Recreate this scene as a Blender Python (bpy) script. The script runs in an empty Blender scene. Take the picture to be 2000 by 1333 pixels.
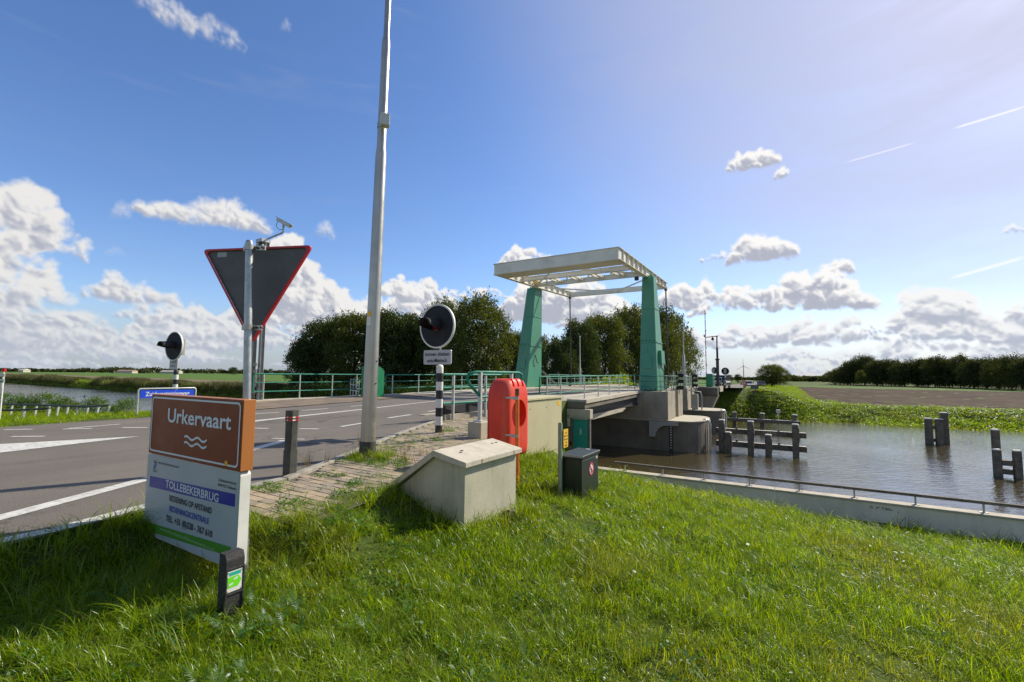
import bpy, bmesh, math, random
import numpy as np
from mathutils import Vector, Matrix, Euler

random.seed(7)
rng = np.random.default_rng(11)
R = math.radians
SC = bpy.context.scene
COL = SC.collection

# ------------------------------------------------------------------ camera
# world frame: +Y runs along the road over the bridge, +X to the right of it, z=0 is the road surface
CAMP = np.array([12.99, -33.76, 1.2])
FPX = 889.0                       # focal length in pixels of the 2000 px wide photograph (16 mm lens)
PITCH = math.atan(66.5 / 889.0)
ROLL = R(0.54)
YAW = R(30.9)


def _yaw(v):
    c, s = math.cos(YAW), math.sin(YAW)
    return np.array([v[0] * c - v[1] * s, v[0] * s + v[1] * c, v[2]])


_f = np.array([0, math.cos(PITCH), math.sin(PITCH)])
_r0 = np.array([1.0, 0, 0])
_u0 = np.cross(_r0, _f)
_r = _r0 * math.cos(ROLL) + _u0 * math.sin(ROLL)
_u = -_r0 * math.sin(ROLL) + _u0 * math.cos(ROLL)
CF, CR, CU = _yaw(_f), _yaw(_r), _yaw(_u)
cam_d = bpy.data.cameras.new('camera')
cam = bpy.data.objects.new('camera', cam_d)
COL.objects.link(cam)
cam_d.sensor_width = 36
cam_d.lens = 16.0
cam_d.clip_start = 0.05
cam_d.clip_end = 12000
M4 = Matrix(((CR[0], CU[0], -CF[0], CAMP[0]), (CR[1], CU[1], -CF[1], CAMP[1]), (CR[2], CU[2], -CF[2], CAMP[2]), (0, 0, 0, 1)))
cam.matrix_world = M4
SC.camera = cam


def ray(px, py):
    return CF + CR * (px - 1000) / FPX - CU * (py - 666.5) / FPX


def at(px, py, dist):
    """measured point of the photograph at a given forward distance, as a world point"""
    d = ray(px, py)
    fwd = _yaw(np.array([0, 1.0, 0]))
    return CAMP + d * dist / float(d @ fwd)


# ------------------------------------------------------------------ light
SUN_AZ, SUN_EL = R(26.4), R(38.0)          # azimuth from +Y towards +X
SUND = np.array([math.sin(SUN_AZ) * math.cos(SUN_EL), math.cos(SUN_AZ) * math.cos(SUN_EL), math.sin(SUN_EL)])
sl = bpy.data.lights.new('sun', 'SUN')
sl.energy = 5.0
sl.angle = R(0.53)
sl.color = (1.0, 0.93, 0.82)
so = bpy.data.objects.new('sun', sl)
COL.objects.link(so)
so.rotation_euler = Vector((-SUND[0], -SUND[1], -SUND[2])).to_track_quat('-Z', 'Y').to_euler()
so.location = (0, 0, 60)
SC.view_settings.view_transform = 'Standard'
SC.view_settings.look = 'None'
SC.view_settings.exposure = 0.32
SC.view_settings.gamma = 1.0
SC.render.engine = 'CYCLES'
SC.cycles.max_bounces = 6
SC.cycles.transparent_max_bounces = 4
SC.cycles.caustics_reflective = False
SC.cycles.caustics_refractive = False
SC.cycles.sample_clamp_indirect = 8
try:
    SC.cycles.use_denoising = True
except Exception:
    pass


# ------------------------------------------------------------------ node helper
class NT:
    def __init__(s, tree):
        s.t = tree
        s.n = tree.nodes
        s.l = tree.links

    def new(s, typ, **kw):
        n = s.n.new(typ)
        for k, v in kw.items():
            setattr(n, k, v)
        return n

    def put(s, sock, v):
        if hasattr(v, 'is_linked') or hasattr(v, 'links'):
            s.l.new(v, sock)
        else:
            sock.default_value = v

    def math(s, op, a, b=None, c=None, clamp=False):
        n = s.new('ShaderNodeMath', operation=op)
        n.use_clamp = clamp
        s.put(n.inputs[0], a)
        if b is not None:
            s.put(n.inputs[1], b)
        if c is not None:
            s.put(n.inputs[2], c)
        return n.outputs[0]

    def vmath(s, op, a, b=None, out=0):
        n = s.new('ShaderNodeVectorMath', operation=op)
        s.put(n.inputs[0], a)
        if b is not None:
            s.put(n.inputs[1], b)
        return n.outputs[out]

    def mrange(s, v, a, b, c=0.0, d=1.0, smooth=False):
        n = s.new('ShaderNodeMapRange')
        if smooth:
            n.interpolation_type = 'SMOOTHSTEP'
        for i, x in zip((0, 1, 2, 3, 4), (v, a, b, c, d)):
            s.put(n.inputs[i], x)
        return n.outputs[0]

    def mix(s, f, a, b, blend='MIX'):
        n = s.new('ShaderNodeMix', data_type='RGBA', blend_type=blend)
        s.put(n.inputs[0], f)
        for i, v in ((6, a), (7, b)):
            if isinstance(v, tuple) and len(v) == 3:
                v = (*v, 1)
            s.put(n.inputs[i], v)
        return n.outputs[2]

    def noise(s, vec, scale, detail=4, rough=0.55, dist=0.0, out=0):
        n = s.new('ShaderNodeTexNoise')
        if vec is not None:
            s.put(n.inputs['Vector'], vec)
        n.inputs['Scale'].default_value = scale
        n.inputs['Detail'].default_value = detail
        n.inputs['Roughness'].default_value = rough
        n.inputs['Distortion'].default_value = dist
        return n.outputs[out]


# ------------------------------------------------------------------ sky
def cloud_field():
    """Procedural cumulus computed as heaps of round billows over flat bases, in azimuth / elevation.
    Returns a (2048, 4096, 4) array: cloud colour and cover."""
    W = 4096
    K = W / (2 * math.pi)
    r0, r1 = 1000, 1760
    Hh = r1 - r0
    rg = np.random.default_rng(2024)

    def noise(scale, seed, n=5, gain=.55, stretch=1.0):
        out = np.zeros((Hh, W), np.float32)
        amp, tot = 1.0, 0.0
        r = np.random.default_rng(seed)
        for o in range(n):
            gx = max(2, int(W / scale))
            gy = int(Hh / (scale / stretch)) + 3
            T = r.random((gy, gx)).astype(np.float32)
            xi = np.arange(W) * (gx / W)
            yi = np.arange(Hh) * (stretch / scale)
            x0 = np.floor(xi).astype(int)
            y0 = np.floor(yi).astype(int)
            fx = (xi - x0).astype(np.float32)
            fy = (yi - y0).astype(np.float32)
            fx = fx * fx * (3 - 2 * fx)
            fy = fy * fy * (3 - 2 * fy)
            A = T[y0]
            B = T[np.minimum(y0 + 1, gy - 1)]
            R_ = A + (B - A) * fy[:, None]
            out += amp * (R_[:, x0 % gx] * (1 - fx) + R_[:, (x0 + 1) % gx] * fx)
            tot += amp
            amp *= gain
            scale /= 2.03
        return out / tot
    nA = noise(60, 1, 4)
    nB = noise(60, 2, 4)
    nC = noise(14, 3, 3)
    nD = noise(14, 4, 3)
    det = noise(26, 5, 5, .62)
    fine = noise(9, 6, 3, .6)
    XX = np.arange(W, dtype=np.float32)[None, :] + np.zeros((Hh, 1), np.float32)
    YY = (np.arange(Hh, dtype=np.float32) + r0 - 1024)[:, None] + np.zeros((1, W), np.float32)
    WX = (nA - .5) * 30 + (nC - .5) * 10
    WY = (nB - .5) * 22 + (nD - .5) * 9
    RGB = np.zeros((Hh, W, 3), np.float32)
    AL = np.zeros((Hh, W), np.float32)
    h = _yaw(np.array([0, 1.0, 0]))
    rgt = _yaw(np.array([1.0, 0, 0]))

    def ae(px, py):
        d = ray(px, py)
        d = d / np.linalg.norm(d)
        return (math.atan2(d @ rgt, d @ h) / (2 * math.pi) + .5) * W, math.asin(d[2]) * K
    sunx = (R(57.3) / (2 * math.pi) + .5) * W

    def ss(a, b, x):
        t = np.clip((x - a) / (b - a), 0, 1)
        return t * t * (3 - 2 * t)

    def cloud(cx, cy, hw, hh, wisp=0.0, grey=0.0, op=1.0, base=.72, tower=0.0):
        hw, hh = hw * 1.10, hh * 1.18
        m = 24
        xa, xb = int(cx - hw * 1.15 - m), int(cx + hw * 1.15 + m)
        ya, yb = int(cy - hh * 1.1 - m) + 1024 - r0, int(cy + hh * 1.5 + m) + 1024 - r0
        ya, yb = max(ya, 0), min(yb, Hh)
        if yb - ya < 4:
            return
        cols = np.arange(xa, xb) % W
        sl = np.ix_(np.arange(ya, yb), cols)
        k = min(1.0, hh / 22.0)
        x = np.arange(xa, xb, dtype=np.float32)[None, :] + WX[sl] * k
        y = YY[sl] + WY[sl] * k
        yb_ = cy - hh * base
        D = np.full(x.shape, -99, np.float32)
        H = np.full(x.shape, -9, np.float32)
        top = hh * (1 + base)
        n = int(np.clip(40 + hw * hh * .09, 40, 420))
        bumps = rg.random(9) * .55 + .55
        for i in range(n):
            t = rg.random() * 2 - 1
            env = (1 - abs(t) ** 3.2) * float(np.interp((t + 1) * 4, np.arange(9), bumps))
            env = max(env, .10)
            rr = hh * (.17 + .36 * rg.random() ** 1.5) * (1 - .35 * abs(t))
            rr = min(rr, top * env * .55 + 2)
            px_ = cx + t * hw
            py_ = yb_ + rr * .35 + (top * env - rr * 1.2) * rg.random() ** .8
            zz = rg.random() * rr * .9 - (py_ - yb_) * .10
            i0, i1 = int(px_ - rr - m * k) - xa, int(px_ + rr + m * k) - xa + 1
            j0, j1 = int(py_ - rr - m * k) + 1024 - r0 - ya, int(py_ + rr + m * k) + 1024 - r0 - ya + 1
            i0, j0 = max(0, i0), max(0, j0)
            if i1 <= i0 or j1 <= j0:
                continue
            xs, ys = x[j0:j1, i0:i1], y[j0:j1, i0:i1]
            d2 = (xs - px_) ** 2 + (ys - py_) ** 2
            d = np.sqrt(d2)
            D[j0:j1, i0:i1] = np.maximum(D[j0:j1, i0:i1], rr - d)
            H[j0:j1, i0:i1] = np.maximum(H[j0:j1, i0:i1], np.where(d < rr, zz + np.sqrt(np.maximum(rr * rr - d2, 0)), -9))
        H = np.maximum(H, -2)
        A = (4.5 + hh * .22) * (1 + 1.6 * wisp)
        Dn = D + (det[sl] - .44) * A + (fine[sl] - .5) * 3.2 * min(1, k + .3)
        flat = (y - yb_) + (nC[sl] - .5) * hh * .35 + 3
        Dn = np.minimum(Dn, flat * 1.2 + 1.0)
        a = ss(-1.2 - 3 * wisp, 3.2 + 9 * wisp + .05 * hh, Dn)
        Hs = H * 1.1 + (det[sl] - .5) * (hh * .24 + 2) + (fine[sl] - .5) * (1.4 + hh * .03)
        # light blur of the height before taking normals
        for _ in range(2):
            Hs[1:-1, 1:-1] = (Hs[1:-1, 1:-1] * 2 + Hs[:-2, 1:-1] + Hs[2:, 1:-1] + Hs[1:-1, :-2] + Hs[1:-1, 2:]) / 6
        gy, gx = np.gradient(Hs)
        nn = 1 / np.sqrt(gx * gx + gy * gy + 1.6)
        da = (sunx - cx) / K
        L = np.array([math.sin(da) * .62, .72, -math.cos(da) * .30])
        L /= np.linalg.norm(L)
        lam = (-gx * L[0] - gy * L[1] + 1.25 * L[2]) * nn
        yr = np.clip((y - yb_) / top, 0, 1)
        thick = ss(0, hh * .45 + 3, D)
        b = .45 + .62 * lam + .62 * (yr - .42) + .42 * (1 - thick) - grey
        wgt = ss(.10, .80, b)[..., None]
        dul = float(np.interp(abs(da), [0, .8, 1.7, 3.1], [1.0, .98, .84, .80]))
        hi = np.array([1.0, .985, .965]) * dul
        lo = np.array([.46, .485, .575]) * (.80 + .2 * dul)
        c = lo * (1 - wgt) + hi * wgt
        # distance: low clouds take the colour of the air
        hz = float(np.interp(cy / K, [0, .05, .16], [.62, .28, 0]))
        c = c * (1 - hz) + np.array([.60, .70, .84]) * dul * hz
        a = a * op
        RGB[sl] = RGB[sl] * (1 - a[..., None]) + c * a[..., None]
        AL[sl] = AL[sl] * (1 - a) + a

    def pc(px, py, hw, hh, **kw):
        cx, cy = ae(px, py)
        x1, _ = ae(px + hw, py)
        x0, _ = ae(px - hw, py)
        _, y1 = ae(px, py - hh)
        _, y0 = ae(px, py + hh)
        cloud(cx, cy, (x1 - x0) / 2, (y1 - y0) / 2, **kw)
    # rows of fair weather cumulus all round, lowest and farthest first
    rows = []
    for el, n, w, hgt in ((.012, 150, 30, 5), (.024, 130, 40, 8), (.040, 105, 50, 11), (.062, 80, 58, 14), (.088, 52, 66, 18), (.125, 20, 70, 22)):
        for i in range(n):
            rows.append((el + rg.normal() * .006, rg.random() * W, w * (.45 + .9 * rg.random()), hgt * (.6 + .8 * rg.random())))
    rows.sort()
    fa, fb = ae(-60, 700)[0], ae(2060, 700)[0]
    for el, cx, w, hgt in rows:
        inside = fa < cx < fb
        if inside and rg.random() < (.55 if cx > fa + (fb - fa) * .3 else .60):
            continue
        q = (cx - fa) / (fb - fa)
        if inside and el > .055 and q > .28:
            continue
        if inside and el > .10:
            continue
        cloud(cx, el * K, w, hgt, grey=.16 if (inside and q < .33) or not inside else .05, op=.92)
    for i in range(46):           # loose clouds in the rest of the sky
        cx = rg.random() * W
        if fa - 260 < cx < fb + 260:
            continue
        el = .14 + .75 * rg.random() ** 1.3
        s = rg.random()
        cloud(cx, el * K, 40 + 110 * s, 14 + 34 * s, wisp=.3 * rg.random())
    # the clouds of the picture (position and half size measured in the photograph)
    for a in ((1700, 688, 70, 24), (1560, 690, 60, 16), (1440, 660, 74, 26), (1352, 668, 44, 24), (1900, 694, 80, 14), (1545, 645, 66, 30), (1640, 645, 70, 24), (1700, 640, 30, 16),
              (1985, 612, 34, 20), (1965, 652, 50, 22), (1895, 640, 80, 36), (1826, 612, 84, 52), (1830, 655, 96, 24),
              (1600, 570, 104, 40), (1545, 565, 46, 28), (1640, 518, 24, 17), (1605, 545, 46, 24), (1435, 588, 92, 24), (1340, 566, 50, 32), (1495, 575, 24, 20),
              (1482, 482, 54, 36), (1412, 498, 42, 11), (1470, 304, 42, 22), (1527, 335, 13, 11), (1976, 450, 24, 9)):
        pc(*a)
    for a in ((1070, 590, 92, 48, .22), (1180, 606, 90, 44, .08), (1130, 575, 60, 30, .2), (1024, 500, 46, 22, 0)):
        pc(*a[:4], grey=a[4])
    for a in ((700, 640, 110, 28, .1), (945, 574, 44, 12, .0), (870, 576, 50, 14, .05), (835, 590, 76, 28, .05), (800, 556, 56, 28, 0), (690, 600, 80, 34, 0), (600, 600, 120, 40, .02), (580, 560, 84, 58, 0), (560, 515, 58, 44, 0)):
        pc(*a[:4], grey=a[4])
    for a in ((470, 668, 100, 20, .25), (330, 694, 150, 16, .25), (150, 690, 130, 15, .25), (400, 646, 110, 22, .2), (200, 655, 120, 22, .22), (60, 655, 90, 22, .22), (500, 640, 50, 22, .1), (330, 612, 100, 20, .12), (100, 625, 120, 26, .18)):
        pc(*a[:4], grey=a[4], wisp=.35)
    for a in ((262, 570, 88, 24, .04), (228, 548, 26, 16, 0), (98, 558, 34, 44, -.12), (20, 570, 60, 44, .1), (15, 500, 100, 40, .02), (80, 476, 88, 34, 0), (30, 418, 84, 52, .02), (-130, 480, 140, 70, 0)):
        pc(*a[:4], grey=a[4], wisp=.25)
    for a in ((396, 412, 124, 36, .02), (478, 430, 46, 22, .05), (330, 416, 46, 18, .0)):
        pc(*a[:4], grey=a[4], wisp=.45)
    for a in ((232, 410, 16, 14), (638, 446, 15, 14), (225, 492, 16, 5), (330, 14, 60, 18), (380, 36, 70, 24), (425, 60, 50, 20), (458, 74, 20, 10), (557, 48, 9, 12)):
        pc(*a, wisp=.8, base=1.0, op=.85)
    out = np.zeros((2048, W, 4), np.float32)
    safe = np.maximum(AL, 1e-4)[..., None]
    out[r0:r1, :, :3] = np.clip(RGB / safe, 0, 1.2)
    out[r0:r1, :, 3] = AL
    return out


def make_sky():
    w = bpy.data.worlds.new('World')
    SC.world = w
    w.use_nodes = True
    N = NT(w.node_tree)
    N.n.clear()
    out = N.new('ShaderNodeOutputWorld')
    sky = N.new('ShaderNodeTexSky', sky_type='NISHITA')
    sky.sun_disc = False
    sky.sun_elevation = SUN_EL
    sky.sun_rotation = SUN_AZ
    sky.altitude = 0
    sky.air_density = 1.0
    sky.dust_density = 0.6
    sky.ozone_density = 2.2
    tc = N.new('ShaderNodeTexCoord')
    D = N.vmath('NORMALIZE', tc.outputs['Generated'])
    # azimuth relative to the heading of the camera is only a choice of zero for the cloud list
    h = _yaw(np.array([0, 1.0, 0]))
    rgt = _yaw(np.array([1.0, 0, 0]))
    fx = N.vmath('DOT_PRODUCT', D, tuple(rgt), 1)
    fy = N.vmath('DOT_PRODUCT', D, tuple(h), 1)
    sep = N.new('ShaderNodeSeparateXYZ')
    N.put(sep.inputs[0], D)
    az = N.math('ARCTAN2', fx, fy)
    el = N.math('ARCSINE', sep.outputs[2])
    cmb = N.new('ShaderNodeCombineXYZ')
    N.put(cmb.inputs[0], az)
    N.put(cmb.inputs[1], el)
    P0 = cmb.outputs[0]

    def ae(px, py):
        d = ray(px, py)
        d = d / np.linalg.norm(d)
        return math.atan2(d @ rgt, d @ h), math.asin(d[2])
    # cloud cover and colour
    A = cloud_field()
    img = bpy.data.images.new('clouds', A.shape[1], A.shape[0], alpha=True, float_buffer=True)
    img.alpha_mode = 'CHANNEL_PACKED'
    img.colorspace_settings.name = 'Non-Color'
    img.pixels.foreach_set(A.ravel())
    img.pack()
    ti = N.new('ShaderNodeTexImage', interpolation='Linear')
    ti.image = img
    uv = N.new('ShaderNodeCombineXYZ')
    N.put(uv.inputs[0], N.math('MULTIPLY_ADD', az, 1 / (2 * math.pi), 0.5))
    N.put(uv.inputs[1], N.math('MULTIPLY_ADD', el, 1 / math.pi, 0.5))
    N.put(ti.inputs[0], uv.outputs[0])
    alpha = ti.outputs[1]
    col = ti.outputs[0]
    dots = N.vmath('DOT_PRODUCT', D, tuple(SUND), 1)
    # clear sky
    hs = N.new('ShaderNodeHueSaturation')
    hs.inputs['Saturation'].default_value = 1.14
    N.put(hs.inputs['Color'], sky.outputs[0])
    tint = N.mix(1.0, hs.outputs[0], (1.10, 1.12, 1.30), 'MULTIPLY')
    bg_sky = N.new('ShaderNodeBackground')
    N.put(bg_sky.inputs[0], tint)
    bg_sky.inputs[1].default_value = 0.107
    # thin high veil around the sun, streaked
    vs = N.noise(N.vmath('MULTIPLY', P0, (1.0, 4.5, 1.0)), 2.2, 4, 0.6, 0.6)
    veil = N.mrange(dots, 0.58, 1.08, 0.0, 0.95, True)
    veil = N.math('MULTIPLY', veil, N.mrange(vs, 0.3, 0.65, 0.72, 1.0))
    vlow = N.mrange(el, 0.0, 0.15, 0.75, 0.0, True)
    veil = N.math('MAXIMUM', veil, vlow)
    streak = N.math('MULTIPLY', N.mrange(N.noise(N.vmath('MULTIPLY', P0, (1.0, 7.0, 1.0)), 2.6, 5, 0.62, 1.2), 0.52, 0.85, 0.0, 0.16, True), N.mrange(el, 0.05, 0.2, 0.0, 1.0))
    veil = N.math('MAXIMUM', veil, streak)
    # contrails
    trail = None
    for (xa, ya, xb, yb, wd, st) in ((1650, 318, 1790, 278, 0.0022, 0.45), (1860, 252, 2010, 206, 0.0026, 0.75), (1850, 546, 2010, 500, 0.0042, 0.6)):
        A_ = np.array(ae(xa, ya))
        B_ = np.array(ae(xb, yb))
        ln = float(np.linalg.norm(B_ - A_))
        t = (B_ - A_) / ln
        nn = np.array([-t[1], t[0]])
        v = N.vmath('SUBTRACT', P0, (A_[0], A_[1], 0))
        al = N.vmath('DOT_PRODUCT', v, (t[0], t[1], 0), 1)
        ac = N.vmath('DOT_PRODUCT', v, (nn[0], nn[1], 0), 1)
        m = N.math('MULTIPLY', N.mrange(N.math('ABSOLUTE', ac), 0.0, wd, st, 0.0, True),
                   N.math('MULTIPLY', N.mrange(al, 0, ln * 0.15, 0, 1), N.mrange(al, ln * 0.85, ln, 1, 0)))
        trail = N.math('MAXIMUM', trail, m) if trail else m
    bg_veil = N.new('ShaderNodeBackground')
    N.put(bg_veil.inputs[0], N.mix(N.mrange(el, 0.0, 0.3), (0.58, 0.70, 0.86), (0.68, 0.69, 0.86)))
    N.put(bg_veil.inputs[1], N.mrange(dots, 0.05, 0.9, 0.50, 0.66))
    ms = N.new('ShaderNodeMixShader')
    N.put(ms.inputs[0], veil)
    N.l.new(bg_sky.outputs[0], ms.inputs[1])
    N.l.new(bg_veil.outputs[0], ms.inputs[2])
    bg_c = N.new('ShaderNodeBackground')
    N.put(bg_c.inputs[0], col)
    bg_c.inputs[1].default_value = 0.80
    ms2 = N.new('ShaderNodeMixShader')
    above = N.mrange(el, -0.01, 0.004, 0.0, 1.0)
    N.put(ms2.inputs[0], N.math('MULTIPLY', alpha, above))
    bg_t = N.new('ShaderNodeBackground')
    bg_t.inputs[0].default_value = (0.86, 0.84, 0.88, 1)
    ms3 = N.new('ShaderNodeMixShader')
    N.put(ms3.inputs[0], trail)
    N.l.new(ms.outputs[0], ms3.inputs[1])
    N.l.new(bg_t.outputs[0], ms3.inputs[2])
    N.l.new(ms3.outputs[0], ms2.inputs[1])
    N.l.new(bg_c.outputs[0], ms2.inputs[2])
    N.l.new(ms2.outputs[0], out.inputs[0])
    w.cycles.sampling_method = 'MANUAL'
    w.cycles.sample_map_resolution = 1024


make_sky()


# ------------------------------------------------------------------ materials
def material(name, col, rough=0.6, metal=0.0, var=0.12, vscale=3.0, bump=0.0, bscale=40.0, spec=0.5, dirt=None, dscale=1.5, damt=0.5,
             col2=None, streak=False, obj=False, coat=0.0, fine=None):
    wf = (1, 1, 1) if col[2] > col[0] * 1.5 else (1.0, 0.965, 0.86)      # warm cast of the light put into all but the blue colours
    col = tuple(a * b for a, b in zip(col, wf))
    dirt = tuple(a * b for a, b in zip(dirt, wf)) if dirt else None
    col2 = tuple(a * b for a, b in zip(col2, wf)) if col2 else None
    m = bpy.data.materials.new(name)
    m.use_nodes = True
    N = NT(m.node_tree)
    bs = N.n['Principled BSDF']
    tc = N.new('ShaderNodeTexCoord')
    ge = N.new('ShaderNodeNewGeometry')
    V = tc.outputs['Object'] if obj else ge.outputs['Position']
    n1 = N.noise(V, vscale, 5, 0.6)
    c2 = col2 if col2 else tuple(c * (1 - var * 1.6) for c in col)
    c1 = tuple(min(1, c * (1 + var * 0.6)) for c in col) if not col2 else col
    c = N.mix(N.mrange(n1, 0.3, 0.7), c1, c2)
    if fine:
        nf = N.noise(V, fine[0], 3, 0.7)
        c = N.mix(N.mrange(nf, 0.35, 0.65, 0, fine[1]), c, tuple(k * fine[2] for k in col))
    if dirt:
        Vd = N.vmath('MULTIPLY', V, (1, 1, 0.18)) if streak else V
        nd = N.noise(Vd, dscale, 7, 0.65, 0.3)
        c = N.mix(N.mrange(nd, 0.48, 0.75, 0, damt), c, dirt)
    N.put(bs.inputs['Base Color'], c)
    rr = N.mrange(N.noise(V, vscale * 2.3, 4), 0.3, 0.7, max(0, rough - 0.08), min(1, rough + 0.08))
    N.put(bs.inputs['Roughness'], rr)
    bs.inputs['Metallic'].default_value = metal
    bs.inputs['Specular IOR Level'].default_value = spec
    bs.inputs['Coat Weight'].default_value = coat
    if bump:
        b = N.new('ShaderNodeBump')
        b.inputs['Strength'].default_value = bump
        b.inputs['Distance'].default_value = 0.02
        N.put(b.inputs['Height'], N.noise(V, bscale, 5, 0.65))
        N.put(bs.inputs['Normal'], b.outputs[0])
    return m


def leafmat(name, c1, c2, c3=None, trans=0.45, gloss=0.12, tcol=None, rough=0.42, tmul=1.5):
    """foliage: per-leaf and per-plant hue changes, light passing through"""
    m = bpy.data.materials.new(name)
    m.use_nodes = True
    N = NT(m.node_tree)
    N.n.clear()
    out = N.new('ShaderNodeOutputMaterial')
    at_ = N.new('ShaderNodeAttribute', attribute_name='rnd')
    oi = N.new('ShaderNodeObjectInfo')
    ge = N.new('ShaderNodeNewGeometry')
    f = N.math('ADD', N.math('MULTIPLY', at_.outputs['Fac'], 0.6), N.math('MULTIPLY', oi.outputs['Random'], 0.4))
    c = N.mix(f, c1, c2)
    if c3:
        k = N.mrange(N.noise(ge.outputs['Position'], 0.45, 4, 0.6), 0.5, 0.72, 0, 0.85)
        k2 = N.math('MULTIPLY', N.mrange(at_.outputs['Fac'], 0.93, 0.95), 0.9)
        c = N.mix(N.math('MAXIMUM', N.math('MULTIPLY', k, 0.5), k2), c, c3)
    d = N.new('ShaderNodeBsdfDiffuse')
    N.put(d.inputs[0], c)
    t = N.new('ShaderNodeBsdfTranslucent')
    tc = N.mix(1.0, c, tcol or (1.5 * tmul / 1.5, 1.35 * tmul / 1.5, 0.45), 'MULTIPLY')
    N.put(t.inputs[0], tc)
    mx = N.new('ShaderNodeMixShader')
    mx.inputs[0].default_value = trans
    N.l.new(d.outputs[0], mx.inputs[1])
    N.l.new(t.outputs[0], mx.inputs[2])
    g = N.new('ShaderNodeBsdfGlossy')
    g.inputs['Roughness'].default_value = rough
    g.inputs[0].default_value = (0.9, 0.95, 1, 1)
    mx2 = N.new('ShaderNodeMixShader')
    mx2.inputs[0].default_value = gloss * 0.28
    N.l.new(mx.outputs[0], mx2.inputs[1])
    N.l.new(g.outputs[0], mx2.inputs[2])
    N.l.new(mx2.outputs[0], out.inputs[0])
    return m


MT = {}
MT['asphalt'] = material('asphalt', (0.205, 0.182, 0.155), 0.85, var=0.16, vscale=0.6, bump=0.6, bscale=160, spec=0.3, dirt=(0.075, 0.072, 0.07), dscale=0.35, damt=0.5, fine=(70, 0.85, 0.35))
MT['paint'] = material('road_paint', (0.66, 0.66, 0.63), 0.6, var=0.15, vscale=5, dirt=(0.20, 0.18, 0.16), dscale=16, damt=0.9, bump=0.2, bscale=120)
MT['kerb'] = material('kerb_concrete', (0.36, 0.34, 0.30), 0.85, var=0.2, vscale=6, bump=0.3, bscale=60, dirt=(0.13, 0.12, 0.09), dscale=4, damt=0.7)
MT['sand'] = material('joint_sand', (0.17, 0.145, 0.11), 0.95, var=0.3, vscale=12, bump=0.5, bscale=90, dirt=(0.05, 0.07, 0.03), dscale=3, damt=0.6)
MT['brick'] = material('paving_brick', (0.41, 0.335, 0.24), 0.88, var=0.25, vscale=2.2, bump=0.35, bscale=90, dirt=(0.21, 0.185, 0.14), dscale=5, damt=0.7, col2=(0.31, 0.25, 0.175))
MT['brick_b'] = material('paving_brick_grey', (0.33, 0.285, 0.235), 0.88, var=0.25, vscale=2.2, bump=0.35, bscale=90, dirt=(0.15, 0.14, 0.1), dscale=5, damt=0.7, col2=(0.225, 0.18, 0.14))
MT['concrete'] = material('concrete', (0.36, 0.325, 0.265), 0.88, var=0.14, vscale=1.3, bump=0.25, bscale=45, dirt=(0.15, 0.13, 0.10), dscale=1.1, damt=0.65, streak=True)
MT['concrete_dark'] = material('shade_dark_concrete', (0.17, 0.15, 0.118), 0.9, var=0.2, vscale=0.8, bump=0.3, bscale=30, dirt=(0.09, 0.082, 0.07), dscale=0.8, damt=0.7, streak=True)  # concrete darkened for the shade on these faces, plus streaked dirt
MT['concrete_light'] = material('light_concrete', (0.48, 0.44, 0.36), 0.85, var=0.1, vscale=2, bump=0.2, bscale=60, dirt=(0.24, 0.22, 0.18), dscale=2.2, damt=0.6, streak=True)
MT['quay'] = material('pale_quay_concrete', (0.76, 0.70, 0.62), 0.85, var=0.08, vscale=1, bump=0.2, bscale=60, dirt=(0.40, 0.36, 0.30), dscale=1.4, damt=0.5, streak=True)
MT['slab'] = material('cast_concrete', (0.54, 0.50, 0.42), 0.85, var=0.08, vscale=5, bump=0.25, bscale=70, dirt=(0.30, 0.28, 0.21), dscale=8, damt=0.7, fine=(60, 0.25, 0.75))
MT['castbody'] = material('cast_concrete_body', (0.50, 0.48, 0.38), 0.88, var=0.1, vscale=4, bump=0.25, bscale=80, dirt=(0.22, 0.235, 0.15), dscale=3.4, damt=0.75, streak=True, fine=(110, 0.3, 0.75))
MT['rust'] = material('rust_stain', (0.20, 0.09, 0.035), 0.8, var=0.3, vscale=30)
MT['galv'] = material('galvanised_steel', (0.42, 0.45, 0.47), 0.42, 0.75, var=0.18, vscale=14, dirt=(0.25, 0.27, 0.28), dscale=25, damt=0.5, obj=True)
MT['alu'] = material('brushed_aluminium', (0.42, 0.41, 0.385), 0.38, 0.85, var=0.08, vscale=2, bump=0.05, bscale=200, dirt=(0.33, 0.31, 0.28), dscale=1.4, damt=0.5, streak=True)
MT['greyp'] = material('grey_steel_paint', (0.36, 0.37, 0.36), 0.5, 0.2, var=0.1)
MT['whitegrey'] = material('pale_steel_post', (0.55, 0.57, 0.56), 0.45, 0.2, var=0.08, dirt=(0.3, 0.3, 0.27), dscale=6, damt=0.4)
MT['darksteel'] = material('dark_steel', (0.045, 0.045, 0.047), 0.5, 0.3, var=0.15)
MT['black'] = material('black_plastic', (0.016, 0.016, 0.017), 0.5, var=0.2, vscale=8, bump=0.1, bscale=60)
MT['blackmatt'] = material('matt_black', (0.012, 0.012, 0.013), 0.75, var=0.1)
MT['blackp'] = material('recycled_plastic', (0.028, 0.027, 0.027), 0.62, var=0.25, vscale=18, bump=0.5, bscale=140, dirt=(0.07, 0.068, 0.062), dscale=12, damt=0.45)
MT['boll'] = material('bollard_plastic', (0.055, 0.058, 0.05), 0.7, var=0.3, vscale=9, bump=0.5, bscale=110, dirt=(0.10, 0.105, 0.08), dscale=7, damt=0.5)
MT['greenrail'] = material('green_rail_paint', (0.012, 0.20, 0.125), 0.5, var=0.1, vscale=4, spec=0.25)
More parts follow.
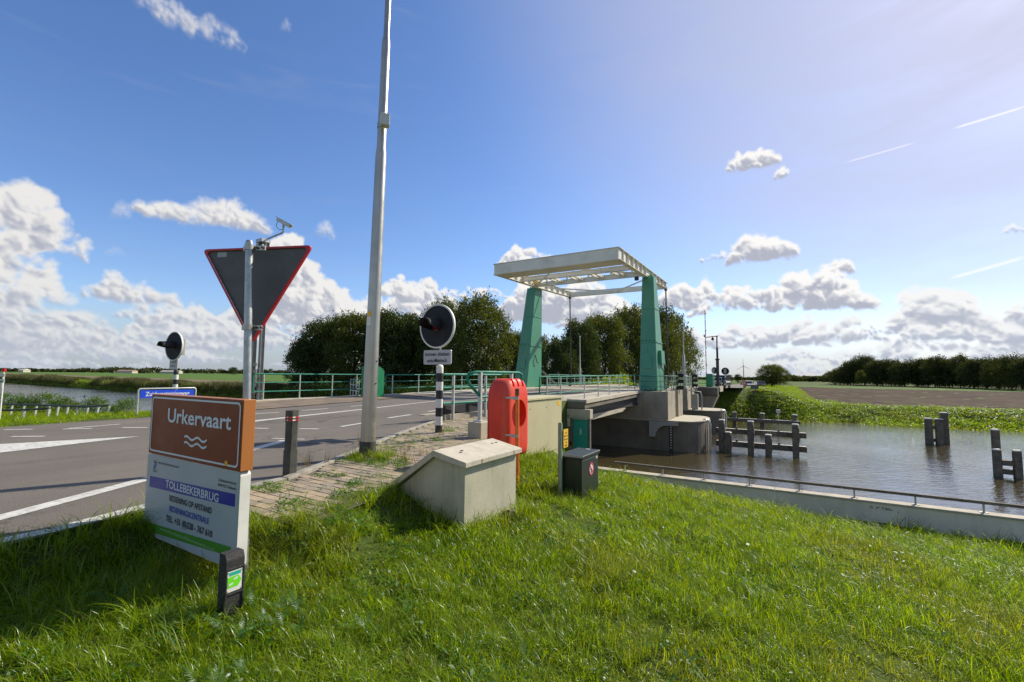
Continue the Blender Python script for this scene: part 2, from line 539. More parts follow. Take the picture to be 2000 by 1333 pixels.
MT['tower'] = material('green_tower_paint', (0.058, 0.265, 0.155), 0.42, var=0.08, vscale=0.7, dirt=(0.13, 0.21, 0.12), dscale=1.6, damt=0.55, streak=True)
MT['tealdoor'] = material('teal_door_paint', (0.015, 0.27, 0.21), 0.45, var=0.06)
MT['housing'] = material('barrier_green_paint', (0.004, 0.20, 0.075), 0.4, var=0.06)
MT['frame'] = material('cream_steel_paint', (0.78, 0.77, 0.72), 0.45, var=0.05, vscale=1, dirt=(0.42, 0.40, 0.33), dscale=0.9, damt=0.45)
MT['cabinet'] = material('beige_cabinet_paint', (0.52, 0.48, 0.30), 0.5, var=0.05, vscale=2, dirt=(0.34, 0.33, 0.23), dscale=2.5, damt=0.45, streak=True)
MT['darkgreen'] = material('dark_green_cabinet', (0.013, 0.024, 0.015), 0.45, var=0.15, vscale=4, dirt=(0.03, 0.035, 0.025), dscale=9, damt=0.4)
MT['greypost'] = material('grey_green_post', (0.27, 0.32, 0.22), 0.7, var=0.15, vscale=10)
MT['red'] = material('red_polyethylene', (0.78, 0.045, 0.018), 0.5, var=0.14, vscale=3, dirt=(0.62, 0.15, 0.09), dscale=6, damt=0.6, streak=True, fine=(60, .2, .7), spec=0.45)
MT['darkred'] = material('dark_red_inside', (0.13, 0.012, 0.01), 0.6, var=0.2)
MT['orange'] = material('orange_pole_paint', (0.80, 0.19, 0.025), 0.5, var=0.15, vscale=10)
MT['signred'] = material('sign_red', (0.52, 0.006, 0.012), 0.4, var=0.05, spec=0.5)
MT['signgrey'] = material('sign_back_grey', (0.13, 0.13, 0.13), 0.55, var=0.08, vscale=4, dirt=(0.07, 0.072, 0.078), dscale=5, damt=0.4, spec=0.25)
MT['brown'] = material('brown_sign_face', (0.205, 0.042, 0.005), 0.42, var=0.05, vscale=3, dirt=(0.225, 0.052, 0.010), dscale=5, damt=0.2, spec=0.22)
MT['brownside'] = material('brown_sign_edge', (0.42, 0.15, 0.035), 0.45, var=0.08)
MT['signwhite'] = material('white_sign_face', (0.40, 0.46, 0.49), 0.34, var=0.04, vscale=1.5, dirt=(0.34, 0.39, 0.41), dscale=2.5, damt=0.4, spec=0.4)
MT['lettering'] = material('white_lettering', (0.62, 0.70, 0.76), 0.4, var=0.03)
MT['whitepaint'] = material('white_paint', (0.74, 0.74, 0.72), 0.5, var=0.05, vscale=5, dirt=(0.5, 0.5, 0.46), dscale=8, damt=0.4)
MT['signblue'] = material('sign_blue', (0.018, 0.03, 0.27), 0.35, var=0.05)
MT['streetblue'] = material('street_sign_blue', (0.01, 0.07, 0.62), 0.35, var=0.04)
MT['signgreen'] = material('sign_green', (0.075, 0.26, 0.03), 0.35, var=0.05)
MT['ink'] = material('dark_ink', (0.035, 0.03, 0.04), 0.5, var=0.02)
MT['inkblue'] = material('blue_ink', (0.05, 0.07, 0.34), 0.5, var=0.02)
MT['palegreenink'] = material('pale_green_ink', (0.25, 0.47, 0.18), 0.5, var=0.02)
MT['yellow'] = material('yellow_sign', (0.78, 0.45, 0.01), 0.45, var=0.05)
MT['stickergreen'] = material('bright_green_print', (0.16, 0.72, 0.02), 0.45, var=0.03)
MT['stickerteal'] = material('teal_print', (0.01, 0.42, 0.28), 0.45, var=0.03)
MT['wood'] = material('grey_weathered_timber', (0.175, 0.15, 0.12), 0.85, var=0.35, vscale=5, bump=0.6, bscale=30, dirt=(0.09, 0.085, 0.075), dscale=3.0, damt=0.7, streak=True)
MT['wood_lit'] = material('sunlit_timber_top', (0.68, 0.66, 0.60), 0.7, var=0.2, vscale=8)  # sun on pile and beam tops put into a paler timber colour
MT['glass'] = material('dark_glass', (0.02, 0.024, 0.028), 0.08, var=0.05, spec=0.8)
MT['carwhite'] = material('white_car_paint', (0.7, 0.7, 0.7), 0.3, var=0.02, coat=0.5)
MT['cardark'] = material('dark_car_paint', (0.02, 0.022, 0.03), 0.3, var=0.02, coat=0.5)
MT['tyre'] = material('tyre_rubber', (0.02, 0.02, 0.02), 0.8)
MT['redlens'] = material('red_lens', (0.20, 0.006, 0.004), 0.2, var=0.05, spec=0.7)
MT['bark'] = material('bark', (0.075, 0.06, 0.045), 0.9, var=0.4, vscale=3, bump=0.6, bscale=20)
MT['stone'] = material('bank_stone', (0.33, 0.31, 0.28), 0.85, var=0.3, vscale=2, bump=0.4, bscale=20)
MT['soil'] = material('ploughed_soil', (0.080, 0.054, 0.037), 0.95, var=0.35, vscale=0.25, bump=1.0, bscale=3, dirt=(0.09, 0.066, 0.05), dscale=1.2, damt=0.6, spec=0.05)
MT['barnwall'] = material('pale_shed_wall', (0.5, 0.48, 0.44), 0.7)
MT['barnroof'] = material('shed_roof', (0.33, 0.20, 0.16), 0.8)
MT['turbine'] = material('turbine_white', (0.45, 0.48, 0.52), 0.5)
MT['grassnear'] = leafmat('lawn_blades', (0.085, 0.17, 0.001), (0.24, 0.325, 0.002), (0.29, 0.24, 0.05), 0.44, 0.085, rough=0.33, tmul=2.6)
MT['grasslong'] = leafmat('long_grass_blades', (0.085, 0.16, 0.002), (0.23, 0.30, 0.004), (0.27, 0.23, 0.07), 0.44, 0.08, rough=0.36, tmul=2.2)
MT['herb'] = leafmat('herb_leaves', (0.045, 0.13, 0.012), (0.10, 0.21, 0.02), None, 0.45, 0.12, tmul=1.7)
MT['bankplants'] = leafmat('bank_plants', (0.09, 0.165, 0.008), (0.20, 0.285, 0.012), (0.21, 0.18, 0.06), 0.5, 0.16, tmul=2.1)
MT['reed'] = leafmat('reed_blades', (0.11, 0.095, 0.035), (0.075, 0.11, 0.025), (0.21, 0.14, 0.075), 0.35, 0.08, tmul=1.2)
MT['shrub'] = leafmat('shrub_leaves', (0.06, 0.13, 0.015), (0.11, 0.20, 0.02), (0.15, 0.12, 0.04), 0.45, 0.1, tmul=1.7)
MT['leaf_a'] = leafmat('alder_leaves', (0.038, 0.062, 0.012), (0.078, 0.105, 0.02), (0.12, 0.10, 0.025), 0.36, 0.06, tmul=1.3)
MT['leaf_b'] = leafmat('oak_leaves', (0.048, 0.072, 0.012), (0.10, 0.125, 0.02), (0.17, 0.14, 0.02), 0.40, 0.06, tmul=1.4)
MT['leaf_far'] = leafmat('far_leaves', (0.045, 0.058, 0.018), (0.08, 0.095, 0.024), (0.10, 0.10, 0.02), 0.36, 0.05, tmul=1.2)
MT['dry'] = leafmat('dry_weeds', (0.12, 0.085, 0.035), (0.20, 0.15, 0.06), None, 0.3, 0.05, tmul=1.2)


def asphalt_material():
    """coarse aggregate, darker wheel tracks along the road, fine cracks and patches"""
    m = bpy.data.materials.new('asphalt')
    m.use_nodes = True
    N = NT(m.node_tree)
    bs = N.n['Principled BSDF']
    P = N.new('ShaderNodeNewGeometry').outputs['Position']
    c = N.mix(N.mrange(N.noise(P, .5, 5, .6), .3, .7), (0.235, 0.198, 0.150), (0.172, 0.147, 0.113))
    long_ = N.noise(N.vmath('MULTIPLY', P, (1.1, .07, 1)), 1.0, 4, .6)
    c = N.mix(N.mrange(long_, .45, .68, 0, .42), c, (0.105, 0.094, 0.08))
    sp_ = N.noise(P, 85, 2, .7)
    c = N.mix(N.mrange(sp_, .42, .60, 0, .75), c, (0.06, 0.053, 0.046))
    c = N.mix(N.mrange(N.noise(P, 130, 2, .6), .60, .70, 0, .6), c, (0.42, 0.38, 0.32))
    v = N.new('ShaderNodeTexVoronoi', feature='DISTANCE_TO_EDGE')
    N.put(v.inputs['Vector'], N.vmath('ADD', N.vmath('MULTIPLY', P, (.55, .22, 1)), N.vmath('MULTIPLY', N.noise(P, 1.6, 4, .6, out=1), (.5, .5, 0))))
    v.inputs['Scale'].default_value = 1.0
    cr = N.math('MULTIPLY', N.mrange(v.outputs['Distance'], 0.0, 0.012, 1, 0), N.mrange(N.noise(P, .3, 2), .48, .56, 0, .75))
    c = N.mix(cr, c, (0.03, 0.027, 0.024))
    N.put(bs.inputs['Base Color'], c)
    bs.inputs['Roughness'].default_value = .85
    bs.inputs['Specular IOR Level'].default_value = .3
    b = N.new('ShaderNodeBump')
    b.inputs['Strength'].default_value = .6
    b.inputs['Distance'].default_value = .01
    N.put(b.inputs['Height'], N.noise(P, 120, 3, .7))
    N.put(bs.inputs['Normal'], b.outputs[0])
    return m


def ground_material():
    m = bpy.data.materials.new('turf_ground')
    m.use_nodes = True
    N = NT(m.node_tree)
    bs = N.n['Principled BSDF']
    ge = N.new('ShaderNodeNewGeometry')
    P = ge.outputs['Position']
    n1 = N.noise(P, 0.9, 6, 0.65)
    n2 = N.noise(P, 0.05, 5, 0.6)
    c = N.mix(N.mrange(n1, 0.3, 0.7), (0.05, 0.075, 0.012), (0.085, 0.115, 0.018))
    c = N.mix(N.mrange(n2, 0.45, 0.7, 0, 0.5), c, (0.12, 0.12, 0.03))
    nb = N.noise(P, 2.6, 5, 0.65)
    c = N.mix(N.mrange(nb, 0.60, 0.72, 0, 0.8), c, (0.10, 0.07, 0.04))
    N.put(bs.inputs['Base Color'], c)
    bs.inputs['Roughness'].default_value = 0.95
    bs.inputs['Specular IOR Level'].default_value = 0.15
    b = N.new('ShaderNodeBump')
    b.inputs['Strength'].default_value = 0.8
    b.inputs['Distance'].default_value = 0.05
    N.put(b.inputs['Height'], N.noise(P, 14, 6, 0.7))
    N.put(bs.inputs['Normal'], b.outputs[0])
    return m


def field_material(name, a, b_, sx, sy):
    m = bpy.data.materials.new(name)
    m.use_nodes = True
    N = NT(m.node_tree)
    bs = N.n['Principled BSDF']
    ge = N.new('ShaderNodeNewGeometry')
    P = N.vmath('MULTIPLY', ge.outputs['Position'], (sx, sy, 1))
    n1 = N.noise(P, 1.0, 6, 0.6)
    c = N.mix(N.mrange(n1, 0.3, 0.7), a, b_)
    N.put(bs.inputs['Base Color'], c)
    bs.inputs['Roughness'].default_value = 0.95
    bs.inputs['Specular IOR Level'].default_value = 0.1
    return m


def water_material():
    m = bpy.data.materials.new('canal_water')
    m.use_nodes = True
    N = NT(m.node_tree)
    bs = N.n['Principled BSDF']
    ge = N.new('ShaderNodeNewGeometry')
    P = ge.outputs['Position']
    bs.inputs['Base Color'].default_value = (0.062, 0.048, 0.020, 1)
    bs.inputs['Roughness'].default_value = 0.01
    bs.inputs['IOR'].default_value = 1.75
    bs.inputs['Specular IOR Level'].default_value = 1.0
    ra = N.vmath('DOT_PRODUCT', P, (0.72, 0.69, 0), 1)
    rb = N.vmath('DOT_PRODUCT', P, (-0.69, 0.72, 0), 1)
    cw_ = N.new('ShaderNodeCombineXYZ')
    N.put(cw_.inputs[0], N.math('MULTIPLY', ra, 0.42))
    N.put(cw_.inputs[1], N.math('MULTIPLY', rb, 1.15))
    Pw = cw_.outputs[0]
    h1 = N.noise(Pw, 3.3, 4, 0.62, 0.5)
    h2 = N.noise(P, 0.55, 2, 0.5)
    # gusts: patches of rougher and calmer water
    g = N.mrange(N.noise(P, 0.09, 3, 0.5), 0.35, 0.65, 0.35, 1.0)
    h = N.math('ADD', N.math('MULTIPLY', N.math('MULTIPLY', h1, 0.052), g), N.math('MULTIPLY', h2, 0.012))
    b = N.new('ShaderNodeBump')
    b.inputs['Strength'].default_value = 1.0
    b.inputs['Distance'].default_value = 1.0
    N.put(b.inputs['Height'], h)
    N.put(bs.inputs['Normal'], b.outputs[0])
    return m


MT['ground'] = ground_material()
MT['asphalt'] = asphalt_material()
MT['water'] = water_material()
MT['fgreen'] = field_material('young_crop', (0.075, 0.135, 0.025), (0.10, 0.165, 0.03), 0.3, 0.03)
MT['ftan'] = field_material('stubble', (0.21, 0.155, 0.09), (0.16, 0.135, 0.07), 0.2, 0.02)
MT['fdark'] = field_material('root_crop', (0.07, 0.13, 0.02), (0.10, 0.16, 0.025), 0.2, 0.03)


# ------------------------------------------------------------------ mesh builder
class MB:
    def __init__(s):
        s.v, s.f, s.mi, s.sm = [], [], [], []

    def add(s, verts, faces, mi=0, smooth=False):
        b = len(s.v)
        s.v += [tuple(float(c) for c in p) for p in verts]
        for f in faces:
            s.f.append(tuple(b + i for i in f))
            s.mi.append(mi)
            s.sm.append(smooth)
        return s

    def box(s, x0, x1, y0, y1, z0, z1, mi=0):
        v = [(x, y, z) for z in (z0, z1) for y in (y0, y1) for x in (x0, x1)]
        return s.add(v, [(0, 2, 3, 1), (4, 5, 7, 6), (0, 1, 5, 4), (2, 6, 7, 3), (0, 4, 6, 2), (1, 3, 7, 5)], mi)

    def hexa(s, bot, top, mi=0):
        """bot and top: four points each, counter-clockwise from above"""
        v = list(bot) + list(top)
        return s.add(v, [(3, 2, 1, 0), (4, 5, 6, 7), (0, 1, 5, 4), (1, 2, 6, 5), (2, 3, 7, 6), (3, 0, 4, 7)], mi)

    def beam(s, a, b, w, h, mi=0, up=(0, 0, 1)):
        a, b = np.array(a, float), np.array(b, float)
        d = b - a
        d /= np.linalg.norm(d)
        up = np.array(up, float)
        r = np.cross(d, up)
        if np.linalg.norm(r) < 1e-6:
            r = np.cross(d, (1, 0, 0))
        r /= np.linalg.norm(r)
        u = np.cross(r, d)
        q = [a + r * w / 2 * i + u * h / 2 * j for i, j in ((-1, -1), (1, -1), (1, 1), (-1, 1))]
        p = [b + r * w / 2 * i + u * h / 2 * j for i, j in ((-1, -1), (1, -1), (1, 1), (-1, 1))]
        return s.add(q + p, [(0, 1, 2, 3), (7, 6, 5, 4), (1, 0, 4, 5), (2, 1, 5, 6), (3, 2, 6, 7), (0, 3, 7, 4)], mi)

    def tube(s, pts, r, n=10, mi=0, cap=True):
        pts = [np.array(p, float) for p in pts]
        rr = r if isinstance(r, (list, tuple)) else [r] * len(pts)
        ring = []
        prev = None
        for i, p in enumerate(pts):
            if i == 0:
                d = pts[1] - p
            elif i == len(pts) - 1:
                d = p - pts[i - 1]
            else:
                d = (pts[i + 1] - p) / max(1e-9, np.linalg.norm(pts[i + 1] - p)) + (p - pts[i - 1]) / max(1e-9, np.linalg.norm(p - pts[i - 1]))
            d = d / max(1e-9, np.linalg.norm(d))
            if prev is None:
                a = np.cross(d, (0, 0, 1.0))
                if np.linalg.norm(a) < 1e-3:
                    a = np.cross(d, (1.0, 0, 0))
            else:
                a = prev - d * (prev @ d)
            a /= max(1e-9, np.linalg.norm(a))
            prev = a
            b = np.cross(d, a)
            ring.append([p + (a * math.cos(2 * math.pi * k / n) + b * math.sin(2 * math.pi * k / n)) * rr[i] for k in range(n)])
        v = [q for rg in ring for q in rg]
        f = [(i * n + k, i * n + (k + 1) % n, (i + 1) * n + (k + 1) % n, (i + 1) * n + k) for i in range(len(pts) - 1) for k in range(n)]
        s.add(v, f, mi, True)
        if cap:
            s.add(ring[0], [tuple(range(n - 1, -1, -1))], mi)
            s.add(ring[-1], [tuple(range(n))], mi)
        return s

    def cyl(s, c, r, z0, z1, n=20, mi=0, r1=None):
        return s.tube([(c[0], c[1], z0), (c[0], c[1], z1)], [r, r if r1 is None else r1], n, mi)

    def prism(s, poly, axis, a, b, mi=0, smooth=False):
        """poly: 2-D outline, extruded along axis from a to b ('x': (y,z), 'y': (x,z), 'z': (x,y))"""
        def P(q, w):
            return {'x': (w, q[0], q[1]), 'y': (q[0], w, q[1]), 'z': (q[0], q[1], w)}[axis]
        n = len(poly)
        A = [P(q, a) for q in poly]
        B = [P(q, b) for q in poly]
        s.add(A, [tuple(range(n - 1, -1, -1))], mi)
        s.add(B, [tuple(range(n))], mi)
        s.add(A + B, [(i, (i + 1) % n, n + (i + 1) % n, n + i) for i in range(n)], mi, smooth)
        return s

    def mesh(s, name, mats, off=(0, 0, 0)):
        me = bpy.data.meshes.new(name)
        me.from_pydata([(x - off[0], y - off[1], z - off[2]) for x, y, z in s.v], [], s.f)
        for m in (mats if isinstance(mats, (list, tuple)) else [mats]):
            me.materials.append(m)
        me.polygons.foreach_set('material_index', s.mi)
        me.polygons.foreach_set('use_smooth', s.sm)
        bm = bmesh.new()
        bm.from_mesh(me)
        bmesh.ops.recalc_face_normals(bm, faces=bm.faces)
        bm.to_mesh(me)
        bm.free()
        me.update()
        return me


OFF = {}


def setp(o, label=None, cat=None, group=None, kind=None):
    if label:
        o['label'] = label
    if cat:
        o['category'] = cat
    if group:
        o['group'] = group
    if kind:
        o['kind'] = kind
    return o


def thing(name, label, cat, loc=(0, 0, 0), group=None):
    o = bpy.data.objects.new(name, None)
    o.empty_display_size = 0.2
    COL.objects.link(o)
    o.location = loc
    OFF[o.name] = tuple(loc)
    return setp(o, label, cat, group)


def link(o, parent=None):
    COL.objects.link(o)
    if parent is not None:
        o.parent = parent
        OFF[o.name] = OFF[parent.name]
    return o


def part(name, mb, mat, parent=None, label=None, bevel=0.0, seg=2, kind=None, loc=(0, 0, 0)):
    off = OFF[parent.name] if parent is not None else loc
    me = mb.mesh(name, mat, off)
    o = bpy.data.objects.new(name, me)
    if parent is None:
        o.location = loc
        OFF[o.name] = tuple(loc)
    link(o, parent)
    if parent is None:
        OFF[o.name] = tuple(loc)
    if bevel:
        b = o.modifiers.new('bevel', 'BEVEL')
        b.width = bevel
        b.segments = seg
        b.limit_method = 'ANGLE'
        b.angle_limit = R(35)
        b.harden_normals = False
    if label:
        o['label'] = label
    if kind:
        o['kind'] = kind
    return o


def solo(name, mb, mat, label, cat, loc, group=None, bevel=0.0):
    o = part(name, mb, mat, None, bevel=bevel, loc=loc)
    return setp(o, label, cat, group)


def copy_tree(o, loc, label=None, rz=None, scale=None, parent=None):
    c = o.copy()
    COL.objects.link(c)
    if parent is None:
        c.location = loc
        if rz is not None:
            c.rotation_euler = (0, 0, rz)
        if scale is not None:
            c.scale = scale if isinstance(scale, tuple) else (scale,) * 3
        if label:
            c['label'] = label
    else:
        c.parent = parent
    for ch in list(o.children):
        copy_tree(ch, None, parent=c)
    return c


def np_mesh(name, V, F, mat, rnd=None, smooth=False):
    """V (n,3), F (m,k) with k corners each"""
    me = bpy.data.meshes.new(name)
    V = np.asarray(V, np.float32)
    F = np.asarray(F, np.int32)
    k = F.shape[1]
    me.vertices.add(len(V))
    me.vertices.foreach_set('co', V.ravel())
    me.loops.add(F.size)
    me.loops.foreach_set('vertex_index', F.ravel())
    me.polygons.add(len(F))
    me.polygons.foreach_set('loop_start', np.arange(0, F.size, k, dtype=np.int32))
    me.polygons.foreach_set('loop_total', np.full(len(F), k, dtype=np.int32))
    if smooth:
        me.polygons.foreach_set('use_smooth', np.ones(len(F), bool))
    me.update(calc_edges=True)
    if rnd is not None:
        a = me.attributes.new('rnd', 'FLOAT', 'POINT')
        a.data.foreach_set('value', np.asarray(rnd, np.float32))
    me.materials.append(mat)
    return me


def mobj(name, me, loc=(0, 0, 0), parent=None, **kw):
    o = bpy.data.objects.new(name, me)
    o.location = loc
    OFF[o.name] = tuple(loc)
    if parent is not None:
        COL.objects.link(o)
        o.parent = parent
    else:
        COL.objects.link(o)
    return setp(o, **kw)


_TXT = {}


def text_part(s, width, height, origin, mat, parent, name='lettering', face='-y', squeeze=None, shear=0.0):
    """flat lettering; origin is the lower left corner, width in metres (the text is squeezed to it), height = cap height"""
    key = s
    if key not in _TXT:
        cu = bpy.data.curves.new('text', 'FONT')
        cu.body = s
        cu.size = 1.0
        cu.resolution_u = 3
        cu.offset = 0.018
        o = bpy.data.objects.new('text', cu)
        COL.objects.link(o)
        bpy.context.view_layer.update()
        dg = bpy.context.evaluated_depsgraph_get()
        me = bpy.data.meshes.new_from_object(o.evaluated_get(dg))
        bpy.data.objects.remove(o)
        co = np.zeros(len(me.vertices) * 3)
        me.vertices.foreach_get('co', co)
        co = co.reshape(-1, 3)
        _TXT[key] = (co, [tuple(p.vertices) for p in me.polygons])
        bpy.data.meshes.remove(me)
    co, fc = _TXT[key]
    x0, x1 = co[:, 0].min(), co[:, 0].max()
    sx = width / (x1 - x0)
    sz = height / 0.72
    P = np.array(origin, float)
    ax = {'-y': ((1, 0, 0), (0, 0, 1), (0, -1, 0)), '+x': ((0, 1, 0), (0, 0, 1), (1, 0, 0)), '-x': ((0, -1, 0), (0, 0, 1), (-1, 0, 0)), '+y': ((-1, 0, 0), (0, 0, 1), (0, 1, 0))}[face]
    X, Z, Nn = (np.array(a, float) for a in ax)
    pts = [P + X * ((c[0] - x0) * sx) + Z * (c[1] * sz) + Nn * 0.0 for c in co]
    mb = MB()
    mb.add(pts, fc)
    o = part(name, mb, mat, parent)
    for p in o.data.polygons:
        pass
    return o


def sheet_part(name, poly, z, mat, parent=None, **kw):
    mb = MB()
    mb.add([(x, y, z) for x, y in poly], [tuple(range(len(poly)))])
    return part(name, mb, mat, parent, **kw)


def arc(cx, cy, r, a0, a1, n=8, ry=None):
    ry = ry or r
    return [(cx + r * math.cos(R(a0 + (a1 - a0) * i / n)), cy + ry * math.sin(R(a0 + (a1 - a0) * i / n))) for i in range(n + 1)]


# ------------------------------------------------------------------ ground heights
def ip(t, pts):
    return np.interp(t, [p[0] for p in pts], [p[1] for p in pts])


def sstep(t):
    t = np.clip(t, 0, 1)
    return t * t * (3 - 2 * t)


XR = [(-90, 8.5), (-33, 8.4), (-32, 8.2), (-30.9, 8.18), (-30.3, 8.0), (-29.65, 7.64), (-28.8, 7.2), (-27.9, 6.72), (-27.1, 6.35), (-26, 5.8), (-24.5, 5.2), (-22, 4.2), (-20, 3.2), (-17, 2.7), (-14, 2.6), (24, 2.6), (26, 5.5), (28, 8.6), (40, 8.0), (73, 6.2), (200, 4.5), (4000, 3.5)]
XL = [(-90, -1.2), (-31, -1.25), (-25.5, -1.63), (-20.3, -2.73), (-17, -3.5), (-14, -3.8), (24, -3.8), (4000, -4)]
ZR = [(-90, 0), (-20, 0), (-14, 0.02), (-2, 0.12), (10, 0.12), (24, 0), (40, -0.4), (73, -1.0), (200, -1.8), (4000, -1.9)]
XE = [(-90, 8.5), (-32.2, 8.28), (-31.66, 8.25), (-31.5, 9.45), (-31.3, 9.62), (-30.4, 9.45), (-28, 9.35), (-26.5, 9.2), (-25.6, 8.4), (-24.4, 8.0), (-23, 6.0), (-22.0, 4.4), (-14, 4.3)]
XS = [(-90, 8.5), (-32.9, 8.3), (-32.0, 8.35), (-31.62, 9.2), (-31.5, 9.62)] + XE[4:]
WL, ZW = -3.75, -3.75


def ground_z(x, y):
    x = np.asarray(x, float)
    y = np.asarray(y, float)
    zr = ip(y, ZR)
    # ---- near bank, right of the road
    zy = ip(y, [(-90, -0.2), (-36, -0.3), (-34, -0.31), (-33, -0.30), (-32, -0.27), (-30.2, -0.24), (-28, -0.40), (-26.5, -0.52), (-25, -0.76), (-23.5, -1.15), (-22, -1.62), (-20, -2.25), (-18, -2.8), (-16.6, -3.0), (-15.5, -2.95), (0, -3.2)])
    side = np.where(x > 10.1, -0.115 * (np.minimum(x, 16) - 10.1) - 0.03 * np.clip(x - 16, 0, 40), 0)
    side = side * np.interp(y, [-40, -34.5, -33, -25, -17], [0.5, 0.62, 0.85, 1, 0.2])
    zn = np.maximum(zy + side, -3.05)
    xe = ip(y, XS)
    w = np.interp(y, [-34, -32, -31, -24, -22], [0.45, 0.45, 0.7, 1.3, 0.6])
    k = sstep((x - xe) / w)
    zright = (zr - np.where((x > ip(y, XR) + 0.14) & (y > -31.8), 0.004, 0.06)) * (1 - k) + zn * k
    # soft unevenness of the turf
    zright = zright + k * (0.035 * np.sin(x * 2.1 + 0.7 * y) * np.sin(y * 1.7 - 0.5 * x) + 0.018 * np.sin(x * 5.3 + y * 3.1) * np.sin(4.1 * y - 2.2 * x))
    # ---- near bank, left of the road
    xl = ip(y, XL)
    d = xl - x
    zl = ip(d, [(-1, -0.06), (0.0, -0.05), (0.5, -0.02), (3, -0.12), (8, -0.75), (20, -1.6), (30, -1.75), (300, -1.9)])
    zl = zl + ip(y, [(-90, 0), (-21.5, 0), (-18.5, -1.2), (-16.5, -2.6), (-15.5, -3.6)]) * sstep((d - 2.2) / 2.0)
    z1 = np.where(x > (ip(y, XL) + ip(y, XR)) / 2, zright, zl)
    z1 = np.where((x > xl + 0.05) & (x < ip(y, XR) - 0.02), zr - 0.06, z1)
    # ---- canal bed
    bed = -5.6
    ysh = -16.0 + 0 * x
    k1 = sstep((y - ysh) / 1.2)
    inb = (x > -6.3) & (x < 4.3)
    k1 = np.where(inb, sstep((y + 13.4) / 1.0), k1)
    z = z1 * (1 - k1) + bed * k1
    # ---- far bank
    yw = ip(x, [(-4000, 60), (-400, 24), (-280, 20.5), (-70, 14.3), (-45, 15), (-22, 18.5), (-8, 21), (6, 25), (9, 28), (34, 28.9), (400, 40), (4000, 100)])
    fieldz = -2.3
    bankt = ip(x, [(-4000, 1.0), (-60, 1.2), (-8, 1.5), (6, 2.5), (12, 7.5), (22, 8.5), (4000, 8.5)])
    k2 = (y - yw) / bankt
    top = fieldz + 0 * x
    zf = WL - 0.5 + (top - WL + 0.5) * sstep(k2)
    # road embankment on the far side
    xc = np.where(x > 0, x - ip(y, XR) - 1.2, -6.0 - x)
    emb = (zr - 0.06)
    ke = sstep(1 - np.clip(xc, 0, None) / 8.5)
    ke = np.where((y < yw - 0.2) & (~inb), 0, ke) * sstep((y - yw + 0.5) / 7.0)
    zf = np.where(y > yw - 0.5, zf * (1 - ke) + np.maximum(emb, zf) * ke, zf)
    zf = zf + 0.06 * np.sin(x * 0.9) * np.sin(y * 1.3) * sstep((y - yw) / 2) * (ke < 0.98)
    far = y > np.where(inb, 22.5, yw - 3)
    kf = np.where(inb, sstep((y - 22.2) / 1.0), sstep((y - (yw - 1.2)) / 1.2))
    zb = bed * (1 - kf) + np.where(inb, emb, zf) * kf
    z = np.where(y > 5, zb, z)
    return z


def gz(x, y):
    return float(ground_z(np.array([x]), np.array([y]))[0])


def build_ground():
    def axis(segs):
        out = []
        for a, b, st in segs:
            n = max(1, int(round((b - a) / st)))
            out += list(np.linspace(a, b, n, endpoint=False))
        out.append(segs[-1][1])
        return np.array(out)
    xs = axis([(-3500, -600, 290), (-600, -150, 50), (-150, -50, 10), (-50, -10, 2), (-10, 4, 0.5), (4, 8, 0.2), (8, 20, 0.16), (20, 34, 0.5), (34, 80, 2), (80, 300, 20), (300, 3500, 320)])
    ys = axis([(-90, -42, 4), (-42, -37, 0.5), (-37, -22, 0.16), (-22, -12, 0.25), (-12, 12, 2), (12, 32, 0.4), (32, 60, 1.0), (60, 200, 8), (200, 600, 50), (600, 3500, 290)])
    X, Y = np.meshgrid(xs, ys)
    Z = ground_z(X, Y)
    V = np.stack([X.ravel(), Y.ravel(), Z.ravel()], 1)
    nx, ny = len(xs), len(ys)
    i, j = np.meshgrid(np.arange(nx - 1), np.arange(ny - 1))
    a = (j * nx + i).ravel()
    F = np.stack([a, a + 1, a + nx + 1, a + nx], 1)
    me = np_mesh('ground', V, F, MT['ground'], smooth=True)
    mobj('ground', me, kind='structure')


build_ground()

# water
mb = MB()
mb.add([(-3400, -16.0, ZW), (3400, -16.0, ZW), (3400, 110, ZW), (-3400, 110, ZW)], [(0, 1, 2, 3)])
part('water', mb, MT['water'], kind='structure')


# ------------------------------------------------------------------ road
def road_strip(ya, yb, step, lift=0.0):
    ys = sorted(set(list(np.arange(ya, yb, step)) + [yb] + [p[0] for p in XR + XL if ya < p[0] < yb]))
    v, f = [], []
    for i, y in enumerate(ys):
        z = float(ip(y, ZR)) + lift
        v += [(float(ip(y, XL)), y, z), (float(ip(y, XR)), y, z)]
        if i:
            f.append((2 * i - 2, 2 * i - 1, 2 * i + 1, 2 * i))
    return v, f


mb = MB()
for a, b, st in ((-90, 60, 1.0), (60, 3000, 60.0)):
    v, f = road_strip(a, b, st)
    mb.add(v, f)
road = part('road', mb, MT['asphalt'], kind='structure')

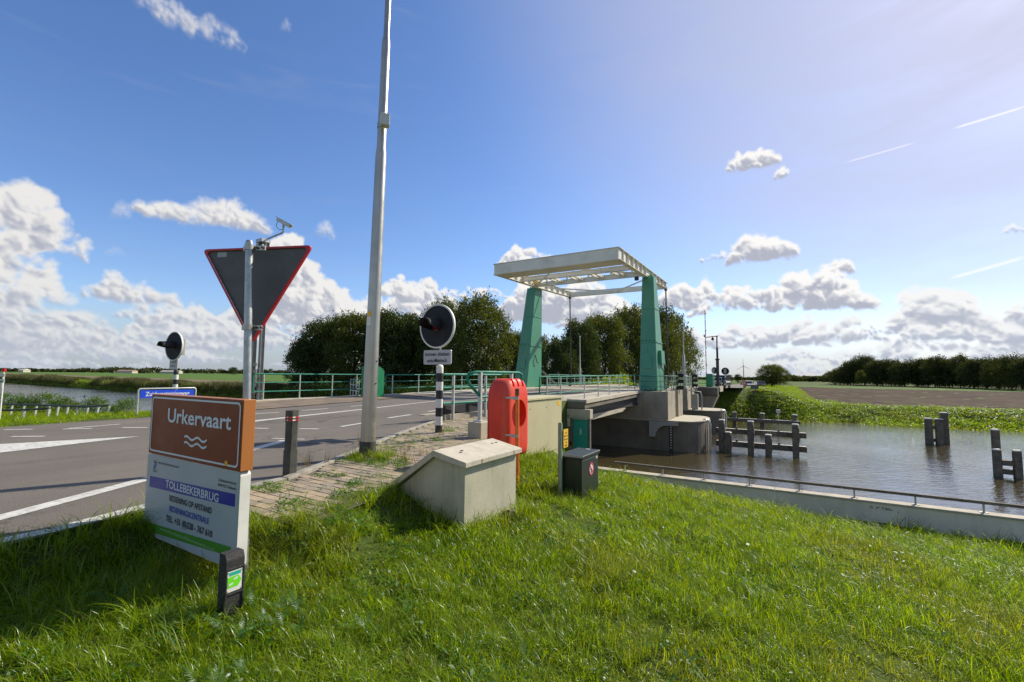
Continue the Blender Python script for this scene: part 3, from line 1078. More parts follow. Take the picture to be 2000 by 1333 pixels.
LINES = [  # (x0,y0),(x1,y1), width
    ((-0.37, -26.18), (-0.16, -25.45), 0.12), ((-0.35, -24.57), (-0.40, -23.55), 0.12), ((-0.66, -22.4), (-0.78, -21.4), 0.12),
    ((3.06, -28.11), (3.39, -27.92), 0.10), ((3.96, -27.58), (4.34, -27.38), 0.10), ((4.36, -26.82), (4.12, -25.9), 0.11), ((3.68, -24.74), (3.45, -23.6), 0.12),
    ((3.11, -22.46), (2.86, -21.4), 0.12), ((4.95, -28.78), (5.47, -28.5), 0.07),
    ((-0.58, -31.03), (-0.26, -30.7), 0.1), ((0.94, -31.24), (1.33, -30.9), 0.1), ((0.2, -30.36), (0.51, -29.99), 0.1), ((0.14, -30.26), (-0.02, -29.35), 0.1),
    ((0.82, -29.59), (1.24, -29.29), 0.1),
    ((8.05, -33.75), (6.84, -31.42), 0.17), ((6.82, -31.38), (5.82, -29.66), 0.17), ((5.8, -29.62), (5.33, -28.78), 0.17),
    ((8.05, -36.5), (8.07, -33.8), 0.17),
    ((8.22, -38), (8.22, -32.5), 0.14), ((8.22, -32.5), (7.98, -31.6), 0.14)]
for (a, b, w) in LINES:
    a, b = np.array(a), np.array(b)
    d = (b - a) / np.linalg.norm(b - a)
    n = np.array([-d[1], d[0]]) * w / 2
    za = float(ip(a[1], ZR)) + 0.005
    zb = float(ip(b[1], ZR)) + 0.005
    m = MB()
    m.add([(*(a - n), za), (*(b - n), zb), (*(b + n), zb), (*(a + n), za)], [(0, 1, 2, 3)])
    part('road_marking', m, MT['paint'], road)
m = MB()
m.add([(2.69, -29.96, .005), (0.4, -35.5, .005), (4.1, -35.5, .005)], [(0, 1, 2)])
part('road_marking', m, MT['paint'], road)
m = MB()
cl = [(1.78, -27.7, 0.30), (1.45, -26.2, 0.22), (0.75, -23.0, 0.17), (-0.55, -17.4, 0.15), (-1.1, -13, 0.15), (-1.5, -2.6, 0.15)]
vv = []
for x, y, w in cl:
    z = float(ip(y, ZR)) + 0.006
    vv += [(x - w / 2, y, z), (x + w / 2, y, z)]
m.add(vv, [(2 * i, 2 * i + 1, 2 * i + 3, 2 * i + 2) for i in range(len(cl) - 1)])
part('road_marking', m, MT['paint'], road)
for k in range(14):
    y = 30 + 9 * k
    m = MB()
    z0, z1 = float(ip(y, ZR)) + 0.01, float(ip(y + 3, ZR)) + 0.01
    m.add([(0.9, y, z0), (1.05, y, z0), (1.05, y + 3, z1), (0.9, y + 3, z1)], [(0, 1, 2, 3)])
    part('road_marking', m, MT['paint'], road)

# kerb stones along the near edge of the road: one metre pieces, each a stone of its own
kerb = None
yk = -31.6
kb = MB()
first = True
while yk < -22.2:
    y1 = yk + 0.98
    xa, xb = float(ip(yk, XR)), float(ip(y1, XR))
    m = MB()
    m.hexa([(xa, yk, -0.15), (xa + 0.13, yk, -0.15), (xb + 0.13, y1, -0.15), (xb, y1, -0.15)],
           [(xa, yk, 0.035), (xa + 0.13, yk, 0.04), (xb + 0.13, y1, 0.04), (xb, y1, 0.035)])
    part('kerb_stone', m, MT['kerb'], road, bevel=0.008)
    yk = y1 + 0.02

# ------------------------------------------------------------------ brick pavement
m = MB()
yy = np.arange(-31.5, -22.4, 0.15)
vs = []
for y in yy:
    vs += [(float(ip(y, XR)) + 0.13, y, 0.012), (float(ip(y, XE)) + 0.12, y, 0.012 if y < -24 else 0.0)]
m.add(vs, [(2 * i, 2 * i + 1, 2 * i + 3, 2 * i + 2) for i in range(len(yy) - 1)])
pavement = part('pavement', m, MT['sand'], kind='structure')
BW, BH = 0.205, 0.104
cand = []
for j in range(int((31.5 - 22.5) / BH)):
    y = -31.5 + j * BH + BH / 2
    x0, x1 = float(ip(y, XR)) + 0.15, float(ip(y, XE)) + 0.02 + 0.04 * math.sin(j * 1.7)
    x = 5.0 + (j % 2) * BW / 2
    while x < x1 - 0.06:
        if x - BW / 2 > x0 - 0.06:
            cand.append((x, y))
        x += BW
cand = [c for c in cand if not (9.25 < c[0] and -30.9 < c[1] < -29.0)]
cand.sort(key=lambda c: (c[0] - CAMP[0]) ** 2 + (c[1] - CAMP[1]) ** 2)


def brick_mb(m, x, y, tz, ax, ay):
    a, b = (BW - 0.006) / 2, (BH - 0.006) / 2
    z = lambda u, v: 0.026 + tz + ax * u + ay * v
    e = 0.004
    m.hexa([(x - a, y - b, -0.02), (x + a, y - b, -0.02), (x + a, y + b, -0.02), (x - a, y + b, -0.02)],
           [(x - a + e, y - b + e, z(-a, -b)), (x + a - e, y - b + e, z(a, -b)), (x + a - e, y + b - e, z(a, b)), (x - a + e, y + b - e, z(-a, b))])


proto_b = []
for k in range(6):
    m = MB()
    brick_mb(m, 0, 0, 0, random.uniform(-.012, .012), random.uniform(-.018, .018))
    proto_b.append(m.mesh('brick', MT['brick'] if k % 2 else MT['brick_b']))
for i, (x, y) in enumerate(cand[:300]):
    o = bpy.data.objects.new('brick', proto_b[random.randrange(6)])
    COL.objects.link(o)
    o.parent = pavement
    o.location = (x + random.uniform(-.002, .002), y, random.uniform(-.004, .004))
    o.rotation_euler = (0, 0, random.gauss(0, 0.012))
mA, mB_ = MB(), MB()
mm = MB()
for (x, y) in cand[300:]:
    brick_mb(mm, x, y, random.uniform(-.004, .004), random.uniform(-.012, .012), random.uniform(-.018, .018))
    for q in range(6):
        mm.mi[-1 - q] = int((x * 7.7 + y * 13.1) * 10) % 2
part('brick_paving', mm, [MT['brick'], MT['brick_b']], pavement, kind='stuff')

# left verge of brown paving next to the road and the bridge approach
m = MB()
yy = np.arange(-25.5, -13.9, 0.5)
vs = []
for y in yy:
    vs += [(-5.35, y, 0.03 + 0.05 * sstep(np.array((y + 24) / 6))), (float(ip(y, XL)) - 0.02, y, 0.018 + float(ip(y, ZR)))]
m.add(vs, [(2 * i, 2 * i + 1, 2 * i + 3, 2 * i + 2) for i in range(len(yy) - 1)])
MT['verge'] = material('brown_verge', (0.22, 0.165, 0.12), 0.9, var=0.3, vscale=1.3, bump=0.5, bscale=18, dirt=(0.12, 0.10, 0.06), dscale=1.1, damt=0.8)
part('verge', m, MT['verge'], kind='structure')


# ------------------------------------------------------------------ bridge
def zdeck(y):
    return float(np.interp(y, [-26, -22, -14, -2, 10, 24, 30], [0.02, 0.06, 0.10, 0.21, 0.21, 0.12, -0.05]))


def xout(y):
    return float(np.interp(y, [-14, -2.3, 30], [5.15, 4.4, 4.4]))


# near abutment
ab = thing('bridge_abutment', 'grey concrete abutment with the teal door under the near end of the bridge', 'bridge abutment', (0, -14, -3))
m = MB()
m.box(-6.4, 5.30, -14.0, -13.78, -6.2, -0.75)
m.box(-6.4, 4.0, -13.779, -11.9, -6.2, -0.75)
m.box(-6.4, 4.0, -13.7, -11.9, -0.749, -0.36)
part('wall', m, MT['concrete_dark'], ab, bevel=0.01)
m = MB()
m.box(3.9, 5.36, -14.06, -13.70, -0.76, -0.34)
part('lintel', m, MT['concrete_light'], ab, bevel=0.01)
m = MB()
m.box(4.54, 5.22, -14.05, -14.003, -2.92, -0.80)
dr = part('door', m, MT['tealdoor'], ab, bevel=0.004)
m = MB()
m.box(4.50, 5.26, -14.13, -14.055, -0.80, -0.73)
part('door_hood', m, MT['galv'], ab)
m = MB()
m.tube([(4.9, -14.06, -1.30), (4.9, -14.12, -1.30)], 0.03, 10)
m.box(4.86, 4.94, -14.075, -14.052, -1.48, -1.22)
m.beam((4.9, -14.115, -1.34), (4.83, -14.115, -1.38), .02, .02)
part('handle', m, MT['whitegrey'], dr)
for k in range(6):
    m = MB()
    m.hexa([(4.16, -14.06, -1.14 + .09 * k), (4.36, -14.06, -1.14 + .09 * k), (4.36, -14.003, -1.11 + .09 * k), (4.16, -14.003, -1.11 + .09 * k)],
           [(4.16, -14.06, -1.10 + .09 * k), (4.36, -14.06, -1.10 + .09 * k), (4.36, -14.003, -1.06 + .09 * k), (4.16, -14.003, -1.06 + .09 * k)])
    part('louvre_slat', m, MT['whitepaint'], ab)
m = MB()
m.box(4.36, 4.44, -14.07, -14.004, -2.0, -1.86)
part('socket_box', m, MT['redlens'], ab)
m = MB()
m.tube([(5.34, -14.02, -3.0), (5.34, -14.02, -0.78)], 0.035, 10)
part('drain_pipe', m, MT['greyp'], ab)
# retaining wall of the approach
rw = thing('retaining_wall', 'concrete retaining wall along the road behind the beige cabinet', 'retaining wall', (3.9, -19, -3))
m = MB()
m.box(3.70, 3.98, -23.6, -14.0, -4.2, 0.02)
part('wall', m, MT['concrete'], rw, bevel=0.01)
m = MB()
vs = []
for y in np.linspace(-24.3, -14.0, 12):
    vs += [(3.66 if y > -22.6 else 5.3, y, 0.02), (4.25 if y > -22.6 else 5.42, y, 0.02)]
m.box(3.60, 4.2, -22.0, -14.0, 0.022, 0.11)
part('coping', m, MT['concrete_light'], rw, bevel=0.01)
lw = thing('retaining_wall', 'pale concrete kerb wall under the left green railing', 'retaining wall', (-5.7, -19, -3))
m = MB()
m.box(-5.95, -5.34, -23.9, -14.0, -4.0, 0.085)
part('wall', m, MT['concrete_light'], lw, bevel=0.01)

br = thing('drawbridge', 'green and cream drawbridge with its portal and overhead balance frame', 'drawbridge', (0, 0, 0))


def slab(y0, y1, zt, xr, thick, n=8):
    m = MB()
    ys = np.linspace(y0, y1, n)
    for a, b in zip(ys[:-1], ys[1:]):
        za, zb = float(ip(a, ZR)) - 0.02, float(ip(b, ZR)) - 0.02
        m.hexa([(-6.2, a, za - thick), (xr(a) - .06, a, za - thick), (xr(b) - .06, b, zb - thick), (-6.2, b, zb - thick)],
               [(-6.2, a, za), (xr(a) - .06, a, za), (xr(b) - .06, b, zb), (-6.2, b, zb)])
    return m


def walk(y0, y1, side, n=8, extra=0.0):
    m = MB()
    ys = np.linspace(y0, y1, n)
    for a, b in zip(ys[:-1], ys[1:]):
        za, zb = zdeck(a), zdeck(b)
        if side > 0:
            xa0, xb0, xa1, xb1 = 2.66, 2.66, xout(a), xout(b)
        else:
            xa0, xb0, xa1, xb1 = -6.2, -6.2, -3.86, -3.86
        m.hexa([(xa0, a, za - .17), (xa1, a, za - .17), (xb1, b, zb - .17), (xb0, b, zb - .17)],
               [(xa0, a, za), (xa1, a, za), (xb1, b, zb), (xb0, b, zb)])
    return m


sp = part('near_span', slab(-14.0, -2.4, 0, xout, 0.30), MT['concrete_dark'], br)
part('sidewalk', walk(-13.95, -2.3, 1), MT['concrete_light'], br)
part('sidewalk', walk(-13.95, -2.3, -1), MT['concrete_light'], br)
part('sidewalk', walk(-2.295, 0.6, 1, 3), MT['concrete_light'], br)
part('sidewalk', walk(-2.295, 0.6, -1, 3), MT['concrete_light'], br)
part('leaf_deck', slab(0.65, 9.35, 0, xout, 0.22), MT['darksteel'], br)
part('leaf_sidewalk', walk(0.65, 9.35, 1, 4), MT['concrete'], br)
part('leaf_sidewalk', walk(0.65, 9.35, -1, 4), MT['concrete'], br)
part('far_span', slab(12.5, 23.4, 0, xout, 0.30), MT['concrete_dark'], br)
part('sidewalk', walk(9.4, 23.2, 1), MT['concrete_light'], br)
part('sidewalk', walk(9.4, 23.2, -1), MT['concrete_light'], br)
for (a, b) in ((-13.6, -2.2), (12.6, 23.0)):
    for gx in (-5.6, -3.0, 0.0, 2.6, 4.1):
        m = MB()
        m.box(gx - .11, gx + .11, a, b, -0.72, -0.24)
        m.box(gx - .22, gx + .22, a, b, -0.76, -0.722)
        part('girder', m, MT['darksteel'], br)
for gx in (-4.0, -1.5, 1.5, 4.0):
    m = MB()
    m.box(gx - .1, gx + .1, 0.7, 9.3, -0.62, -0.20)
    part('girder', m, MT['greyp'], br)
m = MB()
m.prism([(-11.85, -1.06), (-6.2, -0.96), (-5.5, -0.78), (-11.85, -0.78)], 'x', 3.9, 4.42)
part('haunch', m, MT['concrete_light'], br, bevel=0.01)


def pier(y0, y1, yn, xn, xu, label):
    p = thing('bridge_pier', label, 'bridge pier', (0, (y0 + y1) / 2, -5.5))
    yc, hw = (y0 + y1) / 2, (y1 - y0) / 2
    nose = [(xn - 1.25 + 1.25 * math.cos(R(t)) ** 0.8 if abs(t) < 90 else xn - 1.25, yc + hw * math.sin(R(t))) for t in range(-90, 91, 10)]
    out = [(-8.4, y0), (-7.4, y0)] + nose + [(-8.4, y1)]
    m = MB()
    m.prism(out, 'z', -6.3, -1.80, smooth=False)
    part('base', m, MT['concrete_dark'], p)
    cap = [(-8.43, y0 - .03)] + [(x + .03, yc + (y - yc) * 1.02) for x, y in nose] + [(-8.43, y1 + .03)]
    m = MB()
    m.prism(cap, 'z', -1.80, -1.735)
    part('cap', m, MT['concrete_light'], p)
    m = MB()
    a, b = y0 + (y1 - y0) * 0.46, y0 + (y1 - y0) * 0.66
    m.box(-7.2, xu, y0 - .02 + .02, a, -1.735, 0.17)
    m.box(-7.2, xu, b, y1 - .15, -1.735, 0.17)
    m.box(-7.2, xu - 0.45, a, b, -1.735, 0.17)
    part('upper_wall', m, MT['concrete'], p, bevel=0.015)
    for yy_, dx in ((yc - .55, .06), (yc - .15, .06)):
        m = MB()
        m.tube([(xn - .25, yy_, -1.70), (xn + .02 + dx, yy_, -1.78), (xn + .1 + dx, yy_, -2.1), (xn + .06 + dx, yy_, -5.0)], 0.05, 10)
        part('rubbing_strip', m, MT['galv'], p)
    return p


p1 = pier(-1.95, 3.35, 0, 8.35, 6.2, 'nearer concrete bridge pier in the water, below the right green tower')
# steel bracket on the face of the near pier
m = MB()
br_out = [(4.97, -2.86), (5.35, -2.86), (5.42, -2.62)] + arc(6.1, -2.75, 0.68, 170, 95, 6, 0.68) + [(6.85, -2.05), (6.85, -1.83), (4.97, -1.83)]
m.prism(br_out, 'y', -2.14, -1.96)
part('steel_bracket', m, MT['greyp'], p1, bevel=0.01)
m = MB()
for k in range(9):
    m = MB()
    m.box(6.32, 6.42, -1.985, -1.976, -2.2 - 0.17 * k, -2.13 - 0.17 * k)
    part('gauge_mark', m, MT['whitegrey'], p1)
m = MB()
m.box(6.24, 6.50, -1.975, -1.95, -4.2, -2.05)
part('gauge_board', m, MT['darksteel'], p1)
p2 = pier(9.45, 13.3, 0, 8.25, 5.45, 'farther concrete bridge pier on the other side of the narrow passage')
m = MB()
m.box(5.75, 6.25, 9.9, 10.3, -1.73, -0.35)
m.box(5.78, 6.22, 9.86, 9.9, -1.0, -0.4)
part('service_box', m, MT['greyp'], p2, bevel=0.01)
m = MB()
m.tube([(5.5, 9.8, 0.0), (6.5, 9.8, -0.15), (6.6, 9.8, -0.5), (6.6, 9.8, -1.72)], 0.055, 10)
part('pipe', m, MT['greyp'], p2)

# far abutment
fa = thing('bridge_abutment', 'far concrete abutment of the bridge under the green barrier housing', 'bridge abutment', (0, 24, -3))
m = MB()
m.box(-6.4, 4.6, 22.6, 25.0, -6.2, -0.36)
m.hexa([(4.2, 22.7, -3.6), (5.2, 22.7, -3.6), (5.2, 24.6, -3.6), (4.2, 24.6, -3.6)], [(4.2, 22.7, -0.9), (6.4, 22.7, -0.9), (6.4, 24.6, -0.9), (4.2, 24.6, -0.9)])
part('wall', m, MT['concrete'], fa, bevel=0.01)
m = MB()
m.box(4.45, 6.45, 22.4, 23.4, -0.85, -0.02)
part('beam', m, MT['concrete_dark'], fa, bevel=0.01)
m = MB()
m.box(4.43, 6.6, 23.4, 26.4, -0.5, 0.05)
part('platform', m, MT['concrete_light'], fa, bevel=0.01)


def tower(sx, label_hatch):
    """tapering box column; sx=+1 right, -1 left"""
    if sx > 0:
        b = [(4.1, -1.3), (5.38, -1.3), (5.38, 1.3), (4.1, 1.3)]
        t = [(4.18, -0.45), (5.0, -0.45), (5.0, 0.42), (4.18, 0.42)]
    else:
        b = [(-6.25, -1.3), (-5.0, -1.3), (-5.0, 1.3), (-6.25, 1.3)]
        t = [(-5.42, -0.6), (-4.62, -0.6), (-4.62, 0.6), (-5.42, 0.6)]
    z0, z1 = 0.2, 8.5
    m = MB()
    m.hexa([(x, y, z0) for x, y in b], [(x, y, z1) for x, y in t])
    tw = part('tower', m, MT['tower'], br, bevel=0.03)

    def P(u, z, face):
        k = (z - z0) / (z1 - z0)
        B = [np.array(b[i]) * (1 - k) + np.array(t[i]) * k for i in range(4)]
        if face == 'f':
            q = B[0] * (1 - u) + B[1] * u
            n = np.array([0, -1.0])
        else:
            q = B[1] * (1 - u) + B[2] * u
            n = np.array([1.0, 0])
        return q, n

    def panel(u0, u1, za, zb, face, th, name, mat):
        m = MB()
        pts0, pts1 = [], []
        for u, z in ((u0, za), (u1, za), (u1, zb), (u0, zb)):
            q, n = P(u, z, face)
            a = q + n * 0.004
            c = q + n * th
            pts0.append((a[0], a[1], z))
            pts1.append((c[0], c[1], z))
        m.add(pts0 + pts1, [(3, 2, 1, 0), (4, 5, 6, 7), (0, 1, 5, 4), (1, 2, 6, 5), (2, 3, 7, 6), (3, 0, 4, 7)])
        return part(name, m, mat, tw, bevel=0.006)
    panel(0.0, 1.0, 3.60, 3.68, 'f', 0.05, 'seam_strip', MT['tower'])
    panel(0.0, 1.0, 3.60, 3.68, 's', 0.05, 'seam_strip', MT['tower'])
    panel(0.05, 0.95, 6.05, 6.10, 'f', 0.03, 'seam_strip', MT['tower'])
    panel(0.05, 0.95, 6.05, 6.10, 's', 0.03, 'seam_strip', MT['tower'])
    for u_ in (.12, .37, .63, .88):
        panel(u_ - .03, u_ + .03, 3.72, 3.79, 'f', 0.04, 'bolt', MT['darksteel'])
        panel(u_ - .03, u_ + .03, 0.26, 0.34, 'f', 0.05, 'bolt', MT['darksteel'])
    panel(0.08, 0.45, 2.9, 3.45, 'f', 0.03, 'cover_plate', MT['tower'])
    panel(0.25, 0.72, 1.75, 2.55, 'f', 0.07, 'hatch', MT['tower'])
    panel(0.05, 0.95, 1.2, 1.23, 'f', 0.02, 'seam_strip', MT['tower'])
    m = MB()
    pts = []
    if sx > 0:
        panel(0.30, 0.78, 2.1, 3.05, 's', 0.22, 'side_box', MT['tower'])
        x = 5.32
        pts = [(x + .06, -.15, 2.1), (x + .13, -.35, 1.85), (x + .2, .1, 1.6), (x + .22, .2, .4)]
    else:
        q, n = P(.5, 2.9, 's')
        pts = [(q[0] + .03, q[1] - .1, 2.9), (q[0] + .1, q[1] - .15, 2.6), (q[0] + .12, q[1] + .0, 2.3), (q[0] + .12, q[1] + .25, 2.2)]
    m.tube(pts, 0.035, 8)
    part('cable_loop', m, MT['darksteel'], tw)
    # bearing block on top
    xc = (t[0][0] + t[1][0]) / 2
    m = MB()
    m.box(xc - .30, xc + .30, -.30, .30, z1 + .002, z1 + .12)
    for q in (-.22, .22):
        m.cyl((xc + q, -.36), 0.05, z1 - .02, z1 + .14, 8)
    part('bearing', m, MT['tower'], br, bevel=0.01)
    return tw


tower(1, '')
tower(-1, '')
# balance frame
YN, YF = -7.05, 6.2


def zt(y):
    return 9.02 + (9.16 - 9.02) * (y - YN) / (YF - YN)


def hb(y):
    return float(np.interp(y, [YN, -1.5, 1.5, YF], [0.70, 0.62, 0.58, 0.44]))


for sx in (-1, 1):
    xa = 4.45 * sx
    m = MB()
    ys = np.linspace(YN, YF, 12)
    for a, b in zip(ys[:-1], ys[1:]):
        m.hexa([(xa - .02, a, zt(a) - hb(a)), (xa + .02, a, zt(a) - hb(a)), (xa + .02, b, zt(b) - hb(b)), (xa - .02, b, zt(b) - hb(b))],
               [(xa - .02, a, zt(a)), (xa + .02, a, zt(a)), (xa + .02, b, zt(b)), (xa - .02, b, zt(b))])
    part('arm_web', m, MT['frame'], br)
    for up in (0, 1):
        m = MB()
        for a, b in zip(ys[:-1], ys[1:]):
            za, zb = (zt(a), zt(b)) if up else (zt(a) - hb(a) - .03, zt(b) - hb(b) - .03)
            m.hexa([(xa - .17, a, za), (xa + .17, a, za), (xa + .17, b, zb), (xa - .17, b, zb)],
                   [(xa - .17, a, za + .03), (xa + .17, a, za + .03), (xa + .17, b, zb + .03), (xa - .17, b, zb + .03)])
        part('arm_flange', m, MT['frame'], br)
    for y in list(np.linspace(YN + .75, -.9, 6)) + list(np.linspace(1.0, YF - .6, 5)):
        for s_ in (-1, 1):
            m = MB()
            m.box(xa + s_ * .021 if s_ > 0 else xa - .16, xa + .16 if s_ > 0 else xa - .021, y - .012, y + .012, zt(y) - hb(y) + .002, zt(y) - .002)
            part('stiffener', m, MT['frame'], br)
    m = MB()
    m.tube([(xa, YF - .1, zt(YF) - .2), (xa * 0.975 if sx < 0 else xa * 1.02, YF - .1, 0.25)], 0.055, 10)
    part('hanger', m, MT['darksteel'] if True else MT['galv'], br)
    m = MB()
    m.box(xa - .09, xa + .09, YF - .22, YF + .02, zt(YF) - .62, zt(YF) - .30)
    part('hanger_joint', m, MT['darksteel'], br)
    m = MB()
    m.box(xa - .1, xa + .1, YF - .2, YF, 0.22, 0.6)
    part('hanger_foot', m, MT['darksteel'], br)
m = MB()
m.box(-4.52, 4.52, YN - .02, YN + 1.45, zt(YN) - hb(YN) - .033, zt(YN) + .02)
cw = part('counterweight', m, MT['frame'], br, bevel=0.008)
m = MB()
m.box(-4.56, 4.56, YN - .07, YN + 1.5, zt(YN) + .022, zt(YN) + .05)
part('cover_plate', m, MT['frame'], cw)
m = MB()
m.box(-4.4, 4.4, YF - .18, YF + .05, zt(YF) - .46, zt(YF) - .02)
part('end_beam', m, MT['frame'], br, bevel=0.008)
for y, zz, h in ((-0.9, 8.48, .30), (-3.1, 8.52, .30)):
    m = MB()
    m.box(-4.42, 4.42, y - .02, y + .02, zz, zz + h)
    m.box(-4.42, 4.42, y - .12, y + .12, zz - .025, zz - .001)
    m.box(-4.42, 4.42, y - .12, y + .12, zz + h + .001, zz + h + .025)
    part('cross_beam', m, MT['frame'], br)
for x in (-3.5, -2.3, -1.95, -.65, -.25, 1.0, 1.4, 2.6, 3.0):
    m = MB()
    m.box(x - .06, x + .06, -2.97, -1.03, 8.56, 8.74)
    part('rung', m, MT['frame'], br)
for (x, y) in ((-3.4, -.9), (-1.6, -.9), (0.2, -.9), (2.0, -.9), (3.6, -.9)):
    m = MB()
    m.box(x - .09, x + .09, y - .06, y + .06, 8.80, 9.05)
    part('post', m, MT['frame'], br)
m = MB()
m.box(-4.42, 4.42, -.96, -.84, 9.052, 9.12)
part('cross_beam', m, MT['frame'], br)
for a, b in (((-4.3, -1.0, 8.62), (-0.6, YN + 1.4, 8.5)), ((4.3, -1.0, 8.62), (0.6, YN + 1.4, 8.5)), ((-4.3, 1.0, 8.7), (-.2, YF - .2, 8.85)), ((4.3, 1.0, 8.7), (.2, YF - .2, 8.85))):
    m = MB()
    m.beam(a, b, .09, .09)
    part('brace', m, MT['frame'], br)
m = MB()
m.cyl((3.9, -.9), .16, 8.2, 8.42, 12)
part('lamp', m, MT['darksteel'], br)
m = MB()
m.tube([(-4.42 + .1, -1.3, 8.75), (-4.42 + .3, -1.3, 8.75)], .12, 12)
part('lamp', m, MT['yellow'], br)
# strut at the foot of the left tower
for q in (0, .35):
    m = MB()
    m.beam((-5.0, 1.2 + q, 1.6), (-4.1, 2.6 + q, .25), .05, .05)
    part('strut', m, MT['greyp'], br)


# ------------------------------------------------------------------ railings
def railing(label, path, posts, base=None, heights=(1.06, 0.70, 0.33), r=(0.03, 0.02, 0.025), endloop=(False, False), pr=0.028, group='green and grey railings of the bridge', postmat='whitegrey', foot=True):
    """path: list of (x,y) corner points; posts: list of (x,y); zdeck gives the foot height"""
    zf = base or zdeck
    x0, y0 = path[0]
    t = thing('railing', label, 'railing', (x0, y0, zf(y0)), group)
    for h, rr in zip(heights, r):
        m = MB()
        pts = []
        for i, (a, b) in enumerate(zip(path[:-1], path[1:])):
            n = max(1, int(abs(b[1] - a[1]) / 3))
            for k in range(n + (1 if i == len(path) - 2 else 0)):
                u = k / n
                x, y = a[0] + (b[0] - a[0]) * u, a[1] + (b[1] - a[1]) * u
                pts.append((x, y, zf(y) + h))
        m.tube(pts, rr, 8)
        part('rail', m, MT['greenrail'], t)
    for e, p in zip(endloop, (path[0], path[-1])):
        if e:
            q = path[1] if p is path[0] else path[-2]
            d = np.array([p[0] - q[0], p[1] - q[1]])
            d = d / np.linalg.norm(d) * 0.10
            z = zf(p[1])
            m = MB()
            m.tube([(p[0], p[1], z + heights[0]), (p[0] + d[0] * .7, p[1] + d[1] * .7, z + heights[0] - .03), (p[0] + d[0], p[1] + d[1], z + heights[0] - .12),
                    (p[0] + d[0], p[1] + d[1], z + heights[-1] + .12), (p[0] + d[0] * .7, p[1] + d[1] * .7, z + heights[-1] + .03), (p[0], p[1], z + heights[-1])], 0.028, 8)
            part('end_loop', m, MT['greenrail'], t)
    for (x, y) in posts:
        m = MB()
        z = zf(y)
        m.box(x - pr, x + pr, y - pr * .5, y + pr * .5, z, z + heights[0] - .02)
        if foot:
            m.box(x - .09, x + .09, y - .07, y + .07, z, z + .02)
        part('post', m, MT[postmat], t)
    return t


railing('green railing with four pale posts on the kerb wall left of the lamp post', [(-5.6, -23.1), (-5.6, -17.5)], [(-5.6, -22.75), (-5.6, -21.1), (-5.6, -19.4), (-5.6, -17.95)], base=lambda y: 0.09, endloop=(True, True))
railing('long railing on the left edge of the bridge starting beside the striped signal post', [(-5.6, -15.9), (-5.6, -2.6)], [(-5.6, -15.5 + 2.1 * k) for k in range(7)], endloop=(True, False))
railing('railing on the left edge of the lifting deck behind the left tower', [(-4.4, 1.4), (-4.4, 9.1)], [(-4.4, 1.7 + 1.8 * k) for k in range(5)])
railing('farthest railing on the left edge of the far span', [(-5.6, 12.0), (-5.6, 26)], [(-5.6, 12.3 + 2.2 * k) for k in range(7)])
rx = lambda y: xout(y) - .45
rt = railing('longest green topped railing along the right edge of the bridge deck', [(rx(-17) - .35, -17.0), (rx(-1.8), -1.85)], [(rx(y) - (.3 if y < -14.5 else 0), y) for y in (-16.5, -15.15, -12.9, -10.6, -8.4, -6.1, -3.75, -1.85)], endloop=(True, False))
railing('railing around the foot of the right green tower on the pier', [(3.95, -1.86), (6.1, -1.86), (6.1, 3.1)], [(4.32, -1.86), (5.7, -1.86), (6.1, -1.8), (6.1, -.2), (6.1, 1.2), (6.1, 3.0)], base=lambda y: 0.17, postmat='greyp')
railing('railing on the right edge of the lifting deck beyond the right tower', [(3.95, 1.4), (3.95, 9.1)], [(3.95, 1.7 + 1.8 * k) for k in range(5)])
railing('railing on the far pier beside the tall grey light mast', [(5.3, 9.6), (5.3, 13.0)], [(5.3, 9.7), (5.3, 11.3), (5.3, 12.9)], base=lambda y: 0.17)
railing('farthest railing on the right running past the far green barrier housing', [(4.2, 13.2), (4.3, 22.9), (6.5, 26.3)], [(4.22, 14.4), (4.24, 16.6), (4.26, 18.8), (4.28, 21), (4.3, 22.9), (5.7, 25.1), (6.45, 26.2)])
# small gate like railing beyond the left green railing
gt = thing('railing', 'small pale green gate railing behind the four post railing on the left', 'railing', (-7.6, -16.5, -0.1), 'green and grey railings of the bridge')
for h in (0.98, 0.66, 0.34):
    m = MB()
    m.tube([(-8.9, -15.6, -.1 + h), (-6.5, -17.0, -.1 + h)], .022, 8)
    part('rail', m, MT['greenrail'] if h > .9 else MT['whitegrey'], gt)
for k in range(4):
    m = MB()
    m.tube([(-8.8 + .75 * k, -15.66 - .44 * k, -.35), (-8.8 + .75 * k, -15.66 - .44 * k, .88)], .022, 8)
    part('post', m, MT['whitegrey'], gt)
# near railing next to the signal post with the dark upstand below it
nr = railing('nearest green railing standing behind the black and white striped signal post', [(5.52, -24.66), (5.75, -22.3)], [(5.56, -24.30), (5.69, -23.0)], base=lambda y: 0.0, heights=(1.20, 0.86, 0.46), r=(.032, .026, .03), endloop=(True, False), pr=.035)
m = MB()
m.box(5.30, 5.50, -24.55, -21.8, -0.3, 0.17)
up = thing('concrete_plinth', 'low concrete plinth with a dark beam on top under the nearest railing', 'plinth', (5.4, -23, 0))
part('plinth', m, MT['concrete'], up, bevel=0.01)
m = MB()
m.box(5.26, 5.44, -24.62, -21.8, 0.172, 0.40)
part('dark_beam', m, MT['blackmatt'], up, bevel=0.01)
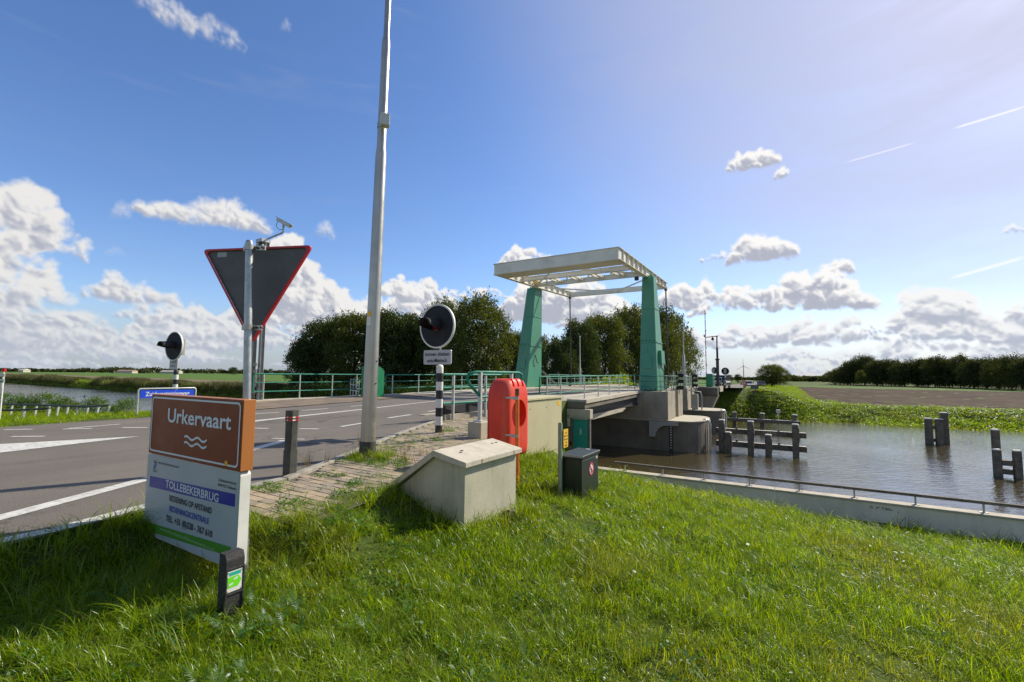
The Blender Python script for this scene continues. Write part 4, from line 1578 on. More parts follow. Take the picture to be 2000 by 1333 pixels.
# stair railing on its concrete footing
ft = solo('concrete_footing', MB().box(7.86, 8.16, -26.78, -26.42, -0.25, 0.32), MT['concrete_light'], 'small square concrete footing block carrying the thick railing post beside the red box', 'concrete block', (8.0, -26.6, 0), bevel=0.012)
sr = thing('railing', 'thick green handrail with a slanted end on a square concrete footing', 'railing', (8.0, -26.6, 0.32), 'green and grey railings of the bridge')
m = MB()
m.tube([(8.02, -26.62, .80), (7.93, -26.84, 1.02), (7.91, -26.89, 1.14), (7.93, -26.86, 1.22), (8.0, -26.72, 1.25), (8.08, -26.1, 1.25), (8.12, -25.35, 1.25), (8.13, -25.24, 1.22), (8.13, -25.2, 1.08)], .029, 10)
part('handrail', m, MT['greenrail'], sr)
m = MB()
m.box(7.985, 8.055, -26.64, -26.59, .32, 1.25)
m.box(7.93, 8.11, -26.70, -26.52, .32, .345)
part('post', m, MT['whitegrey'], sr)
m = MB()
m.box(8.07, 8.13, -25.62, -25.57, -.4, 1.23)
part('post', m, MT['whitegrey'], sr)
m = MB()
m.tube([(8.02, -26.6, .78), (8.12, -25.2, .78)], .024, 8)
part('rail', m, MT['greenrail'], sr)


# ------------------------------------------------------------------ masts and barriers
def hbeam(m, x, y, z0, z1, w=.16, d=.16, lean=(0, 0)):
    m.box(x - w / 2, x + w / 2, y - d / 2, y - d / 2 + .012, z0, z1)
    m.box(x - w / 2, x + w / 2, y + d / 2 - .012, y + d / 2, z0, z1)
    m.box(x - .006, x + .006, y - d / 2 + .012, y + d / 2 - .012, z0, z1)


cm = thing('camera_mast', 'tall twin beam mast with a camera on an arm, behind the triangular sign', 'camera mast', (-5.95, -22.9, 0.08))
for q in (-.12, .16):
    m = MB()
    hbeam(m, -5.95 + q, -22.9 + q * .6, 0.06, 6.75)
    part('beam', m, MT['greyp'], cm)
for k in range(5):
    z = .35 + .28 * k
    m = MB()
    m.box(-6.02, -5.72, -23.02, -22.99, z, z + .12)
    part('batten', m, MT['greyp'], cm)
m = MB()
m.box(-6.15, -5.7, -23.08, -22.7, 6.72, 6.86)
m.tube([(-5.95, -22.9, 6.8), (-5.25, -22.5, 7.15), (-5.20, -22.47, 7.2), (-5.20, -22.47, 7.42)], .035, 8)
part('arm', m, MT['galv'], cm)
m = MB()
m.beam((-5.42, -22.60, 7.74), (-4.93, -22.32, 7.44), .20, .15)
m.beam((-5.46, -22.62, 7.84), (-4.85, -22.27, 7.47), .23, .03)
m.tube([(-5.2, -22.47, 7.4), (-5.2, -22.47, 7.58)], .05, 8)
cmo = part('camera', m, MT['whitegrey'], cm, bevel=0.008)
m = MB()
m.tube([(-5.42, -22.6, 7.68), (-5.47, -22.63, 7.45), (-5.36, -22.56, 7.3), (-5.22, -22.48, 7.3)], .012, 6)
part('cable', m, MT['black'], cm)


def barrier(loc, label, boom_h, d, cat='barrier', width=0.8, boom_dir=(0, 0)):
    x, y, z = loc
    t = thing('road_barrier', label, cat, loc)
    m = MB()
    m.prism([(y - .38, z), (y + .38, z), (y + .38, z + 1.28), (y + .1, z + 1.5), (y - .38, z + 1.5)], 'x', x - width / 2, x + width / 2)
    hsg = part('housing', m, MT['housing'], t, bevel=0.02)
    m = MB()
    m.box(x - .05 + width / 2 + .003, x + width / 2 + .01, y - .2, y + .2, z + .25, z + 1.1)
    part('door', m, MT['housing'], hsg)
    n = 14
    bx, by = x + d[0], y + d[1]
    for k in range(n):
        z0, z1 = z + .5 + boom_h * k / n, z + .5 + boom_h * (k + 1) / n
        m = MB()
        m.box(bx - .045 + boom_dir[0] * z0, bx + .045 + boom_dir[0] * z0, by - .03, by + .03, z0, z1)
        part('boom_section', m, MT['signred'] if k % 2 else MT['whitegrey'], t)
    for k in range(4):
        zz = z + .5 + boom_h * (k + 1) / 4.2
        m = MB()
        m.tube([(bx + .05 + boom_dir[0] * zz, by, zz), (bx + .14 + boom_dir[0] * zz, by, zz)], .05, 10)
        part('boom_lamp', m, MT['redlens'], t)
    return t


P = at(727, 773, 23.0)
barrier((P[0], P[1], 0.06), 'green road barrier with upright boom behind the lamp post', 9.2, (.35, -.45))
P = at(1381, 762, 53.5)
barrier((5.35, 24.6, 0.06), 'far green road barrier with tall red and white boom upright on the far abutment', 8.6, (-.32, -.2), width=0.7)


def mast(label, loc, h, r0, r1, hstep, extra=None):
    x, y, z = loc
    t = thing('light_mast', label, 'mast', loc)
    m = MB()
    m.tube([(x, y, z), (x, y, z + hstep), (x, y, z + hstep + .05), (x, y, z + h)], [r0, r0, r1, r1], 10)
    m.box(x - .14, x + .14, y - .14, y + .14, z, z + .03)
    part('pole', m, MT['greyp'], t)
    m = MB()
    m.tube([(x, y, z + h), (x, y, z + h + .12)], [r1 * 1.6, r1 * 1.3], 10)
    part('lamp_head', m, MT['galv'], t)
    return t


mast('tall thin grey mast standing on the far pier right of the right tower', (5.15, 9.7, 0.17), 5.5, .12, .05, 3.0)
mast('thin grey mast on the far pier seen between the two green towers', (-5.0, 9.9, 0.17), 5.0, .11, .06, 1.8)
# far camera mast with crossarm
fm = thing('camera_mast', 'grey mast with horizontal arm and hanging camera at the far bridge end', 'camera mast', (6.2, 25.0, 0.05))
m = MB()
m.tube([(6.2, 25, .05), (6.2, 25, 3.2)], .17, 12)
m.tube([(6.2, 25, 3.2), (6.2, 25, 3.35)], .24, 12)
m.tube([(6.2, 25, 3.35), (6.2, 25, 4.7), (6.2, 25, 4.72), (6.2, 25, 6.1)], [.12, .12, .075, .075], 10)
part('pole', m, MT['darksteel'], fm)
m = MB()
m.tube([(6.35, 24.9, 6.05), (4.85, 25.8, 6.0), (4.7, 25.9, 6.1)], .05, 8)
m.tube([(4.7, 25.9, 6.1), (4.67, 25.9, 6.35)], .07, 8)
part('arm', m, MT['darksteel'], fm)
m = MB()
m.tube([(5.7, 25.3, 6.0), (5.7, 25.3, 5.85)], .06, 8)
m.tube([(5.7, 25.3, 5.86), (5.7, 25.3, 5.72), (5.7, 25.3, 5.62), (5.7, 25.3, 5.56)], [.14, .17, .13, .04], 12)
part('camera', m, MT['darksteel'], fm)
# shipping signals on the piers
for (x, y, lab) in ((6.0, 2.35, 'black shipping signal with hooded lamps on the near pier beside the tower'), (5.35, 13.1, 'black shipping signal with hooded lamps on the far pier beyond the mast')):
    t = thing('shipping_signal', lab, 'signal', (x, y, .17), 'shipping signals')
    m = MB()
    m.box(x - .30, x - .24, y - .10, y + .10, .17, 1.6)
    part('bracket', m, MT['galv'], t)
    m = MB()
    m.box(x - .05, x + .05, y - .28, y + .28, .12, 1.62)
    bo = part('board', m, MT['blackmatt'], t, bevel=.01)
    for k in range(3):
        m = MB()
        z = .40 + .46 * k
        m.tube([(x + .052, y, z), (x + .42, y, z - .02)], [.14, .15], 14, cap=False)
        part('hood', m, MT['blackmatt'], bo)


# ------------------------------------------------------------------ bridge signals
def stripe_pole(t, x, y, z0, z1, r, n, first_white=False):
    for k in range(n):
        a = z0 + (z1 - z0) * k / n
        b = z0 + (z1 - z0) * (k + 1) / n
        m = MB()
        if k == n - 1:
            m.tube([(x, y, a), (x, y, b - .05), (x, y, b - .012), (x, y, b)], [r, r, r * .8, r * .35], 20)
        else:
            m.tube([(x, y, a), (x, y, b)], r, 20)
        part('pole_band', m, MT['whitepaint'] if (k % 2 == 1) == (not first_white) else MT['black'], t)


def disc_signal(label, loc, zc, rad, nrm, plate=None, hoods=1, pole_r=.072, pole_top=1.4, bands=8, first_white=False, text=None, sep=0.0):
    x, y, z = loc
    t = thing('bridge_signal', label, 'traffic light', loc)
    stripe_pole(t, x, y, z, pole_top, pole_r, bands, first_white)
    n = np.array([nrm[0], nrm[1], 0.0])
    n /= np.linalg.norm(n)
    s_ = np.array([-n[1], n[0], 0])
    c = np.array([x, y, zc]) + n * 0.10
    m = MB()
    N_ = 48
    rim = lambda r, off: [tuple(c + n * off + (s_ * math.cos(2 * math.pi * k / N_) + np.array([0, 0, 1]) * math.sin(2 * math.pi * k / N_)) * r) for k in range(N_)]
    A, B = rim(rad - .03, 0), rim(rad - .03, .02)
    m.add(A + B, [tuple(range(N_ - 1, -1, -1)), tuple(range(N_, 2 * N_))] + [(i, (i + 1) % N_, N_ + (i + 1) % N_, N_ + i) for i in range(N_)])
    disc = part('background_disc', m, MT['blackmatt'], t)
    m = MB()
    q = [rim(rad - .032, -.012), rim(rad, -.012), rim(rad, .03), rim(rad - .032, .03)]
    v = [p for r_ in q for p in r_]
    m.add(v, [(a * N_ + i, a * N_ + (i + 1) % N_, ((a + 1) % 4) * N_ + (i + 1) % N_, ((a + 1) % 4) * N_ + i) for a in range(4) for i in range(N_)])
    part('white_rim', m, MT['whitepaint'], t)
    # lamp: short tube and a drooping hood
    lc = c + np.array([0, 0, .03])
    m = MB()
    m.tube([lc + n * .02, lc + n * .05], .12, 24)
    part('lens', m, MT['redlens'], t)
    m = MB()
    L = .40
    pts_o, K = [], 16
    for j in range(5):
        u = j / 4
        a0 = -math.pi * (.5 - .34 * u) - .0
        rr = .135 + .02 * u
        for k in range(K + 1):
            a = math.pi / 2 + (k / K - .5) * 2 * (math.pi * (0.80 - .34 * u))
            pts_o.append(lc + n * (.04 + L * u) + s_ * math.cos(a) * rr + np.array([0, 0, math.sin(a) * rr - .05 * u]))
    pin = [p * 1.0 for p in pts_o]
    pin = [lc + (p - lc) - (((p - lc) - n * ((p - lc) @ n)) * .05) for p in pts_o]
    f = []
    W1 = K + 1
    for j in range(4):
        for k in range(K):
            f.append((j * W1 + k, j * W1 + k + 1, (j + 1) * W1 + k + 1, (j + 1) * W1 + k))
    off = len(pts_o)
    f2 = [tuple(off + i for i in reversed(q_)) for q_ in f]
    edge = [(4 * W1 + k, 4 * W1 + k + 1, off + 4 * W1 + k + 1, off + 4 * W1 + k) for k in range(K)]
    m.add(pts_o + pin, f + f2 + edge, 0, True)
    part('hood', m, MT['blackmatt'], t)
    # box and strut at the back
    m = MB()
    b = np.array([x, y, zc]) + n * .0
    m.beam(b + n * .085 - np.array([0, 0, .0]), b - n * .16, .26, .5 * rad / .43)
    part('lamp_box', m, MT['greyp'], t, bevel=.01)
    m = MB()
    m.tube([(x, y, pole_top - .05), (x, y, zc - .1)], .022, 8)
    part('strut', m, MT['galv'], t)
    if plate:
        z0, z1, w = plate
        a = np.array([x, y, 0]) + n * (.085)
        m = MB()
        pc = []
        for cx_, cz_, a0 in ((w / 2 - .03, z1 - .03, 0), (-w / 2 + .03, z1 - .03, 90), (-w / 2 + .03, z0 + .03, 180), (w / 2 - .03, z0 + .03, 270)):
            for k in range(5):
                an = R(a0 + 90 * k / 4)
                pc.append((cx_ + .03 * math.cos(an), cz_ + .03 * math.sin(an)))
        F_ = [tuple(a + s_ * u + n * .012 + np.array([0, 0, v])) for u, v in pc]
        G_ = [tuple(a + s_ * u - n * .012 + np.array([0, 0, v])) for u, v in pc]
        nn = len(pc)
        m.add(F_ + G_, [tuple(range(nn)), tuple(range(2 * nn - 1, nn - 1, -1))] + [(i, nn + i, nn + (i + 1) % nn, (i + 1) % nn) for i in range(nn)])
        pl = part('text_plate', m, MT['signplate'], t)
    return t


MT['signplate'] = material('pale_sign_plate', (0.50, 0.50, 0.53), 0.4, var=0.04, vscale=2, dirt=(0.4, 0.4, 0.4), dscale=6, damt=0.4)
sg = disc_signal('round black bridge signal with white rim on a striped post in the pavement', (6.93, -26.5, 0.0), 2.18, .455, (0, -1), plate=(1.40, 1.695, .72), pole_top=1.40, bands=8)
# the pole centre is at x=6.93; plate face at y=-26.5-.097
text_part('tomen sluiten', .64, .075, (6.93 - .32, -26.602, 1.577), MT['ink'], sg)
text_part('autoMatisch', .52, .075, (6.93 - .26, -26.602, 1.447), MT['ink'], sg)
sl_ = disc_signal('round bridge signal seen side on beside the blue street name sign', (-4.18, -26.55, 0.0), 2.04, .48, (0.10, -1.0), plate=(1.28, 1.62, .44), pole_top=1.27, bands=8, first_white=True)
text_part('bomen sluiten', .36, .045, (-4.36, -26.662, 1.50), MT['ink'], sl_)
text_part('automatisch', .32, .045, (-4.34, -26.662, 1.38), MT['ink'], sl_)
disc_signal('far bridge signal disc turned away, on a striped post beyond the bridge', (6.75, 27.5, -0.2), 1.92, .45, (0, 1), pole_top=1.3, bands=7, first_white=True)
disc_signal('far bridge signal half hidden behind the far camera mast', (5.55, 26.9, -0.1), 2.0, .42, (0.6, 1), pole_top=1.3, bands=7)


# ------------------------------------------------------------------ lamp post
lx, ly = 7.84, -29.15
lp = thing('lamp_post', 'tall aluminium lamp post with a black foot sleeve standing in the brick pavement', 'lamp post', (lx, ly, 0))


def lpx(z):
    return lx + .0125 * z, ly + .006 * z


def pt(z):
    a = lpx(z)
    return (a[0], a[1], z)


m = MB()
m.tube([pt(.22), pt(2.2), pt(4.42), pt(4.5)], [.103, .091, .079, .076], 32, cap=False)
part('lower_shaft', m, MT['alu'], lp)
m = MB()
m.tube([pt(4.5), pt(4.58), pt(6.15), pt(6.25)], [.076, .066, .062, .058], 32, cap=False)
part('middle_shaft', m, MT['alu'], lp)
m = MB()
m.tube([pt(6.25), pt(6.35), pt(9.2)], [.058, .045, .038], 24)
part('upper_shaft', m, MT['alu'], lp)
m = MB()
m.tube([pt(-.3), pt(.24)], [.118, .113], 32)
part('foot_sleeve', m, MT['boll'], lp)
m = MB()
x, y, z = pt(4.93)
m.tube([(x, y, z - .05), (x, y, z + .03)], .075, 24)
part('strap', m, MT['galv'], lp)
m = MB()
m.beam((x + .14, y - .08, z - .09), (x + .14, y - .08, z + .09), .13, .10, up=(.8, -.6, 0))
part('sensor_box', m, MT['whitegrey'], lp, bevel=.008)
m = MB()
m.tube([(x + .1, y - .05, z + .09), (x + .07, y - .04, z + .16), (x + .03, y, z + .13)], .012, 6)
part('cable', m, MT['whitegrey'], lp)
# service door: a thin raised rounded panel wrapped on the shaft, towards the camera and the right
dirc = math.atan2(CAMP[1] - ly, CAMP[0] - lx)


def wrap(m, zc, hh, a0, a1, rr, n=6, mi=0):
    pts = []
    for k in range(n + 1):
        a = a0 + (a1 - a0) * k / n
        for zz in (zc - hh, zc + hh):
            q = lpx(zz)
            r = rr - .0055 * zz
            pts.append((q[0] + math.cos(a) * r, q[1] + math.sin(a) * r, zz))
    m.add(pts, [(2 * k, 2 * k + 2, 2 * k + 3, 2 * k + 1) for k in range(n)], mi, True)


m = MB()
wrap(m, 1.22, .20, dirc + .15, dirc + .95, .1055)
ld = part('service_door', m, MT['alu'], lp)
m = MB()
for zz in (1.06, 1.38):
    a = dirc + .8
    q = lpx(zz)
    m.tube([(q[0] + math.cos(a) * .09, q[1] + math.sin(a) * .09, zz), (q[0] + math.cos(a) * .108, q[1] + math.sin(a) * .108, zz)], .011, 8)
part('lock', m, MT['black'], ld)
m = MB()
wrap(m, 2.06, .035, dirc - 1.2, dirc - .35, .104)
part('number_sticker', m, MT['yellow'], lp)
m = MB()
wrap(m, 1.955, .06, dirc - 1.15, dirc - .4, .104)
part('text_sticker', m, MT['whitepaint'], lp)
m = MB()
m.tube([(lx + .35, ly - .15, 9.2), (lx + .2, ly, 9.28), (lx - .9, ly + .2, 9.32)], [.05, .07, .05], 10)
part('luminaire', m, MT['greyp'], lp)

# ------------------------------------------------------------------ canal sign with give way sign
st = thing('sign_post', 'steel post with triangular sign back, brown canal sign and white bridge board', 'sign post', (9.70, -31.88, -0.3))
m = MB()
m.tube([(9.695, -31.87, -.6), (9.645, -31.875, .4), (9.535, -31.88, 2.185)], .0265, 20)
m.tube([(9.535, -31.88, 2.185), (9.535, -31.88, 2.20)], [.0265, .018], 20)
part('post', m, MT['galv'], st)
m = MB()
m.tube([(8.65, -31.90, -.7), (8.63, -31.905, .9)], .03, 16)
part('post', m, MT['galv'], st)


def rrect(x0, x1, z0, z1, r, n=5):
    o = []
    for cx, cz, a0 in ((x1 - r, z1 - r, 0), (x0 + r, z1 - r, 90), (x0 + r, z0 + r, 180), (x1 - r, z0 + r, 270)):
        for k in range(n + 1):
            a = R(a0 + 90 * k / n)
            o.append((cx + r * math.cos(a), cz + r * math.sin(a)))
    return o


BX0, BX1 = 8.405, 9.788
m = MB()
m.box(BX0, BX1, -31.997, -31.91, 0.525, 1.012)
bp = part('brown_board', m, MT['brownside'], st, bevel=.003)
m = MB()
m.box(BX0 + .004, BX1 - .004, -32.0, -31.998, 0.529, 1.008)
part('face', m, MT['brown'], bp)
# white outline
m = MB()
o_ = rrect(BX0 + .022, BX1 - .022, .547, .992, .035)
i_ = rrect(BX0 + .036, BX1 - .036, .560, .979, .026)
n = len(o_)
m.add([(a, -32.0025, b) for a, b in o_] + [(a, -32.0025, b) for a, b in i_], [(k, (k + 1) % n, n + (k + 1) % n, n + k) for k in range(n)])
part('outline', m, MT['lettering'], bp)
text_part('Urkervaart', .94, .112, (8.715, -32.003, .800), MT['lettering'], bp)
m = MB()
for zz in (.700, .655):
    v = []
    for k in range(25):
        u = k / 24
        x = 9.005 + .335 * u
        zc = zz - .002 + .012 * math.sin(u * 4 * math.pi + .4)
        v += [(x, -32.003, zc - .008), (x, -32.003, zc + .008)]
    m.add(v, [(2 * k, 2 * k + 2, 2 * k + 3, 2 * k + 1) for k in range(24)])
part('wave_symbol', m, MT['lettering'], bp)
m = MB()
m.box(9.60, 9.635, -32.004, -32.002, .548, .582)
part('maker_mark', m, MT['yellow'], bp)
# white board
m = MB()
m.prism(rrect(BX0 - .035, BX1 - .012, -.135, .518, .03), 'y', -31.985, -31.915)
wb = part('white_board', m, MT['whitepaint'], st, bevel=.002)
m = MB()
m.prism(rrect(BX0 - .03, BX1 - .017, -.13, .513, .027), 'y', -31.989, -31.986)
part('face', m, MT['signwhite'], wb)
yb = -31.991
m = MB()
m.add([(8.44, yb, .250), (9.73, yb, .282), (9.73, yb, .368), (8.44, yb, .338)], [(0, 1, 2, 3)])
part('blue_band', m, MT['signblue'], wb)
m = MB()
m.add([(8.41, yb, -.105), (9.71, yb, -.052), (9.71, yb, .012), (8.41, yb, -.035)], [(0, 1, 2, 3)])
part('green_band', m, MT['signgreen'], wb)
yt = -31.993
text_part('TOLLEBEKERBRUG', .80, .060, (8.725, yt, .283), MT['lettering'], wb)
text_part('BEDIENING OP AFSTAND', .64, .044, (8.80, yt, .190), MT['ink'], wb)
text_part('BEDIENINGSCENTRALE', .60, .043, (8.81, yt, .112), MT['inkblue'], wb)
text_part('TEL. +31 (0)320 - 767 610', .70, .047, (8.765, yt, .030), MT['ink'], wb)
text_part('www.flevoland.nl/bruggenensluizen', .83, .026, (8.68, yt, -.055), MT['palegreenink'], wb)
text_part('PROVINCIE FLEVOLAND', .345, .016, (8.578, yt, .452), MT['ink'], wb)
text_part('Zuidwesterringweg', .235, .019, (9.505, yt, .430), MT['ink'], wb)
text_part('8309 PG Tollebeek', .235, .019, (9.505, yt, .395), MT['ink'], wb)
# emblem of the board
m = MB()
for a, b, w in (((8.497, .470), (8.520, .448), .007), ((8.520, .448), (8.548, .458), .007), ((8.505, .440), (8.520, .428), .006), ((8.520, .428), (8.545, .440), .006), ((8.520, .428), (8.498, .408), .006), ((8.525, .425), (8.515, .402), .006)):
    m.beam((a[0], yt, a[1]), (b[0], yt, b[1]), .002, w, up=(0, 0, 1))
part('emblem', m, MT['inkblue'], wb)
m = MB()
m.beam((8.517, yt, .472), (8.548, yt, .472), .002, .008)
part('emblem', m, MT['yellow'], wb)
m = MB()
q = [(8.52 + .026 * math.cos(R(t)), .402 + .022 * math.sin(R(t))) for t in range(190, 351, 20)]
for a, b in zip(q[:-1], q[1:]):
    m.beam((a[0], yt, a[1]), (b[0], yt, b[1]), .002, .007)
part('emblem', m, MT['signgreen'], wb)
# brackets holding the boards
for z in (.93, .60, .42, .0):
    m = MB()
    m.box(9.58, 9.76, -31.908, -31.897, z - .012, z + .012)
    xx = 9.67 - (z + .1) * .06
    m.tube([(xx, -31.873, z - .015), (xx, -31.873, z + .015)], .031, 16)
    part('bracket', m, MT['galv'], st)
# triangle, seen from its grey back
TL = np.array([9.00, -31.985, 2.188])
TR = np.array([9.90, -31.63, 2.188])
TB = np.array([9.5625, -31.80, 1.405])
e1 = (TR - TL) / np.linalg.norm(TR - TL)
nb_ = np.array([e1[1], -e1[0], 0])        # towards the camera side
cc = (TL + TR + TB) / 3
TB = np.array([cc[0] - 0, 0, 0])
mid = (TL + TR) / 2
TB = mid + np.array([0, 0, -.765])


def tri(off, inset, rc=.028, n=5):
    c = (TL + TR + TB) / 3
    P = [TL, TB, TR]
    P2 = [c + (p - c) * (1 - inset) for p in P]
    out = []
    for i in range(3):
        a, b, d = P2[i - 1], P2[i], P2[(i + 1) % 3]
        u1 = (a - b) / np.linalg.norm(a - b)
        u2 = (d - b) / np.linalg.norm(d - b)
        s0, s1 = b + u1 * rc * 1.7, b + u2 * rc * 1.7
        for k in range(n + 1):
            t = k / n
            out.append((1 - t) ** 2 * s0 + 2 * t * (1 - t) * b + t * t * s1 + nb_ * off)
    return out


back = -.040
A, B = tri(back, .0), tri(back - .022, .0)
n = len(A)
A2 = tri(back, .062)
m = MB()
m.add(A + B + A2, [(k, (k + 1) % n, n + (k + 1) % n, n + k) for k in range(n)] + [(k, (k + 1) % n, 2 * n + (k + 1) % n, 2 * n + k) for k in range(n)])
tp = part('triangle_rim', m, MT['signred'], st)
A3 = tri(back - .016, .05)
B3 = tri(back - .020, .05)
m = MB()
m.add(A3 + B3, [tuple(range(n)), tuple(range(2 * n - 1, n - 1, -1))])
tb_ = part('triangle_back', m, MT['signgrey'], st)
F1 = tri(back - .023, .01)
m = MB()
m.add(F1, [tuple(range(n))])
part('triangle_face', m, MT['whitepaint'], st)
m = MB()
c0 = TL + (TR - TL) * .13 + nb_ * (back - .0145) + np.array([0, 0, -.065])
m.add([c0, c0 + e1 * .085, c0 + e1 * .085 + np.array([0, 0, .04]), c0 + np.array([0, 0, .04])], [(0, 1, 2, 3)])
part('sticker', m, MT['greyp'], tb_)
for z, w in ((2.145, .185), (1.535, .165)):
    px_, py_ = 9.535 + (2.185 - z) * .062, -31.88
    a = np.array([px_ - .055, py_ - .02, z])
    m = MB()
    m.tube([(px_, py_, z - .022), (px_, py_, z + .022)], .033, 20)
    c = np.array([px_, py_, z]) + nb_ * (-.028)
    m.beam(c - e1 * .07, c + e1 * (w - .07), .012, .036)
    cl_ = part('clamp', m, MT['alu'], st)
    m = MB()
    for k in (.055, .10):
        q = c + e1 * k
        m.tube([q, q + nb_ * .02], .008, 8)
    part('bolt', m, MT['darksteel'], cl_)

# ------------------------------------------------------------------ black marker post with the green footpath plate
mp = thing('marker_post', 'short black plastic post with a green footprints plate before the white board', 'marker post', (10.01, -32.12, -.35))
m = MB()
m.box(9.965, 10.06, -32.205, -32.035, -.7, .045)
m.hexa([(9.965, -32.205, .045), (10.06, -32.205, .045), (10.06, -32.035, .045), (9.965, -32.035, .045)], [(9.965, -32.205, .083), (10.04, -32.205, .083), (10.04, -32.035, .083), (9.965, -32.035, .083)])
mpb = part('body', m, MT['blackp'], mp, bevel=.003)
m = MB()
for y0, y1, z0, z1 in ((-32.205, -32.192, -.6, .0), (-32.050, -32.035, -.6, .0), (-32.192, -32.050, -.012, .0), (-32.192, -32.050, -.158, -.147)):
    m.box(10.061, 10.068, y0, y1, z0, z1)
part('raised_frame', m, MT['blackp'], mpb, bevel=.002)
m = MB()
m.box(10.0612, 10.064, -32.190, -32.056, -.140, -.018)
pl = part('plate', m, MT['whitepaint'], mp)
m = MB()
m.add([(10.0655, -32.176, -.044), (10.0655, -32.070, -.044), (10.0655, -32.070, -.024), (10.0655, -32.176, -.024)], [(0, 1, 2, 3)])
part('teal_strip', m, MT['stickerteal'], pl)
m = MB()
m.add([(10.0655, -32.188, -.114), (10.0655, -32.092, -.114), (10.0655, -32.062, -.082), (10.0655, -32.092, -.050), (10.0655, -32.188, -.050)], [(0, 1, 2, 3, 4)])
part('arrow', m, MT['stickergreen'], pl)
for cy, cz in ((-32.118, -.066), (-32.158, -.094)):
    m = MB()
    q = []
    for k in range(18):
        a = 2 * math.pi * k / 18
        r = 1 - .38 * math.exp(-((math.cos(a) + .05) ** 2) / .05)
        q.append((10.067, cy + .021 * math.cos(a), cz + (.0075 * r) * math.sin(a) + .004 * math.cos(a)))
    m.add(q, [tuple(range(18))])
    part('footprint', m, MT['whitepaint'], pl)
m = MB()
for y, z in ((-32.184, -.026), (-32.063, -.026), (-32.184, -.134), (-32.063, -.134)):
    m.tube([(10.064, y, z), (10.0665, y, z)], .0035, 8)
part('screw', m, MT['galv'], pl)

mp.location = (10.028, -32.150, -.335)
mp.scale = (.85, .65, 1.0)

# ------------------------------------------------------------------ bollard in the pavement
bx, by = 7.98, -30.43
bo = thing('bollard', 'dark grey square bollard with two red and white bands at the pavement corner', 'bollard', (bx, by, 0))


def octo(w, ch):
    h = w / 2
    return [(bx + a, by + b) for a, b in ((-h + ch, -h), (h - ch, -h), (h, -h + ch), (h, h - ch), (h - ch, h), (-h + ch, h), (-h, h - ch), (-h, -h + ch))]


m = MB()
m.prism(octo(.125, .02), 'z', -.3, .30)
m.prism(octo(.118, .025), 'z', .30, .63)
m.prism(octo(.125, .025), 'z', .63, .76)
bb = part('body', m, MT['boll'], bo, bevel=.004)
for z in (.682, .648):
    m = MB()
    m.prism(octo(.1275, .026), 'z', z - .008, z + .008)
    part('red_band', m, MT['signred'], bo)
    m = MB()
    m.box(bx + .0, bx + .018, by - .0665, by - .0645, z - .006, z + .008)
    m.box(bx + .0645, bx + .0665, by - .035, by + .0, z - .006, z + .008)
    part('reflector', m, MT['whitepaint'], bo)

# ------------------------------------------------------------------ concrete cabinet with a ridged lid
cb = thing('concrete_cabinet', 'pale cast concrete cabinet with a ridged lid sloping down to the pavement', 'concrete cabinet', (10.0, -29.6, -.2))
m = MB()
m.prism([(10.345, -.6), (10.345, .325), (10.0, .395), (9.50, .02), (9.50, -.6)], 'x' if False else 'y', -30.19, -29.23)
part('body', m, MT['castbody'], cb, bevel=.008)
m = MB()
m.prism([(10.395, .322), (10.395, .372), (9.99, .452), (9.30, -.02), (9.31, -.08), (9.995, .392)], 'y', -30.245, -29.185)
ldd = part('lid', m, MT['slab'], cb, bevel=.005)
m = MB()
for (xx, yy_) in ((10.16, -30.02), (10.13, -29.96), (10.12, -29.38), (10.12, -29.30)):
    zz = .452 - (xx - 9.99) / .405 * .08
    m.box(xx - .012, xx + .012, yy_ - .018, yy_ + .014, zz - .004, zz + .004)
part('lifting_slot', m, MT['ink'], ldd)
for yy_ in (-29.98, -29.36):
    m = MB()
    m.add([(10.3965, yy_ - .008, .368), (10.3965, yy_ + .012, .370), (10.3965, yy_ + .008, .345), (10.3965, yy_ + .004, .322), (10.3965, yy_ - .006, .335)], [(0, 1, 2, 3, 4)])
    part('rust_run', m, MT['rust'], ldd)

P_ = (10.47, -29.55)
m = MB()
bmr = bmesh.new()
bmesh.ops.create_icosphere(bmr, subdivisions=2, radius=1.0)
rr_ = random.Random(4)
vs_ = [(P_[0] + v.co.x * .07 * (1 + rr_.uniform(-.25, .25)), P_[1] + v.co.y * .09 * (1 + rr_.uniform(-.25, .25)), gz(*P_) + .03 + v.co.z * .055 * (1 + rr_.uniform(-.25, .25))) for v in bmr.verts]
m.add(vs_, [tuple(v.index for v in f.verts) for f in bmr.faces])
bmr.free()
solo('rock', m, MT['boll'], 'dark rough lump of stone in the grass against the pale concrete cabinet', 'rock', (P_[0], P_[1], gz(*P_)))

# ------------------------------------------------------------------ lifebuoy box
lb = thing('lifebuoy_box', 'bright red plastic lifebuoy box standing between the concrete cabinet and the beige cabinet', 'lifebuoy box', (9.6, -28.18, .2))


def boxobj(name, x0, x1, y0, y1, z0, z1, w, seg, mat, parent, taper=0.0):
    bm = bmesh.new()
    bmesh.ops.create_cube(bm, size=1.0)
    for v in bm.verts:
        tz = v.co.z > 0
        v.co = Vector(((x0 + x1) / 2 + v.co.x * (x1 - x0) * (1 - taper * tz * .5), (y0 + y1) / 2 + v.co.y * (y1 - y0) * (1 - taper * tz), (z0 + z1) / 2 + v.co.z * (z1 - z0)))
    me = bpy.data.meshes.new(name)
    bm.to_mesh(me)
    bm.free()
    for p in me.polygons:
        p.use_smooth = True
    me.materials.append(mat)
    o = bpy.data.objects.new(name, me)
    COL.objects.link(o)
    b = o.modifiers.new('b', 'BEVEL')
    b.width = w
    b.segments = seg
    return o


